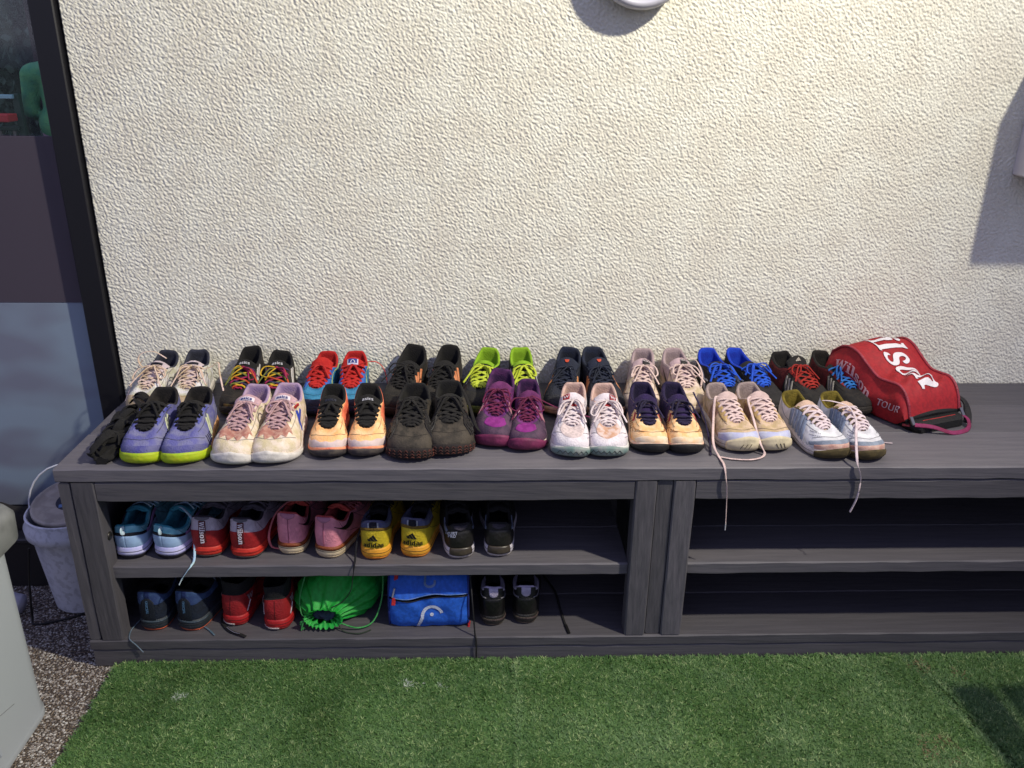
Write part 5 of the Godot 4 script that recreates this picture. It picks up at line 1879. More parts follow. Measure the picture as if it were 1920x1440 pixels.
# ---------------------------------------------------------------- shoes in the back row
func back_row() -> void:
	var S: Shoe
	var BZ := -0.540
	var black := mat(Color(0.045, 0.042, 0.04), Color(0.085, 0.078, 0.07), 0.95)
	var navyish := mat(Color(0.13, 0.145, 0.20), Color(0.20, 0.21, 0.26), 0.95)
	# 1: white, grey collar
	var sp := {"upper": mat(Color(0.73, 0.70, 0.67), Color(0.85, 0.84, 0.84), 0.7, 6.0), "lining": navyish, "tongue": mat(Color(0.74, 0.66, 0.68), Color(0.80, 0.74, 0.75), 0.95), "lace": mat(Color(0.78, 0.62, 0.58), Color(0.86, 0.76, 0.72), 0.9), "mid": mat(Color(0.72, 0.68, 0.62), Color(0.80, 0.77, 0.73), 0.7), "out": mat(Color(0.56, 0.52, 0.46), Color(0.64, 0.6, 0.54), 0.8), "bow": "loops", "bow_size": 1.2, "lift": -0.002, "wide": 1.18, "lace_w": 0.0027}
	for q in 2:
		S = shoe("white shoe with slate grey collar, " + ["left of its pair, first in the back row", "right of its pair, behind the dusty blue shoes"][q], GB, [-0.926, -0.843][q], TOP, BZ, [-3.0, 6.0][q], 0.258, 0.104, 1.0 if q == 0 else -1.0, 110 + q, sp)
		S.tongue_patch("tongue_label", 0.016, 0.016, 0.026, mat(Color(0.06, 0.065, 0.11), Color(0.1, 0.1, 0.15), 0.7))
		S.band("toe_panel", 24, 48, 0.0, func(a): return 0.62 - 0.0022 * pow(a - 36, 2.0), mat(Color(0.62, 0.53, 0.42), Color(0.72, 0.64, 0.54), 0.8, 8.0), 0.0012)
		for side in [1.0, -1.0]:
			S.ribbon("seam", [Vector2(S.a_of(side, 0.3), 0.9), Vector2(S.a_of(side, 0.5), 0.5), Vector2(S.a_of(side, 0.62), 0.12)], 0.002, mat(Color(0.52, 0.48, 0.46), Color(0.58, 0.54, 0.52), 0.8), 0.001)
		if q == 0:
			S.lace_run([Vector3(-0.915, 0.672, -0.41), Vector3(-0.961, 0.672, -0.42), Vector3(-0.974, 0.693, -0.43), Vector3(-0.963, 0.706, -0.44), Vector3(-0.931, 0.709, -0.44), Vector3(-0.893, 0.697, -0.42)], sp.lace, 0.0026)
			S.lace_run([Vector3(-0.962, 0.690, -0.43), Vector3(-0.985, 0.655, -0.43), Vector3(-1.003, 0.612, -0.42), Vector3(-1.015, 0.578, -0.40)], sp.lace, 0.0024)
		else:
			S.lace_run([Vector3(-0.80, 0.668, -0.41), Vector3(-0.776, 0.672, -0.42), Vector3(-0.754, 0.685, -0.42), Vector3(-0.747, 0.661, -0.40), Vector3(-0.729, 0.625, -0.36)], sp.lace, 0.0026)
	# 2: black with rainbow laces
	var rain := [mat(Color(0.50, 0.06, 0.24), Color(0.60, 0.12, 0.32), 0.9), mat(Color(0.68, 0.22, 0.12), Color(0.75, 0.32, 0.16), 0.9), mat(Color(0.76, 0.56, 0.10), Color(0.82, 0.66, 0.16), 0.9), mat(Color(0.36, 0.40, 0.14), Color(0.44, 0.46, 0.2), 0.9), mat(Color(0.15, 0.14, 0.26), Color(0.22, 0.2, 0.34), 0.9)]
	sp = {"upper": mat(Color(0.085, 0.072, 0.060), Color(0.165, 0.140, 0.115), 0.85, 7.0), "lining": black, "tongue": black, "lace": rain, "mid": mat(Color(0.16, 0.14, 0.12), Color(0.24, 0.21, 0.17), 0.8), "out": mat(Color(0.32, 0.36, 0.10), Color(0.42, 0.42, 0.15), 0.8), "wide": 1.2, "lift": 0.006, "bow_size": 1.1, "lace_w": 0.003}
	for q in 2:
		S = shoe("black shoe with rainbow laces, " + ["left of its pair, turned slightly left", "right of its pair, white lettering on its tongue"][q], GB, [-0.689, -0.605][q], TOP, BZ, [0.0, 4.0][q], 0.25, [0.118, 0.106][q], 1.0 if q == 0 else -1.0, 120 + q, sp)
		S.tongue_words("lettering", "asics", 0.013, plain(Color(0.72, 0.72, 0.72), 0.6), 0.020)
		for side in [1.0, -1.0]:
			for j in 2:
				S.ribbon("white_stripe", [Vector2(S.a_of(side, 0.26 + 0.06 * j), 0.88), Vector2(S.a_of(side, 0.36 + 0.06 * j), 0.5), Vector2(S.a_of(side, 0.46 + 0.05 * j), 0.15)], 0.006, mat(Color(0.66, 0.64, 0.62), Color(0.74, 0.72, 0.7), 0.6))
		S.band("toe_patch", 31, 41, 0.02, 0.16, mat(Color(0.36, 0.34, 0.10), Color(0.46, 0.30, 0.16), 0.8, 20.0), 0.0014)
	# 3: blue and red
	var red := mat(Color(0.62, 0.07, 0.05), Color(0.72, 0.13, 0.09), 0.9)
	sp = {"upper": mat(Color(0.14, 0.42, 0.62), Color(0.24, 0.52, 0.68), 0.7, 6.0), "lining": red, "tongue": red, "lace": red, "mid": mat(Color(0.08, 0.09, 0.20), Color(0.13, 0.14, 0.27), 0.7), "out": mat(Color(0.10, 0.11, 0.20), Color(0.15, 0.16, 0.26), 0.8), "wide": 1.12, "lift": 0.006, "lacing": "cross", "lace_w": 0.0046, "lace_t": 0.0022, "bow": "ends", "bow_size": 0.8}
	for q in 2:
		S = shoe("sky blue shoe with red laces, " + ["left of its pair", "right of its pair, blue label on its tongue"][q], GB, [-0.471, -0.393][q], TOP, BZ, [-2.5, 3.0][q], 0.25, 0.096, 1.0 if q == 0 else -1.0, 130 + q, sp)
		S.band("toe_cap", 25, 47, 0.0, 0.34, mat(Color(0.07, 0.08, 0.19), Color(0.12, 0.13, 0.25), 0.7), 0.0014)
		for side in [1.0, -1.0]:
			S.band("eyelet_strip", minf(S.a_of(side, 0.34), S.a_of(side, 0.84)), maxf(S.a_of(side, 0.34), S.a_of(side, 0.84)), 0.70, 0.985, mat(Color(0.15, 0.33, 0.66), Color(0.22, 0.42, 0.72), 0.6), 0.0016)
			S.ribbon("piping", [Vector2(S.a_of(side, 0.15), 0.9), Vector2(S.a_of(side, 0.4), 0.72), Vector2(S.a_of(side, 0.6), 0.5), Vector2(S.a_of(side, 0.78), 0.4)], 0.0024, mat(Color(0.62, 0.66, 0.30), Color(0.70, 0.72, 0.4), 0.7))
		if q == 1:
			S.tongue_patch("tongue_label", 0.015, 0.008, 0.028, mat(Color(0.74, 0.74, 0.78), Color(0.80, 0.80, 0.83), 0.6))
			S.tongue_patch("label_field", 0.012, 0.013, 0.028, mat(Color(0.08, 0.16, 0.45), Color(0.12, 0.2, 0.5), 0.6), 0.0, 0.0018)
			var ap := Buf.new()
			var arc := PackedVector3Array()
			for i in 9:
				var an := PI * i / 8.0
				arc.append(S.tongue_pt(cos(an) * 0.0055, 0.013 + sin(an) * 0.009, 0.0026))
			ap.tube(arc, 0.0014, 0.0008, 5)
			part("label_arch", ap, plain(Color(0.80, 0.80, 0.84), 0.6), S.root.get_node("tongue"))
			S.lace_run([Vector3(-0.372, 0.676, -0.425), Vector3(-0.342, 0.688, -0.42), Vector3(-0.316, 0.686, -0.42), Vector3(-0.298, 0.664, -0.42), Vector3(-0.291, 0.622, -0.42)], red, 0.003)
	# 4: black with orange stripes
	sp = {"upper": mat(Color(0.075, 0.068, 0.06), Color(0.15, 0.135, 0.11), 0.85, 6.0), "lining": black, "tongue": black, "lace": black, "mid": mat(Color(0.12, 0.11, 0.10), Color(0.18, 0.165, 0.14), 0.8), "out": mat(Color(0.10, 0.09, 0.08), Color(0.15, 0.135, 0.11), 0.8), "wide": 1.2, "lift": -0.004, "bow_size": 1.1, "lace_w": 0.0034}
	for q in 2:
		S = shoe("black shoe with orange side stripes, " + ["left of its pair", "right of its pair, stripes facing the lime laced pair"][q], GB, [-0.215, -0.117][q], TOP, BZ, [-11.0, -8.0][q], 0.262, 0.12, 1.0 if q == 0 else -1.0, 140 + q, sp)
		for side in [1.0, -1.0]:
			for j in 3:
				var e := S.a_of(side, 0.38 + 0.085 * j)
				var d := signf(S.a_of(side, 0.6) - S.a_of(side, 0.5))
				S.ribbon("side_stripe", [Vector2(e + d * 1.3, 0.14), Vector2(e + d * 0.2, 0.5), Vector2(e - d * 0.8, 0.86)], 0.010, mat(Color(0.74, 0.40, 0.24), Color(0.84, 0.55, 0.38), 0.7))
	# 5: navy with lime collar and laces
	var lime := mat(Color(0.64, 0.72, 0.16), Color(0.74, 0.80, 0.26), 0.85)
	sp = {"upper": mat(Color(0.05, 0.05, 0.075), Color(0.10, 0.10, 0.115), 0.75, 7.0), "lining": mat(Color(0.42, 0.60, 0.06), Color(0.52, 0.68, 0.12), 0.9), "tongue": mat(Color(0.08, 0.09, 0.07), Color(0.12, 0.13, 0.09), 0.9), "lace": lime, "mid": mat(Color(0.40, 0.38, 0.10), Color(0.50, 0.47, 0.16), 0.7), "out": mat(Color(0.24, 0.22, 0.08), Color(0.34, 0.32, 0.12), 0.8), "wide": 1.2, "lift": 0.0, "bow_size": 1.1, "lace_w": 0.0040, "lace_t": 0.002}
	for q in 2:
		S = shoe("black shoe with lime green laces, " + ["left of its pair", "right of its pair, behind the purple shoes"][q], GB, [-0.001, 0.085][q], TOP, BZ, [-11.0, 3.0][q], 0.25, 0.11, 1.0 if q == 0 else -1.0, 150 + q, sp)
		S.tongue_patch("tongue_top", 0.027, 0.017, 0.034, mat(Color(0.42, 0.60, 0.06), Color(0.52, 0.68, 0.12), 0.9))
		S.band("toe_cap", 23, 49, 0.0, func(a): return 0.72 - 0.002 * pow(a - 36, 2.0), mat(Color(0.065, 0.06, 0.055), Color(0.12, 0.11, 0.095), 0.8, 7.0), 0.0012)
		for side in [1.0, -1.0]:
			S.ribbon("piping", [Vector2(S.a_of(side, 0.3), 0.75), Vector2(S.a_of(side, 0.5), 0.5), Vector2(S.a_of(side, 0.66), 0.62)], 0.003, mat(Color(0.60, 0.60, 0.62), Color(0.68, 0.68, 0.7), 0.6))
	# 6: navy with orange marks
	var nv := mat(Color(0.045, 0.075, 0.155), Color(0.085, 0.12, 0.205), 0.85)
	sp = {"upper": mat(Color(0.055, 0.08, 0.145), Color(0.125, 0.13, 0.155), 0.8, 5.0), "lining": nv, "tongue": nv, "lace": nv, "mid": mat(Color(0.58, 0.46, 0.36), Color(0.70, 0.58, 0.48), 0.75), "out": mat(Color(0.30, 0.25, 0.20), Color(0.40, 0.34, 0.28), 0.8), "wide": 1.2, "lift": 0.010, "bow_size": 1.0, "lace_w": 0.0026, "bow": "loops"}
	for q in 2:
		S = shoe("navy shoe with orange tongue triangle, " + ["left of its pair, orange stripes on its side", "right of its pair, lace trailing down its side"][q], GB, [0.234, 0.297][q], TOP, BZ, [-11.0, 5.0][q], 0.262, 0.118, 1.0 if q == 0 else -1.0, 160 + q, sp)
		for side in [1.0, -1.0]:
			for j in 3:
				var e := S.a_of(side, 0.46 + 0.075 * j)
				var d := signf(S.a_of(side, 0.6) - S.a_of(side, 0.5))
				S.ribbon("side_stripe", [Vector2(e + d * 1.0, 0.14), Vector2(e, 0.45), Vector2(e - d * 0.6, 0.70)], 0.008, mat(Color(0.72, 0.42, 0.22), Color(0.82, 0.56, 0.36), 0.7))
		var f := func(x, y, z): return S.tongue_pt(x, 0.014 + y, 0.0016 + z)
		for i in 3:
			var x0 := -0.007 + 0.0047 * i
			part("logo_bar", flat_shape(PackedVector2Array([Vector2(x0, 0.012), Vector2(x0 + 0.0035, 0.012), Vector2(x0 * 0.35 + 0.0035, 0.003 * i - 0.002 * (i - 1)), Vector2(x0 * 0.6, 0.004)]), f), plain(Color(0.75, 0.26, 0.12), 0.7), S.root.get_node("tongue"))
		if q == 1:
			S.lace_run([Vector3(0.300, 0.684, -0.42), Vector3(0.300, 0.668, -0.405), Vector3(0.318, 0.640, -0.375), Vector3(0.346, 0.620, -0.36), Vector3(0.366, 0.598, -0.325), Vector3(0.368, 0.577, -0.29)], nv)
	# 7: worn white with black labels
	sp = {"upper": mat(Color(0.78, 0.67, 0.55), Color(0.84, 0.76, 0.70), 0.65, 6.0, "skin"), "lining": mat(Color(0.58, 0.50, 0.50), Color(0.66, 0.58, 0.58), 0.95), "tongue": mat(Color(0.66, 0.55, 0.56), Color(0.74, 0.64, 0.65), 0.95), "lace": mat(Color(0.80, 0.68, 0.63), Color(0.86, 0.76, 0.72), 0.9), "mid": mat(Color(0.76, 0.68, 0.58), Color(0.82, 0.75, 0.66), 0.7), "out": mat(Color(0.50, 0.44, 0.36), Color(0.6, 0.53, 0.44), 0.8), "wide": 1.22, "lift": 0.004, "bow_size": 1.1, "lace_w": 0.0034}
	for q in 2:
		S = shoe("cream white shoe with black tongue label, " + ["left of its pair, dark mark on its side", "right of its pair, its lace arching over"][q], GB, [0.448, 0.534][q], TOP, BZ, [-10.0, 3.0][q], 0.25, 0.106, 1.0 if q == 0 else -1.0, 170 + q, sp)
		for side in [1.0, -1.0]:
			S.band("heel_panel", minf(S.a_of(side, 0.02), S.a_of(side, 0.42)), maxf(S.a_of(side, 0.02), S.a_of(side, 0.42)), 0.3, 0.97, mat(Color(0.62, 0.52, 0.52), Color(0.70, 0.62, 0.63), 0.7), 0.0012)
			S.ribbon("swoosh", [Vector2(S.a_of(side, 0.22), 0.70), Vector2(S.a_of(side, 0.34), 0.36), Vector2(S.a_of(side, 0.44), 0.26), Vector2(S.a_of(side, 0.5), 0.42)], func(k): return 0.002 + 0.012 * sin(PI * pow(k, 1.6)), mat(Color(0.10, 0.07, 0.06), Color(0.16, 0.12, 0.10), 0.6))
			var d := signf(S.a_of(side, 0.8) - S.a_of(side, 0.6))
			for j in 4:
				var c := S.a_of(side, 0.60 + 0.05 * j)
				S.ribbon("seam", [Vector2(c, 0.62), Vector2(c + d * 1.6, 0.44), Vector2(c + d * 3.6, 0.34 + 0.05 * j)], 0.0018, mat(Color(0.50, 0.42, 0.34), Color(0.56, 0.48, 0.4), 0.8), 0.001)
		S.tongue_patch("tongue_label", 0.0105, 0.006, 0.030, mat(Color(0.05, 0.045, 0.045), Color(0.08, 0.075, 0.075), 0.7), 0.010)
		S.tongue_words("lettering", "NIKE", 0.0095, plain(Color(0.75, 0.70, 0.70), 0.6), 0.024, 0.010)
		if q == 1:
			S.lace_run([Vector3(0.546, 0.690, -0.43), Vector3(0.560, 0.700, -0.42), Vector3(0.580, 0.688, -0.42), Vector3(0.592, 0.656, -0.40), Vector3(0.578, 0.615, -0.36)], sp.lace, 0.003)
	# 8: black with bright blue
	var blue := mat(Color(0.05, 0.24, 0.68), Color(0.10, 0.34, 0.78), 0.85)
	sp = {"upper": mat(Color(0.065, 0.06, 0.07), Color(0.115, 0.105, 0.11), 0.8, 6.0), "lining": mat(Color(0.02, 0.16, 0.62), Color(0.05, 0.24, 0.72), 0.9), "tongue": mat(Color(0.05, 0.05, 0.06), Color(0.09, 0.085, 0.095), 0.9), "lace": blue, "mid": mat(Color(0.10, 0.09, 0.10), Color(0.16, 0.15, 0.15), 0.8), "out": mat(Color(0.08, 0.08, 0.085), Color(0.13, 0.125, 0.125), 0.8), "wide": 1.18, "lift": -0.008, "bow_size": 1.0, "lace_w": 0.0036}
	for q in 2:
		S = shoe("black shoe with bright blue collar, " + ["left of its pair, crossed white stripes on its side", "right of its pair, behind the beige shoes"][q], GB, [0.633, 0.712][q], TOP, BZ, [8.0, 17.0][q], 0.25, 0.105, 1.0 if q == 0 else -1.0, 180 + q, sp)
		for side in [1.0, -1.0]:
			for j in 2:
				S.ribbon("white_stripe", [Vector2(S.a_of(side, 0.20 + 0.06 * j), 0.80), Vector2(S.a_of(side, 0.34 + 0.05 * j), 0.45), Vector2(S.a_of(side, 0.46 + 0.05 * j), 0.14)], 0.0055, mat(Color(0.66, 0.68, 0.74), Color(0.76, 0.78, 0.82), 0.6))
			S.ribbon("white_stripe", [Vector2(S.a_of(side, 0.30), 0.28), Vector2(S.a_of(side, 0.44), 0.5), Vector2(S.a_of(side, 0.52), 0.56)], 0.005, mat(Color(0.66, 0.68, 0.74), Color(0.76, 0.78, 0.82), 0.6))
	# 9: black, red laces on one and blue laces on the other
	for q in 2:
		var lc: Material = [mat(Color(0.52, 0.09, 0.06), Color(0.62, 0.15, 0.10), 0.9), mat(Color(0.09, 0.34, 0.60), Color(0.15, 0.44, 0.70), 0.9)][q]
		sp = {"upper": mat(Color(0.068, 0.06, 0.052), Color(0.125, 0.112, 0.092), 0.8, 9.0), "lining": mat(Color(0.06, 0.052, 0.047), Color(0.12, 0.105, 0.09), 0.95), "tongue": mat(Color(0.055, 0.048, 0.043), Color(0.10, 0.09, 0.08), 0.9), "lace": lc, "mid": mat(Color(0.10, 0.085, 0.075), Color(0.15, 0.13, 0.11), 0.8), "out": mat(Color(0.08, 0.07, 0.06), Color(0.13, 0.11, 0.095), 0.8), "wide": 1.22, "lift": [0.012, -0.004][q], "bow_size": 0.9, "lace_w": 0.0030, "lean": 0.006}
		S = shoe(["black and dark red tennis shoe with red laces and three silver stripes", "black tennis shoe with light blue laces, half behind the red bag"][q], GB, [0.848, 0.968][q], TOP, BZ + 0.004, [13.0, 12.0][q], [0.262, 0.255][q], [0.100, 0.104][q], 1.0 if q == 0 else -1.0, 190 + q, sp)
		for side in [1.0, -1.0]:
			S.band("heel_panel", minf(S.a_of(side, 0.10), S.a_of(side, 0.44)), maxf(S.a_of(side, 0.10), S.a_of(side, 0.44)), 0.10, 0.96, mat(Color(0.27, 0.035, 0.05), Color(0.36, 0.07, 0.075), 0.95), 0.0014)
			for j in 3:
				var e := S.a_of(side, 0.50 + 0.065 * j)
				var d := signf(S.a_of(side, 0.6) - S.a_of(side, 0.5))
				S.ribbon("side_stripe", [Vector2(e + d * 1.0, 0.14), Vector2(e, 0.42), Vector2(e - d * 1.1, 0.72)], 0.0065, mat(Color(0.46, 0.44, 0.42), Color(0.56, 0.54, 0.50), 0.5))
			S.band("eyelet_strip", minf(S.a_of(side, 0.40), S.a_of(side, 0.90)), maxf(S.a_of(side, 0.40), S.a_of(side, 0.90)), 0.86, 0.985, mat(Color(0.40, 0.06, 0.06), Color(0.48, 0.10, 0.09), 0.8), 0.0014, 3)
		var f := func(x, y, z): return S.tongue_pt(x, 0.016 + y, 0.0016 + z)
		for i in 3:
			var x0 := -0.0075 + 0.0052 * i
			var h := 0.0045 + 0.0035 * i
			part("logo_bar", flat_shape(PackedVector2Array([Vector2(x0, 0), Vector2(x0 + 0.004, 0), Vector2(x0 + 0.004 - h * 0.5, h), Vector2(x0 - h * 0.4, h * 0.75)]), f), plain(Color(0.62, 0.58, 0.52), 0.6), S.root.get_node("tongue"))
		S.band("toe_web", 24, 48, 0.08, func(a): return 0.70 - 0.002 * pow(a - 36, 2.0), mat(Color(0.055, 0.05, 0.045), Color(0.14, 0.125, 0.105), 0.85, 22.0), 0.0012)

# ---------------------------------------------------------------- shoes on the shelves, heels to the front
func upper_shelf() -> void:
	var S: Shoe
	var dark := mat(Color(0.05, 0.05, 0.065), Color(0.085, 0.085, 0.10), 0.9)
	# light blue
	var tl := mat(Color(0.16, 0.46, 0.58), Color(0.24, 0.56, 0.66), 0.9)
	var sp := {"upper": mat(Color(0.40, 0.62, 0.72), Color(0.50, 0.72, 0.80), 0.8, 9.0), "lining": tl, "tongue": tl, "lace": mat(Color(0.62, 0.80, 0.84), Color(0.74, 0.87, 0.88), 0.85), "mid": mat(Color(0.74, 0.74, 0.88), Color(0.82, 0.82, 0.92), 0.5, 5.0, "none"), "out": mat(Color(0.03, 0.03, 0.08), Color(0.05, 0.05, 0.11), 0.6), "wide": 1.16, "sole": 1.15, "out_h": 0.35, "lift": -0.004, "bow": "none"}
	for q in 2:
		var med := -1.0 if q == 0 else 1.0
		S = shoe("light blue shoe seen from its heel, " + ["left of its pair, by the left bench post", "right of its pair, lace hanging off the shelf"][q], GU, [-0.913, -0.823][q], SH1, [-0.048, -0.049][q], [178.0, 166.0][q], 0.255, 0.083, med, 210 + q, sp)
		for side in [1.0, -1.0]:
			var lo := minf(S.a_of(side, 0.0), S.a_of(side, 0.42))
			var hi := maxf(S.a_of(side, 0.0), S.a_of(side, 0.42))
			if side < 0:
				hi = NA
			S.band("heel_counter", lo, hi, 0.0, 0.46, mat(Color(0.52, 0.64, 0.82), Color(0.62, 0.74, 0.88), 0.45, 5.0, "none"), 0.0016)
			S.band("navy_band", lo, hi, 0.46, 0.60, mat(Color(0.02, 0.02, 0.07), Color(0.035, 0.035, 0.10), 0.6), 0.0018, 2)
			S.ribbon("side_wing", [Vector2(S.a_of(side, 0.16), 0.52), Vector2(S.a_of(side, 0.34), 0.62), Vector2(S.a_of(side, 0.5), 0.78)], func(k): return 0.004 + 0.006 * sin(PI * k), mat(Color(0.50, 0.38, 0.60), Color(0.58, 0.46, 0.66), 0.6), 0.0026)
			S.ribbon("side_wing", [Vector2(S.a_of(side, 0.2), 0.66), Vector2(S.a_of(side, 0.38), 0.78), Vector2(S.a_of(side, 0.52), 0.92)], 0.004, mat(Color(0.02, 0.02, 0.07), Color(0.035, 0.035, 0.10), 0.6), 0.0022)
		var b := Buf.new()
		b.tube(spline(PackedVector3Array([S.sf(0, 0.62, 0.001), S.sf(0.3, 0.66, 0.010), S.sf(0.3, 0.84, 0.012), S.sf(0, 0.92, 0.003)]), 5), 0.006, 0.0022, 8, Vector3(1, 0, 0))
		part("heel_loop", b, mat(Color(0.74, 0.82, 0.86), Color(0.80, 0.86, 0.9), 0.3, 5.0, "none"), S.root)
	S.lace_run([Vector3(-0.800, 0.398, -0.13), Vector3(-0.786, 0.396, -0.12), Vector3(-0.763, 0.384, -0.10), Vector3(-0.750, 0.362, -0.085), Vector3(-0.750, 0.330, -0.066), Vector3(-0.747, 0.299, -0.040), Vector3(-0.747, 0.2965, -0.016), Vector3(-0.757, 0.284, -0.010), Vector3(-0.772, 0.262, -0.0095)], sp.lace, 0.0032)
	S.lace_run([Vector3(-0.7715, 0.263, -0.0095), Vector3(-0.781, 0.245, -0.009)], mat(Color(0.80, 0.86, 0.88), Color(0.86, 0.9, 0.9), 0.4), 0.0016, 0.0016, "lace_tip")
	# red and white
	sp = {"upper": mat(Color(0.60, 0.56, 0.62), Color(0.70, 0.66, 0.72), 0.8, 6.0), "lining": mat(Color(0.13, 0.12, 0.15), Color(0.22, 0.20, 0.24), 0.95), "tongue": mat(Color(0.28, 0.26, 0.31), Color(0.36, 0.34, 0.39), 0.9), "lace": mat(Color(0.42, 0.39, 0.44), Color(0.5, 0.47, 0.52), 0.9), "mid": mat(Color(0.70, 0.14, 0.10), Color(0.80, 0.22, 0.17), 0.6, 5.0, "none"), "out": mat(Color(0.24, 0.23, 0.23), Color(0.32, 0.31, 0.30), 0.8), "wide": 1.2, "lift": -0.004, "out_h": 0.26, "bow": "ends", "bow_size": 0.5}
	for q in 2:
		var med := -1.0 if q == 0 else 1.0
		S = shoe("red and grey shoe with lettered heel, " + ["left of its pair", "right of its pair, next to the pink pair"][q], GU, [-0.722, -0.626][q], SH1, [-0.053, -0.046][q], [178.0, 174.0][q], 0.262, 0.105, med, 220 + q, sp)
		for side in [1.0, -1.0]:
			var lo := minf(S.a_of(side, 0.0), S.a_of(side, 0.66))
			var hi := maxf(S.a_of(side, 0.0), S.a_of(side, 0.66))
			if side < 0:
				hi = NA
			S.band("red_panel", lo, hi, 0.0, 0.47, mat(Color(0.50, 0.03, 0.06), Color(0.58, 0.07, 0.09), 0.7), 0.0014)
		S.band("heel_tab", -2.6, 2.6, func(a): return 0.80 + 0.05 * absf(a), 0.995, mat(Color(0.30, 0.29, 0.33), Color(0.38, 0.36, 0.40), 0.8), 0.002)
		S.band("heel_strip", -1.15, 1.15, 0.16, 0.82, mat(Color(0.27, 0.01, 0.04), Color(0.33, 0.03, 0.06), 0.6), 0.0024)
		S.words("lettering", "Wilson", 0.0, 0.46, 0.0165, plain(Color(0.82, 0.80, 0.84), 0.5), -PI / 2, 0.0, "Droid Serif")
		for j in 1:
			S.sole_band("sole_ridge", -12, 12, 0.62, 0.72, mat(Color(0.62, 0.10, 0.08), Color(0.7, 0.16, 0.12), 0.6), 0.0018)
	# pink
	var pk := mat(Color(0.76, 0.43, 0.51), Color(0.84, 0.53, 0.60), 0.75)
	sp = {"upper": pk, "lining": mat(Color(0.56, 0.20, 0.22), Color(0.68, 0.28, 0.28), 0.9), "tongue": mat(Color(0.66, 0.22, 0.20), Color(0.74, 0.30, 0.26), 0.9), "insole": mat(Color(0.05, 0.07, 0.06), Color(0.09, 0.10, 0.09), 0.9), "lace": mat(Color(0.72, 0.36, 0.38), Color(0.8, 0.44, 0.46), 0.9), "mid": mat(Color(0.76, 0.68, 0.54), Color(0.84, 0.77, 0.64), 0.6, 6.0, "skin"), "out": mat(Color(0.72, 0.64, 0.50), Color(0.8, 0.73, 0.6), 0.7), "wide": 1.16, "lift": 0.004, "bow": "none", "dip": 1.25, "sole": 1.05}
	for q in 2:
		var med := -1.0 if q == 0 else 1.0
		S = shoe("pink shoe with black side marks, " + ["left of its pair, lace looping at its left", "right of its pair, turned to the right"][q], GU, [-0.513, -0.422][q], SH1, [-0.064, -0.048][q], [177.0, 163.0][q], 0.258, 0.112, med, 230 + q, sp)
		S.sole_band("gum_line", 0, 0, 0.74, 1.02, mat(Color(0.42, 0.20, 0.07), Color(0.52, 0.28, 0.11), 0.6), 0.0012, true, 2)
		S.band("heel_tab", -2.8, 2.8, func(a): return 0.74 + 0.018 * pow(absf(a), 2.0), 0.995, mat(Color(0.60, 0.38, 0.48), Color(0.68, 0.45, 0.55), 0.8), 0.0022)
		for side in [1.0, -1.0]:
			S.ribbon("swoosh", [Vector2(S.a_of(side, 0.035), 0.60), Vector2(S.a_of(side, 0.12), 0.58), Vector2(S.a_of(side, 0.24), 0.63), Vector2(S.a_of(side, 0.36), 0.78), Vector2(S.a_of(side, 0.40), 0.9)], func(k): return 0.001 + 0.017 * pow(sin(PI * pow(k, 1.7)), 1.2), plain(Color(0.025, 0.02, 0.022), 0.5), 0.002)
		S.ribbon("seam", [Vector2(0, 0.02), Vector2(0, 0.4), Vector2(0, 0.74)], 0.0016, mat(Color(0.52, 0.24, 0.34), Color(0.56, 0.28, 0.38), 0.8), 0.001)
		if q == 0:
			S.lace_run([Vector3(-0.515, 0.402, -0.16), Vector3(-0.533, 0.400, -0.14), Vector3(-0.557, 0.379, -0.12), Vector3(-0.572, 0.336, -0.10), Vector3(-0.566, 0.305, -0.09), Vector3(-0.545, 0.300, -0.085)], sp.lace, 0.0034)
	# yellow
	sp = {"upper": mat(Color(0.68, 0.60, 0.08), Color(0.78, 0.69, 0.14), 0.7, 6.0), "lining": mat(Color(0.26, 0.28, 0.38), Color(0.36, 0.37, 0.46), 0.95), "insole": dark, "tongue": dark, "lace": mat(Color(0.03, 0.03, 0.055), Color(0.06, 0.06, 0.09), 0.9), "mid": mat(Color(0.86, 0.55, 0.13), Color(0.92, 0.65, 0.20), 0.6, 5.0, "skin"), "out": mat(Color(0.80, 0.44, 0.10), Color(0.88, 0.54, 0.16), 0.7), "wide": 1.14, "lift": -0.01, "bow": "none", "dip": 0.6, "sole": 1.05}
	for q in 2:
		var med := -1.0 if q == 0 else 1.0
		S = shoe("yellow shoe with black heel lettering, " + ["left of its pair, dark lace hanging beside it", "right of its pair"][q], GU, [-0.297, -0.200][q], SH1, [-0.038, -0.047][q], [177.0, 172.0][q], 0.258, 0.103, med, 240 + q, sp)
		for side in [1.0, -1.0]:
			var lo := minf(S.a_of(side, 0.0), S.a_of(side, 0.34))
			var hi := maxf(S.a_of(side, 0.0), S.a_of(side, 0.34))
			if side < 0:
				hi = NA
			S.band("sock_collar", lo, hi, 0.72, 0.998, mat(Color(0.27, 0.29, 0.39), Color(0.36, 0.38, 0.47), 0.95), 0.0016, 3)
			S.band("collar_base", lo, hi, 0.60, 0.72, mat(Color(0.36, 0.27, 0.05), Color(0.44, 0.34, 0.08), 0.8), 0.0022, 2)
		S.band("collar_strip", -1.3, 1.3, 0.70, 0.998, mat(Color(0.03, 0.035, 0.11), Color(0.05, 0.055, 0.15), 0.9), 0.0024, 3)
		for xs in [-1.75, 1.75]:
			S.band("collar_edge", xs - 0.25, xs + 0.25, 0.72, 0.96, mat(Color(0.55, 0.57, 0.62), Color(0.62, 0.64, 0.68), 0.8), 0.0026, 3)
		bars_logo(S, 0.0, 0.25, 0.030, plain(Color(0.02, 0.02, 0.02), 0.6))
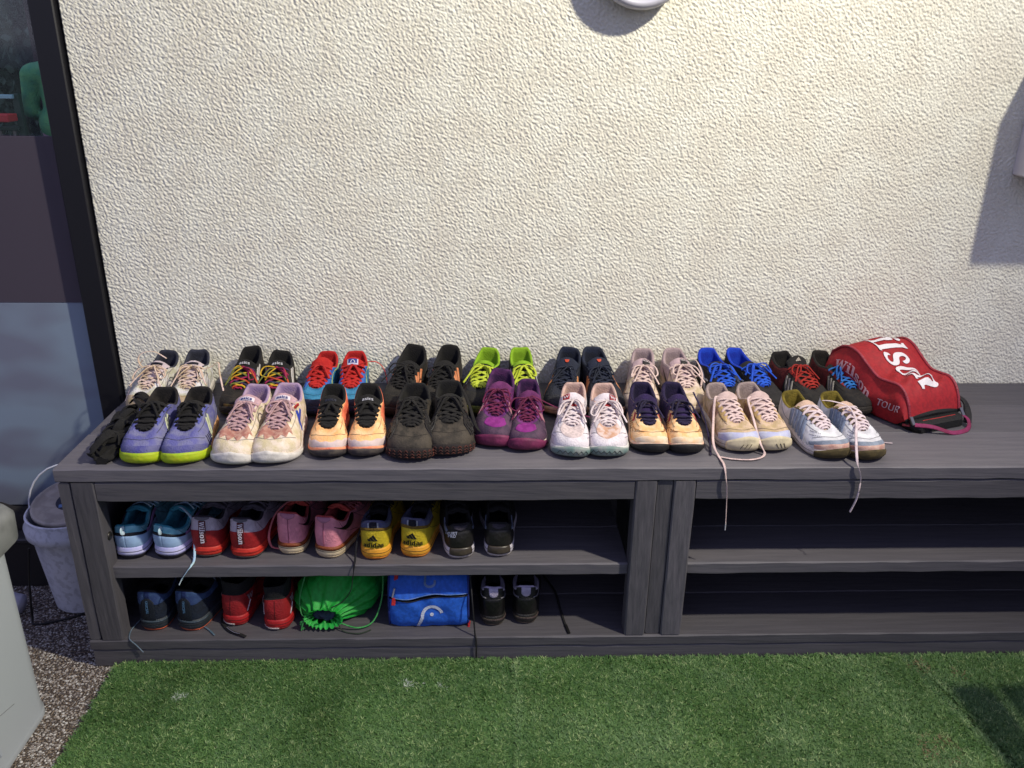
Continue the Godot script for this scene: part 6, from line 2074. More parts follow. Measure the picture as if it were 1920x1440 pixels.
		S.words("lettering", "adidas", 0.0, 0.14, 0.0165, plain(Color(0.02, 0.02, 0.02), 0.6))
		if q == 0:
			S.lace_run([Vector3(-0.310, 0.384, -0.12), Vector3(-0.325, 0.380, -0.09), Vector3(-0.340, 0.344, -0.06), Vector3(-0.344, 0.302, -0.03), Vector3(-0.344, 0.2955, -0.013), Vector3(-0.349, 0.262, -0.009), Vector3(-0.357, 0.222, -0.009), Vector3(-0.380, 0.190, -0.008), Vector3(-0.408, 0.174, -0.006)], sp.lace, 0.0026)
	# black and white
	var hc := mat(Color(0.055, 0.052, 0.048), Color(0.10, 0.092, 0.08), 0.5, 6.0, "skin")
	sp = {"upper": mat(Color(0.05, 0.047, 0.045), Color(0.09, 0.085, 0.08), 0.75, 6.0), "lining": dark, "insole": dark, "tongue": dark, "lace": dark, "mid": mat(Color(0.74, 0.71, 0.76), Color(0.82, 0.80, 0.84), 0.5, 5.0, "none"), "out": mat(Color(0.60, 0.57, 0.56), Color(0.7, 0.67, 0.65), 0.7), "wide": 1.14, "lift": -0.01, "bow": "none", "sole": 1.0, "out_h": 0.15}
	for q in 2:
		var med := -1.0 if q == 0 else 1.0
		S = shoe("black shoe with white sole edges, " + ["left of its pair, turned left with lettering", "right of its pair, last on the upper shelf"][q], GU, [-0.078, 0.018][q], SH1, [-0.041, -0.048][q], [187.0, 180.0][q], 0.258, 0.088, med, 250 + q, sp)
		S.sole_band("sole_insert", -4.5, 4.5, func(a): return 0.30 + 0.02 * absf(a), 1.0, mat(Color(0.20, 0.18, 0.15), Color(0.28, 0.25, 0.21), 0.35, 5.0, "none"), 0.0016)
		S.band("heel_counter", -9, 9, 0.0, 0.62, hc, 0.0016)
		S.band("heel_tab", -2.6, 2.6, func(a): return 0.70 + 0.02 * pow(absf(a), 2.0), 0.998, mat(Color(0.17, 0.15, 0.19), Color(0.23, 0.21, 0.26), 0.85), 0.004)
		for xs in [1.0, -1.0]:
			var d := signf(S.a_x(xs, 0.4) - S.a_x(xs, 0.3))
			S.ribbon("pale_flash", [Vector2(S.a_x(xs, 0.07), 0.72), Vector2(S.a_x(xs, 0.16), 0.80), Vector2(S.a_x(xs, 0.30), 0.93)], func(k): return 0.0015 + 0.010 * sin(PI * k), mat(Color(0.40, 0.44, 0.56), Color(0.48, 0.52, 0.62), 0.6), 0.002)
		if q == 0:
			S.words("lettering", "COURT", S.a_x(1.0, 0.03), 0.60, 0.0105, plain(Color(0.60, 0.62, 0.70), 0.6))
			S.words("lettering", "PRO", S.a_x(1.0, 0.022), 0.48, 0.0105, plain(Color(0.60, 0.62, 0.70), 0.6))

func lower_shelf() -> void:
	var S: Shoe
	var dark := mat(Color(0.028, 0.028, 0.036), Color(0.055, 0.055, 0.065), 0.95)
	# navy
	var sp := {"upper": mat(Color(0.025, 0.06, 0.12), Color(0.05, 0.10, 0.17), 0.7, 6.0), "lining": dark, "tongue": dark, "lace": mat(Color(0.30, 0.34, 0.40), Color(0.38, 0.42, 0.48), 0.8), "mid": mat(Color(0.10, 0.13, 0.17), Color(0.17, 0.19, 0.22), 0.6), "out": mat(Color(0.70, 0.32, 0.20), Color(0.80, 0.42, 0.28), 0.7), "wide": 1.18, "lift": -0.012, "bow": "none", "out_h": 0.16, "sole": 1.1}
	for q in 2:
		var med := -1.0 if q == 0 else 1.0
		S = shoe("navy shoe with slate blue collar, " + ["left of its pair, in the left corner", "right of its pair"][q], GL, [-0.882, -0.788][q], SH2, [-0.036, -0.034][q], [174.0, 168.0][q], 0.262, 0.112, med, 310 + q, sp)
		for side in [1.0, -1.0]:
			var lo := minf(S.a_of(side, 0.0), S.a_of(side, 0.42))
			var hi := maxf(S.a_of(side, 0.0), S.a_of(side, 0.42))
			if side < 0:
				hi = NA
			S.band("collar_panel", lo, hi, func(a): return 0.46 + 0.20 * smoothstep(3.0, 9.0, minf(absf(a), absf(NA - a))), 0.99, mat(Color(0.13, 0.22, 0.36), Color(0.19, 0.29, 0.44), 0.9), 0.0012)
		S.band("heel_strip", -2.4, 2.4, 0.0, func(a): return 0.70 - 0.02 * pow(absf(a), 2.2) * 1.2, mat(Color(0.015, 0.045, 0.09), Color(0.025, 0.065, 0.12), 0.6), 0.002)
		S.band("heel_ribbon", -1.0, 1.0, 0.70, 0.998, mat(Color(0.02, 0.10, 0.28), Color(0.04, 0.15, 0.34), 0.8), 0.002, 3)
		S.words("lettering", "CRUCIAL", 0.0, 0.40, 0.0085, plain(Color(0.26, 0.40, 0.52), 0.6), -PI / 2)
		S.sole_band("sole_ridge", -9, 9, 0.82, 0.92, mat(Color(0.20, 0.24, 0.28), Color(0.26, 0.29, 0.33), 0.5), 0.0016)
		if q == 0:
			S.lace_run([Vector3(-0.925, 0.090, -0.075), Vector3(-0.935, 0.0855, -0.040), Vector3(-0.929, 0.0855, -0.010), Vector3(-0.920, 0.0855, 0.003), Vector3(-0.908, 0.072, 0.004), Vector3(-0.893, 0.050, 0.005)], sp.lace, 0.0018, 0.0013)
		else:
			S.lace_run([Vector3(-0.790, 0.088, -0.09), Vector3(-0.761, 0.086, -0.059), Vector3(-0.735, 0.0855, -0.037), Vector3(-0.714, 0.0855, -0.015)], sp.lace, 0.0026)
	# red with black sock collar
	sp = {"upper": mat(Color(0.46, 0.03, 0.06), Color(0.56, 0.06, 0.09), 0.7, 6.0), "lining": dark, "insole": dark, "tongue": dark, "lace": dark, "mid": mat(Color(0.56, 0.04, 0.06), Color(0.66, 0.09, 0.10), 0.6, 5.0, "skin"), "out": mat(Color(0.50, 0.05, 0.06), Color(0.60, 0.1, 0.1), 0.7), "wide": 1.14, "lift": -0.01, "bow": "none", "dip": 0.2, "sole": 1.0}
	for q in 2:
		var med := -1.0 if q == 0 else 1.0
		S = shoe("red shoe with tall black sock collar, " + ["left of its pair, a lace end beside it", "right of its pair, next to the green bag"][q], GL, [-0.678, -0.559][q], SH2, [-0.053, -0.033][q], [170.0, 182.0][q], 0.25, 0.085, med, 320 + q, sp)
		# the knitted sock above the red heel
		var rows := []
		for j in 9:
			var r := PackedVector3Array()
			for i in 36:
				var p := S.top_pt(i * 2)
				if p.z > 0.42 * S.L:
					p.z = 0.42 * S.L
				p.x *= 0.94
				p.z = lerpf(p.z, 0.2 * S.L, 0.06)
				p.y = lerpf(0.060, 0.128 + 0.004 * sin(i * 0.35), j / 8.0) + 0.0012 * sin(j * 2.6)
				p.x *= 1.0 + 0.03 * sin(j * 1.1)
				r.append(p)
			rows.append(r)
		var b := Buf.new()
		b.grid(rows, true)
		part("sock_collar", b, mat(Color(0.022, 0.024, 0.04), Color(0.045, 0.047, 0.065), 0.95), S.root)
		for xs in [1.0, -1.0]:
			S.words("lettering", "W", S.a_x(xs, 0.16), 0.66, 0.024, plain(Color(0.50, 0.44, 0.47), 0.6), 0.0, 0.0, "Droid Serif")
			S.ribbon("white_flash", [Vector2(S.a_x(xs, 0.10), 0.10), Vector2(S.a_x(xs, 0.17), 0.42)], 0.003, mat(Color(0.66, 0.60, 0.62), Color(0.72, 0.66, 0.68), 0.6), 0.002)
		S.ribbon("heel_seam", [Vector2(0, 0.02), Vector2(0, 0.5), Vector2(0, 0.9)], 0.0016, mat(Color(0.34, 0.02, 0.04), Color(0.38, 0.03, 0.05), 0.8), 0.001)
		S.sole_band("sole_edge", -1.0 if q == 0 else -7.0, 9.0 if q == 0 else 1.0, 0.02, 0.26, mat(Color(0.76, 0.72, 0.70), Color(0.82, 0.79, 0.77), 0.6), 0.0016)
		if q == 0:
			S.lace_run([Vector3(-0.715, 0.088, -0.10), Vector3(-0.708, 0.087, -0.066), Vector3(-0.681, 0.087, -0.032), Vector3(-0.646, 0.088, -0.013), Vector3(-0.632, 0.087, -0.006)], dark, 0.0046)
			S.lace_run([Vector3(-0.690, 0.0905, -0.040), Vector3(-0.668, 0.0908, -0.021), Vector3(-0.648, 0.0918, -0.012)], mat(Color(0.36, 0.36, 0.42), Color(0.42, 0.42, 0.48), 0.6), 0.0013, 0.0006, "lace_stripe")
	# black with pale collar
	sp = {"upper": mat(Color(0.035, 0.034, 0.036), Color(0.065, 0.063, 0.064), 0.6, 6.0), "lining": mat(Color(0.56, 0.53, 0.64), Color(0.66, 0.63, 0.73), 0.85), "insole": dark, "tongue": dark, "lace": dark, "mid": mat(Color(0.11, 0.105, 0.095), Color(0.19, 0.18, 0.16), 0.5), "out": mat(Color(0.34, 0.29, 0.24), Color(0.44, 0.38, 0.32), 0.7), "wide": 1.0, "lift": -0.012, "bow": "none", "dip": 0.7, "out_h": 0.12}
	for q in 2:
		var med := -1.0 if q == 0 else 1.0
		S = shoe("small black shoe with pale lilac collar, " + ["left of its pair, beside the blue bag", "right of its pair, last on the lower shelf"][q], GL, [0.005, 0.090][q], SH2, [-0.043, -0.050][q], [181.0, 178.0][q], 0.245, 0.106, med, 330 + q, sp)
		S.band("heel_tab", -2.0, 2.0, func(a): return 0.60 + 0.012 * pow(absf(a), 3.0), 0.998, mat(Color(0.56, 0.53, 0.64), Color(0.66, 0.63, 0.73), 0.7), 0.0022)
		S.band("heel_counter", -7, 7, 0.0, 0.50, mat(Color(0.03, 0.029, 0.03), Color(0.055, 0.053, 0.054), 0.4, 6.0, "skin"), 0.0018)
		for xs in [1.0, -1.0]:
			S.ribbon("piping", [Vector2(S.a_x(xs, 0.02), 0.54), Vector2(S.a_x(xs, 0.10), 0.60), Vector2(S.a_x(xs, 0.24), 0.74)], 0.0026, mat(Color(0.40, 0.39, 0.43), Color(0.48, 0.47, 0.5), 0.6), 0.0022)
			S.band("collar_edge", minf(S.a_x(xs, 0.06), S.a_x(xs, 0.36)), maxf(S.a_x(xs, 0.06), S.a_x(xs, 0.36)), 0.86, 0.998, mat(Color(0.56, 0.53, 0.64), Color(0.66, 0.63, 0.73), 0.8), 0.0016, 3)
		S.sole_band("sole_ridge", -8, 8, 0.55, 0.70, mat(Color(0.24, 0.22, 0.19), Color(0.30, 0.28, 0.24), 0.4), 0.0016)
	S.lace_run([Vector3(0.150, 0.092, -0.26), Vector3(0.179, 0.0862, -0.191), Vector3(0.187, 0.0862, -0.113), Vector3(0.193, 0.0862, -0.060), Vector3(0.196, 0.0865, -0.040)], dark, 0.0032)
	S.lace_run([Vector3(0.1958, 0.0868, -0.042), Vector3(0.202, 0.0862, -0.008)], plain(Color(0.05, 0.05, 0.055), 0.5), 0.0042, 0.0016, "lace_tip")

# ---------------------------------------------------------------- bags
func red_bag() -> void:
	var t := thing("red_shoe_bag", "red shoe bag with big white lettering and a pink strap on the bench", "bag", Vector3(1.082, TOP, -0.515), deg_to_rad(20.5))
	var LEN := 0.292
	var fn := FastNoiseLite.new()
	fn.seed = 6
	fn.frequency = 9.0
	fn.fractal_octaves = 2
	var top := func(u): # height of the seam along the bag
		return curve_at([-0.02, 0.04, 0.0, 0.100, 0.08, 0.142, 0.20, 0.160, 0.32, 0.155, 0.48, 0.126, 0.60, 0.108, 0.72, 0.108, 0.84, 0.108, 0.92, 0.090, 0.97, 0.064, 1.0, 0.036], u)
	# a point on the skin: u from back to front, t 0 left foot, 0.3 left seam, 0.7 right seam, 1 right foot
	var P := func(u: float, tt: float, off := 0.0) -> Vector3:
		var h: float = top.call(u)
		var hw := lerpf(0.108, 0.088, u)
		var y0 := 0.004 + 0.022 * smoothstep(0.86, 1.0, u)
		var p: Vector3
		var n: Vector3
		if tt < 0.3:
			var k := tt / 0.3
			p = Vector3(-hw - 0.014 * sin(PI * k) - (1.0 - k) * 0.004, lerpf(y0, h, k), u * LEN)
			n = Vector3(-1, 0.15, 0)
		elif tt > 0.7:
			var k := (1.0 - tt) / 0.3
			p = Vector3(hw + 0.014 * sin(PI * k) + (1.0 - k) * 0.004, lerpf(y0, h, k), u * LEN)
			n = Vector3(1, 0.15, 0)
		else:
			var k := (tt - 0.3) / 0.4
			p = Vector3(lerpf(-hw, hw, k), h + 0.010 * sin(PI * k), u * LEN)
			n = Vector3(0, 1, 0.25)
		var w := fn.get_noise_3d(p.x * 1.3, p.y, p.z) * 0.011
		var edge := smoothstep(0.0, 0.10, minf(absf(tt - 0.3), absf(tt - 0.7))) * (1.0 - smoothstep(0.84, 0.97, u))
		p += n.normalized() * (w * edge + off)
		# slack folds where the cloth sags in front
		if tt > 0.3 and tt < 0.7:
			p.y += (0.006 * sin((p.x + p.z * 1.4) * 95.0) * smoothstep(0.45, 0.8, u) * edge)
		return p
	var red := mat(Color(0.57, 0.045, 0.09), Color(0.63, 0.07, 0.11), 0.7, 17.0)
	var NU := 40
	for s in [["side_panel", 0.0, 0.3], ["top_panel", 0.3, 0.7], ["side_panel", 0.7, 1.0]]:
		var rows := []
		for j in 19:
			var r := PackedVector3Array()
			for i in NU + 1:
				r.append(P.call(float(i) / NU, lerpf(s[1], s[2], j / 18.0)))
			rows.append(r)
		var b := Buf.new()
		b.grid(rows)
		part(s[0], b, red, t)
	# ends
	for u in [0.0, 1.0]:
		var ring := PackedVector3Array()
		for j in 40:
			ring.append(P.call(u, j / 39.0))
		var b := Buf.new()
		var c := Vector3(0, 0.04, u * LEN + (0.006 if u > 0.5 else -0.004))
		b.fan(c, ring)
		part("end_panel", b, red if u < 0.5 else mat(Color(0.035, 0.032, 0.034), Color(0.065, 0.06, 0.06), 0.8), t)
	# zips: piping along both seams and down the front corners
	var zip := mat(Color(0.52, 0.12, 0.18), Color(0.60, 0.18, 0.24), 0.5)
	for tt in [0.3, 0.7]:
		var pts := PackedVector3Array()
		for i in 33:
			pts.append(P.call(i / 32.0, tt, 0.002))
		var e: Vector3 = P.call(1.0, tt)
		if tt < 0.5:
			pts.append(e + Vector3(-0.002, -0.02, 0.006))
			pts.append(Vector3(e.x - 0.004, 0.012, LEN - 0.012))
		var b := Buf.new()
		b.tube(pts, 0.0045, 0.004, 7)
		part("zip", b, zip, t)
		var b2 := Buf.new()
		var sg := -1.0 if tt < 0.5 else 1.0
		b2.bx(e + Vector3(sg * 0.001, -0.004, 0.012), Vector3(0.009, 0.024, 0.005), 0.001, Basis(Vector3.RIGHT, -0.7))
		part("zip_pull", b2, plain(Color(0.55, 0.54, 0.52), 0.3, 0.9), t)
	# black base and front lip with a red line
	var blk := mat(Color(0.03, 0.028, 0.03), Color(0.06, 0.056, 0.056), 0.75)
	var rings := []
	for e in [[0.80, 0.080, 0.010], [0.94, 0.088, 0.022], [1.0, 0.088, 0.028], [1.07, 0.084, 0.027], [1.11, 0.072, 0.020]]:
		var r := PackedVector3Array()
		for q in [[-1.0, 0.06], [-1.02, 0.6], [-0.94, 1.0], [-0.4, 1.05], [0.4, 1.05], [0.94, 1.0], [1.02, 0.6], [1.0, 0.06]]:
			r.append(Vector3(q[0] * e[1], 0.001 + q[1] * e[2], e[0] * LEN))
		rings.append(r)
	var b := Buf.new()
	b.loft(rings)
	part("base", b, blk, t)
	b = Buf.new()
	b.tube(PackedVector3Array([Vector3(-0.055, 0.0285, LEN * 1.05), Vector3(0.0, 0.0292, LEN * 1.055), Vector3(0.06, 0.0285, LEN * 1.05)]), 0.0022, 0.0014, 6)
	part("red_line", b, mat(Color(0.55, 0.10, 0.10), Color(0.62, 0.14, 0.12), 0.6), t)
	b = Buf.new()
	b.tube(spline(PackedVector3Array([Vector3(0.088, 0.07, LEN * 0.85), Vector3(0.108, 0.055, LEN * 0.98), Vector3(0.106, 0.03, LEN * 1.05), Vector3(0.084, 0.012, LEN * 1.13)]), 5), 0.010, 0.004, 8)
	part("side_gusset", b, blk, t)
	# strap from zip to zip
	b = Buf.new()
	var e0: Vector3 = P.call(1.0, 0.3)
	var e1: Vector3 = P.call(1.0, 0.7)
	b.tube(spline(PackedVector3Array([e0 + Vector3(0.0, -0.012, 0.020), Vector3(-0.045, 0.020, LEN + 0.040), Vector3(0.0, 0.006, LEN + 0.062), Vector3(0.045, 0.004, LEN + 0.064), Vector3(0.078, 0.006, LEN + 0.050), Vector3(0.086, 0.020, LEN + 0.036), e1 + Vector3(0.001, -0.012, 0.016)]), 6), 0.0062, 0.0016, 8, Vector3(0, 0.7, 0.7))
	part("strap", b, mat(Color(0.42, 0.09, 0.26), Color(0.52, 0.15, 0.34), 0.8), t)
	# lettering
	var white := plain(Color(0.86, 0.84, 0.85), 0.6)
	var f := func(x, y, z): return P.call(clampf(0.40 + x * 0.70 / LEN, 0.0, 1.0), 0.515 + y / 0.19 * 0.4, 0.0020 + z)
	part("lettering", text_on("Wilson", 0.128, f, 0.0008, 2, 0.16, "Droid Serif"), white, t)
	var pale := plain(Color(0.66, 0.50, 0.54), 0.6)
	f = func(x, y, z):
		var u := clampf(0.37 + x / LEN, 0.0, 1.0)
		var h: float = top.call(u)
		return P.call(u, clampf((h - 0.052 + y) / h, 0.0, 1.0) * 0.3, 0.0016 + z)
	part("lettering", text_on("Wilson", 0.038, f, 0.0008, 1, 0.0, "Droid Serif"), pale, t)
	f = func(x, y, z):
		var u := clampf(0.80 + x / LEN, 0.0, 1.0)
		var h: float = top.call(u)
		return P.call(u, clampf((0.047 + y) / h, 0.0, 1.0) * 0.3, 0.0016 + z)
	part("lettering", text_on("TOUR", 0.029, f, 0.0008, 1, 0.28, "Droid Sans", false), plain(Color(0.74, 0.62, 0.66), 0.6), t)

func green_bag() -> void:
	var t := thing("green_drawstring_bag", "green drawstring bag with a gathered open mouth on the lower shelf", "bag", Vector3(-0.405, SH2, -0.16))
	var fn := FastNoiseLite.new()
	fn.seed = 16
	fn.frequency = 16.0
	var m := mat(Color(0.05, 0.53, 0.16), Color(0.08, 0.61, 0.21), 0.6, 17.0)
	m.backlight_enabled = true
	m.backlight = Color(0.05, 0.25, 0.08)
	var mouth := Vector3(-0.032, 0.040, 0.118)
	var NS := 144
	var rings := []
	# ruffle, gather, then the swelling body and its far end
	for j in 26:
		var u := j / 25.0
		var r := PackedVector3Array()
		for s in NS:
			var an := TAU * s / NS
			var c: Vector3
			var rx: float
			var ry: float
			var ruf := 0.0
			if u < 0.16:
				var k := u / 0.16
				c = mouth + Vector3(0, 0, 0.016 * (1.0 - k))
				rx = lerpf(0.050, 0.036, k) + 0.0028 * sin(an * 23.0 + 2.0 * sin(an * 3.0)) * (1.0 - 0.6 * k)
				ry = lerpf(0.029, 0.021, k) + 0.0024 * sin(an * 23.0 + 1.0 + 2.0 * sin(an * 3.0)) * (1.0 - 0.6 * k)
				c.z += 0.003 * cos(an * 23.0 + 2.0 * sin(an * 3.0)) * (1.0 - k)
			else:
				var k := (u - 0.16) / 0.84
				c = mouth.lerp(Vector3(0.042, 0.076, -0.13), smoothstep(0.0, 0.55, k) * 0.35 + k * 0.65)
				rx = lerpf(0.036, 0.106, smoothstep(0.0, 0.24, k)) * sqrt(maxf(0.0, 1.0 - pow(maxf(0.0, (k - 0.45) / 0.56), 2.2)))
				ry = lerpf(0.021, 0.076, smoothstep(0.0, 0.24, k)) * sqrt(maxf(0.0, 1.0 - pow(maxf(0.0, (k - 0.45) / 0.56), 2.2)))
				var fold := (1.0 - smoothstep(0.0, 0.45, k))
				var ridge := sin(an * 13.0 + sin(an * 2.0) * 2.0 + k * 2.0)
				rx += 0.008 * ridge * fold
				ry += 0.006 * ridge * fold
			var p := c + Vector3(cos(an) * rx, sin(an) * ry, 0)
			p += Vector3(cos(an), sin(an), 0.2) * fn.get_noise_3dv(p) * 0.012 * smoothstep(0.1, 0.4, u)
			p.y = maxf(p.y, 0.002 + 0.002 * sin(an * 7.0) * sin(u * 11.0) * 0.5 + 0.001)
			r.append(p)
		rings.append(r)
	var b := Buf.new()
	b.grid(rings, true)
	b.fan(Vector3(0.045, 0.066, -0.135), rings[25])
	part("cloth", b, m, t)
	# what is inside, just showing in the mouth
	var inner := []
	for j in 6:
		var r := PackedVector3Array()
		for s in 20:
			var an := TAU * s / 20
			r.append(mouth + Vector3(cos(an) * (0.033 - 0.003 * j), sin(an) * (0.019 - 0.002 * j) + 0.002 * j * sin(an * 2.0), -0.012 + 0.0022 * j + 0.004 * sin(an * 2.0 + j)))
		inner.append(r)
	b = Buf.new()
	b.grid(inner, true)
	b.fan(mouth + Vector3(0.002, 0.001, 0.002), inner[5])
	part("contents", b, mat(Color(0.06, 0.10, 0.17), Color(0.14, 0.21, 0.30), 0.7), t)
	# cords
	var cord := mat(Color(0.16, 0.46, 0.22), Color(0.26, 0.56, 0.30), 0.8)
	b = Buf.new()
	b.tube(spline(PackedVector3Array([mouth + Vector3(0.040, -0.018, 0.006), Vector3(0.055, 0.008, 0.128), Vector3(0.092, 0.012, 0.110), Vector3(0.112, 0.05, 0.085), Vector3(0.118, 0.10, 0.06), Vector3(0.112, 0.15, 0.02)]), 6), 0.0022, 0.0022, 6)
	part("cord", b, cord, t)
	b = Buf.new()
	b.tube(spline(PackedVector3Array([mouth + Vector3(-0.036, 0.0, 0.006), Vector3(-0.092, 0.03, 0.10), Vector3(-0.098, 0.07, 0.085), Vector3(-0.086, 0.12, 0.05), Vector3(-0.07, 0.15, 0.01)]), 6), 0.0022, 0.0022, 6)
	part("cord", b, cord, t)
	b = Buf.new()
	for k in 3:
		b.tube(spline(PackedVector3Array([mouth + Vector3(-0.038, -0.004 * k, 0.006), mouth + Vector3(-0.052 - 0.004 * k, -0.014, 0.010), mouth + Vector3(-0.058 + 0.004 * k, -0.036, 0.012 - 0.003 * k)]), 5), 0.002, 0.002, 6)
	part("cord_end", b, cord, t)
	b = Buf.new()
	b.tube(spline(PackedVector3Array([mouth + Vector3(0.036, -0.02, 0.004), Vector3(0.02, 0.003, 0.135), Vector3(0.06, 0.003, 0.145), Vector3(0.09, 0.003, 0.130)]), 5), 0.0018, 0.0018, 6)
	part("cord_end", b, mat(Color(0.10, 0.16, 0.11), Color(0.16, 0.22, 0.16), 0.8), t)

func blue_bag() -> void:
	var t := thing("blue_shoe_bag", "blue shoe bag with a white arch mark and open zip on the lower shelf", "bag", Vector3(-0.1645, SH2, -0.125))
	var fn := FastNoiseLite.new()
	fn.seed = 26
	fn.frequency = 11.0
	fn.fractal_octaves = 2
	var m := mat(Color(0.05, 0.28, 0.68), Color(0.09, 0.35, 0.76), 0.7, 17.0)
	var hw := 0.104
	# v runs from the back foot under nothing: 0 front foot, up the front, over the top, down the back
	var sec := func(v: float) -> Vector2:
		# (z, y) of the lower front part and lid in one profile
		return Vector2(curve_at([0.0, 0.078, 0.15, 0.088, 0.32, 0.086, 0.46, 0.074, 0.56, 0.058, 0.70, 0.010, 0.84, -0.06, 0.93, -0.086, 1.0, -0.084], v), curve_at([0.0, 0.003, 0.15, 0.026, 0.32, 0.074, 0.46, 0.112, 0.56, 0.136, 0.70, 0.158, 0.84, 0.150, 0.93, 0.085, 1.0, 0.003], v))
	var P := func(x: float, v: float, off := 0.0) -> Vector3:
		var q: Vector2 = sec.call(v)
		var q2: Vector2 = sec.call(minf(v + 0.01, 1.0))
		var q1: Vector2 = sec.call(maxf(v - 0.01, 0.0))
		var n := Vector3(0, -(q2.x - q1.x), q2.y - q1.y).normalized()
		if n.z < 0 and v < 0.5:
			n = -n
		if n.y < 0 and v > 0.5 and v < 0.9:
			n = -n
		var sh := 1.0 - 0.14 * pow(absf(x) / hw, 6.0)
		var p := Vector3(x, q.y * (1.0 - 0.05 * pow(absf(x) / hw, 4.0)), q.x * sh)
		var w := fn.get_noise_3d(p.x, p.y, p.z) * 0.007 + 0.003 * sin(x * 70.0 + q.y * 60.0) * sin(PI * clampf(v / 0.42, 0, 1)) * 0.6
		return p + n * (w + off)
	var cut := func(x: float) -> float: # lower edge of the flap
		return 0.405 + 0.02 * x / hw + 0.018 * sin(x * 42.0 + 0.6) * (1.0 - smoothstep(-0.02, 0.07, x))
	var mouth := func(x: float) -> float: # upper edge of the front
		return 0.385 + 0.015 * x / hw - 0.030 * exp(-pow((x + 0.045) / 0.035, 2.0))
	for s in ["front_panel", "flap"]:
		var rows := []
		for j in 23:
			var r := PackedVector3Array()
			for i in 37:
				var x := lerpf(-hw, hw, i / 36.0)
				var v: float
				if s == "front_panel":
					v = lerpf(0.0, mouth.call(x), j / 22.0)
				else:
					v = lerpf(cut.call(x), 1.0, j / 22.0)
				r.append(P.call(x, v, 0.003 * (1.0 - smoothstep(0.0, 0.2, j / 22.0)) if s == "flap" else 0.0))
			rows.append(r)
		var b := Buf.new()
		b.grid(rows)
		part(s, b, m, t)
	for sg in [-1.0, 1.0]:
		var ring := PackedVector3Array()
		for j in 40:
			ring.append(P.call(sg * hw, j / 39.0))
		var b := Buf.new()
		b.fan(Vector3(sg * (hw + 0.006), 0.06, 0), ring)
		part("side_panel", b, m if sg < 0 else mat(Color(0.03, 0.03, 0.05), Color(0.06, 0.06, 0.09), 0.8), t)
		var pts := PackedVector3Array()
		for j in 30:
			pts.append(P.call(sg * hw * 0.995, j / 29.0, 0.001))
		b = Buf.new()
		b.tube(pts, 0.003, 0.003, 6)
		part("piping", b, mat(Color(0.02, 0.10, 0.36), Color(0.03, 0.13, 0.42), 0.7), t)
	# the dark inside showing in the zip
	var rows := []
	for j in 6:
		var r := PackedVector3Array()
		for i in 25:
			r.append(P.call(lerpf(-hw * 0.97, hw * 0.97, i / 24.0), lerpf(0.26, 0.48, j / 5.0), -0.006))
		rows.append(r)
	var b := Buf.new()
	b.grid(rows)
	part("inside", b, mat(Color(0.02, 0.02, 0.03), Color(0.05, 0.048, 0.05), 0.9), t)
	var pts := PackedVector3Array()
	for i in 40:
		var x := lerpf(-hw * 0.82, hw * 0.98, i / 39.0)
		pts.append(P.call(x, cut.call(x), 0.0045))
	b = Buf.new()
	b.tube(pts, 0.0016, 0.0012, 6)
	part("flap_edge", b, mat(Color(0.30, 0.40, 0.66), Color(0.38, 0.48, 0.72), 0.6), t)
	pts = PackedVector3Array()
	for i in 40:
		var x := lerpf(-hw * 0.9, hw * 0.98, i / 39.0)
		pts.append(P.call(x, mouth.call(x), 0.001))
	b = Buf.new()
	b.tube(pts, 0.0016, 0.0014, 6)
	part("zip", b, plain(Color(0.04, 0.04, 0.05), 0.5), t)
	# zip puller with its red tab, and the red tag at the right foot
	var zp: Vector3 = P.call(-hw * 0.86, 0.44, 0.005)
	b = Buf.new()
	b.bx(zp + Vector3(0, 0.0, 0.003), Vector3(0.005, 0.026, 0.004), 0.001, Basis(Vector3(0, 0, 1), -0.25) * Basis(Vector3.RIGHT, -0.35))
	part("zip_pull", b, plain(Color(0.6, 0.6, 0.62), 0.3, 0.9), t)
	var redm := mat(Color(0.60, 0.06, 0.09), Color(0.68, 0.12, 0.13), 0.7)
	for q in [[P.call(-hw * 0.86, 0.355, 0.006), Vector3(0.010, 0.020, 0.004)], [P.call(-hw * 0.80, 0.58, 0.004), Vector3(0.010, 0.026, 0.004)], [P.call(hw * 0.97, 0.05, 0.006) + Vector3(0.004, 0, 0), Vector3(0.006, 0.022, 0.004)]]:
		b = Buf.new()
		b.bx(q[0], q[1], 0.001, Basis(Vector3(0, 0, 1), -0.12) * Basis(Vector3.RIGHT, -0.3))
		part("red_tab", b, redm, t)
	# the arch mark with its dot, and the tail of a second one on the flap
	var white := mat(Color(0.66, 0.70, 0.80), Color(0.76, 0.79, 0.86), 0.6)
	var mark := func(cl: PackedVector2Array, w: float) -> Buf:
		var bb := Buf.new()
		var rr := [PackedVector3Array(), PackedVector3Array(), PackedVector3Array()]
		for i in cl.size():
			var d := (cl[mini(i + 1, cl.size() - 1)] - cl[maxi(i - 1, 0)]).normalized()
			var n := Vector2(-d.y, d.x) * w * 0.5
			for k in 3:
				var q := cl[i] + n * (k - 1)
				rr[k].append(P.call(q.x, q.y, 0.0016))
		bb.grid(rr)
		return bb
	# in (x, v): v 0.1 is about 0.03 m
	var cl := PackedVector2Array()
	for i in 12:
		cl.append(Vector2(-0.028 + 0.006 * pow(i / 11.0, 1.5) + 0.006 * i / 11.0, lerpf(0.035, 0.19, i / 11.0)))
	for i in 14:
		var an := lerpf(PI * 0.93, PI * 0.10, i / 13.0)
		cl.append(Vector2(0.010 + cos(an) * 0.026, 0.20 + sin(an) * 0.095))
	var fat := Buf.new()
	var rr := [PackedVector3Array(), PackedVector3Array(), PackedVector3Array()]
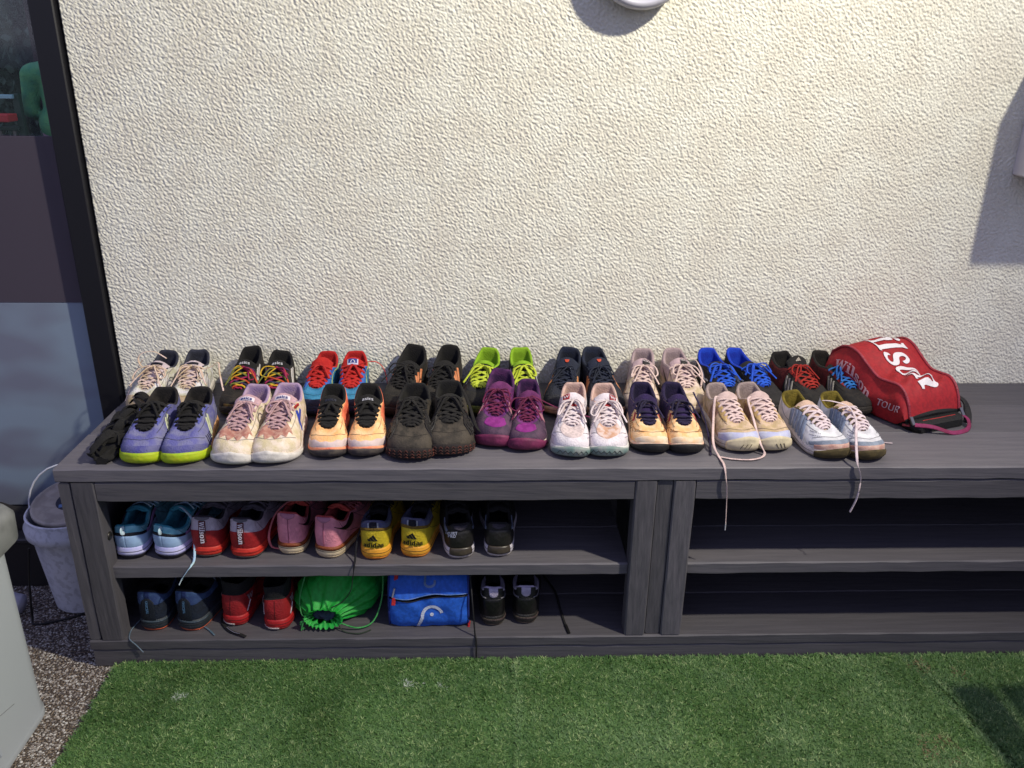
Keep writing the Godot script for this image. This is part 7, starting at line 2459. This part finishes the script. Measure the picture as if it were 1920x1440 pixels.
	for i in cl.size():
		var a := cl[maxi(i - 1, 0)]
		var c := cl[mini(i + 1, cl.size() - 1)]
		var d := Vector2(c.x - a.x, (c.y - a.y) * 0.29).normalized()
		for k in 3:
			var q := Vector2(cl[i].x - d.y * 0.0042 * (k - 1), cl[i].y + d.x * 0.0042 * (k - 1) / 0.29)
			rr[k].append(P.call(q.x, q.y, 0.0018))
	fat.grid(rr)
	part("arch_mark", fat, white, t)
	var dot := PackedVector3Array()
	for i in 16:
		dot.append(P.call(0.009 + cos(TAU * i / 16.0) * 0.0048, 0.222 + sin(TAU * i / 16.0) * 0.0165, 0.0018))
	b = Buf.new()
	b.fan(P.call(0.009, 0.222, 0.0022), dot)
	part("arch_dot", b, white, t)
	cl = PackedVector2Array()
	for i in 20:
		var an := lerpf(-PI * 1.08, PI * 0.05, i / 19.0)
		cl.append(Vector2(0.004 + cos(an) * 0.013, 0.52 + sin(an) * 0.035))
	cl.insert(0, Vector2(-0.008, 0.66))
	cl.append(Vector2(0.019, 0.66))
	rr = [PackedVector3Array(), PackedVector3Array(), PackedVector3Array()]
	for i in cl.size():
		var a := cl[maxi(i - 1, 0)]
		var c := cl[mini(i + 1, cl.size() - 1)]
		var d := Vector2(c.x - a.x, (c.y - a.y) * 0.26).normalized()
		for k in 3:
			var q := Vector2(cl[i].x - d.y * 0.003 * (k - 1), cl[i].y + d.x * 0.003 * (k - 1) / 0.26)
			rr[k].append(P.call(q.x, q.y, 0.0022))
	fat = Buf.new()
	fat.grid(rr)
	part("arch_mark", fat, mat(Color(0.30, 0.38, 0.58), Color(0.38, 0.46, 0.64), 0.6), t)
	# the black drawcord at its right side
	b = Buf.new()
	b.tube(spline(PackedVector3Array([Vector3(0.108, 0.152, 0.05), Vector3(0.114, 0.10, 0.10), Vector3(0.1195, 0.03, 0.118), Vector3(0.1215, 0.0035, 0.122), Vector3(0.123, 0.002, 0.127), Vector3(0.1245, -0.02, 0.1295), Vector3(0.1245, -0.068, 0.129)]), 6), 0.0022, 0.0022, 6)
	part("cord", b, plain(Color(0.03, 0.03, 0.035), 0.7), t)
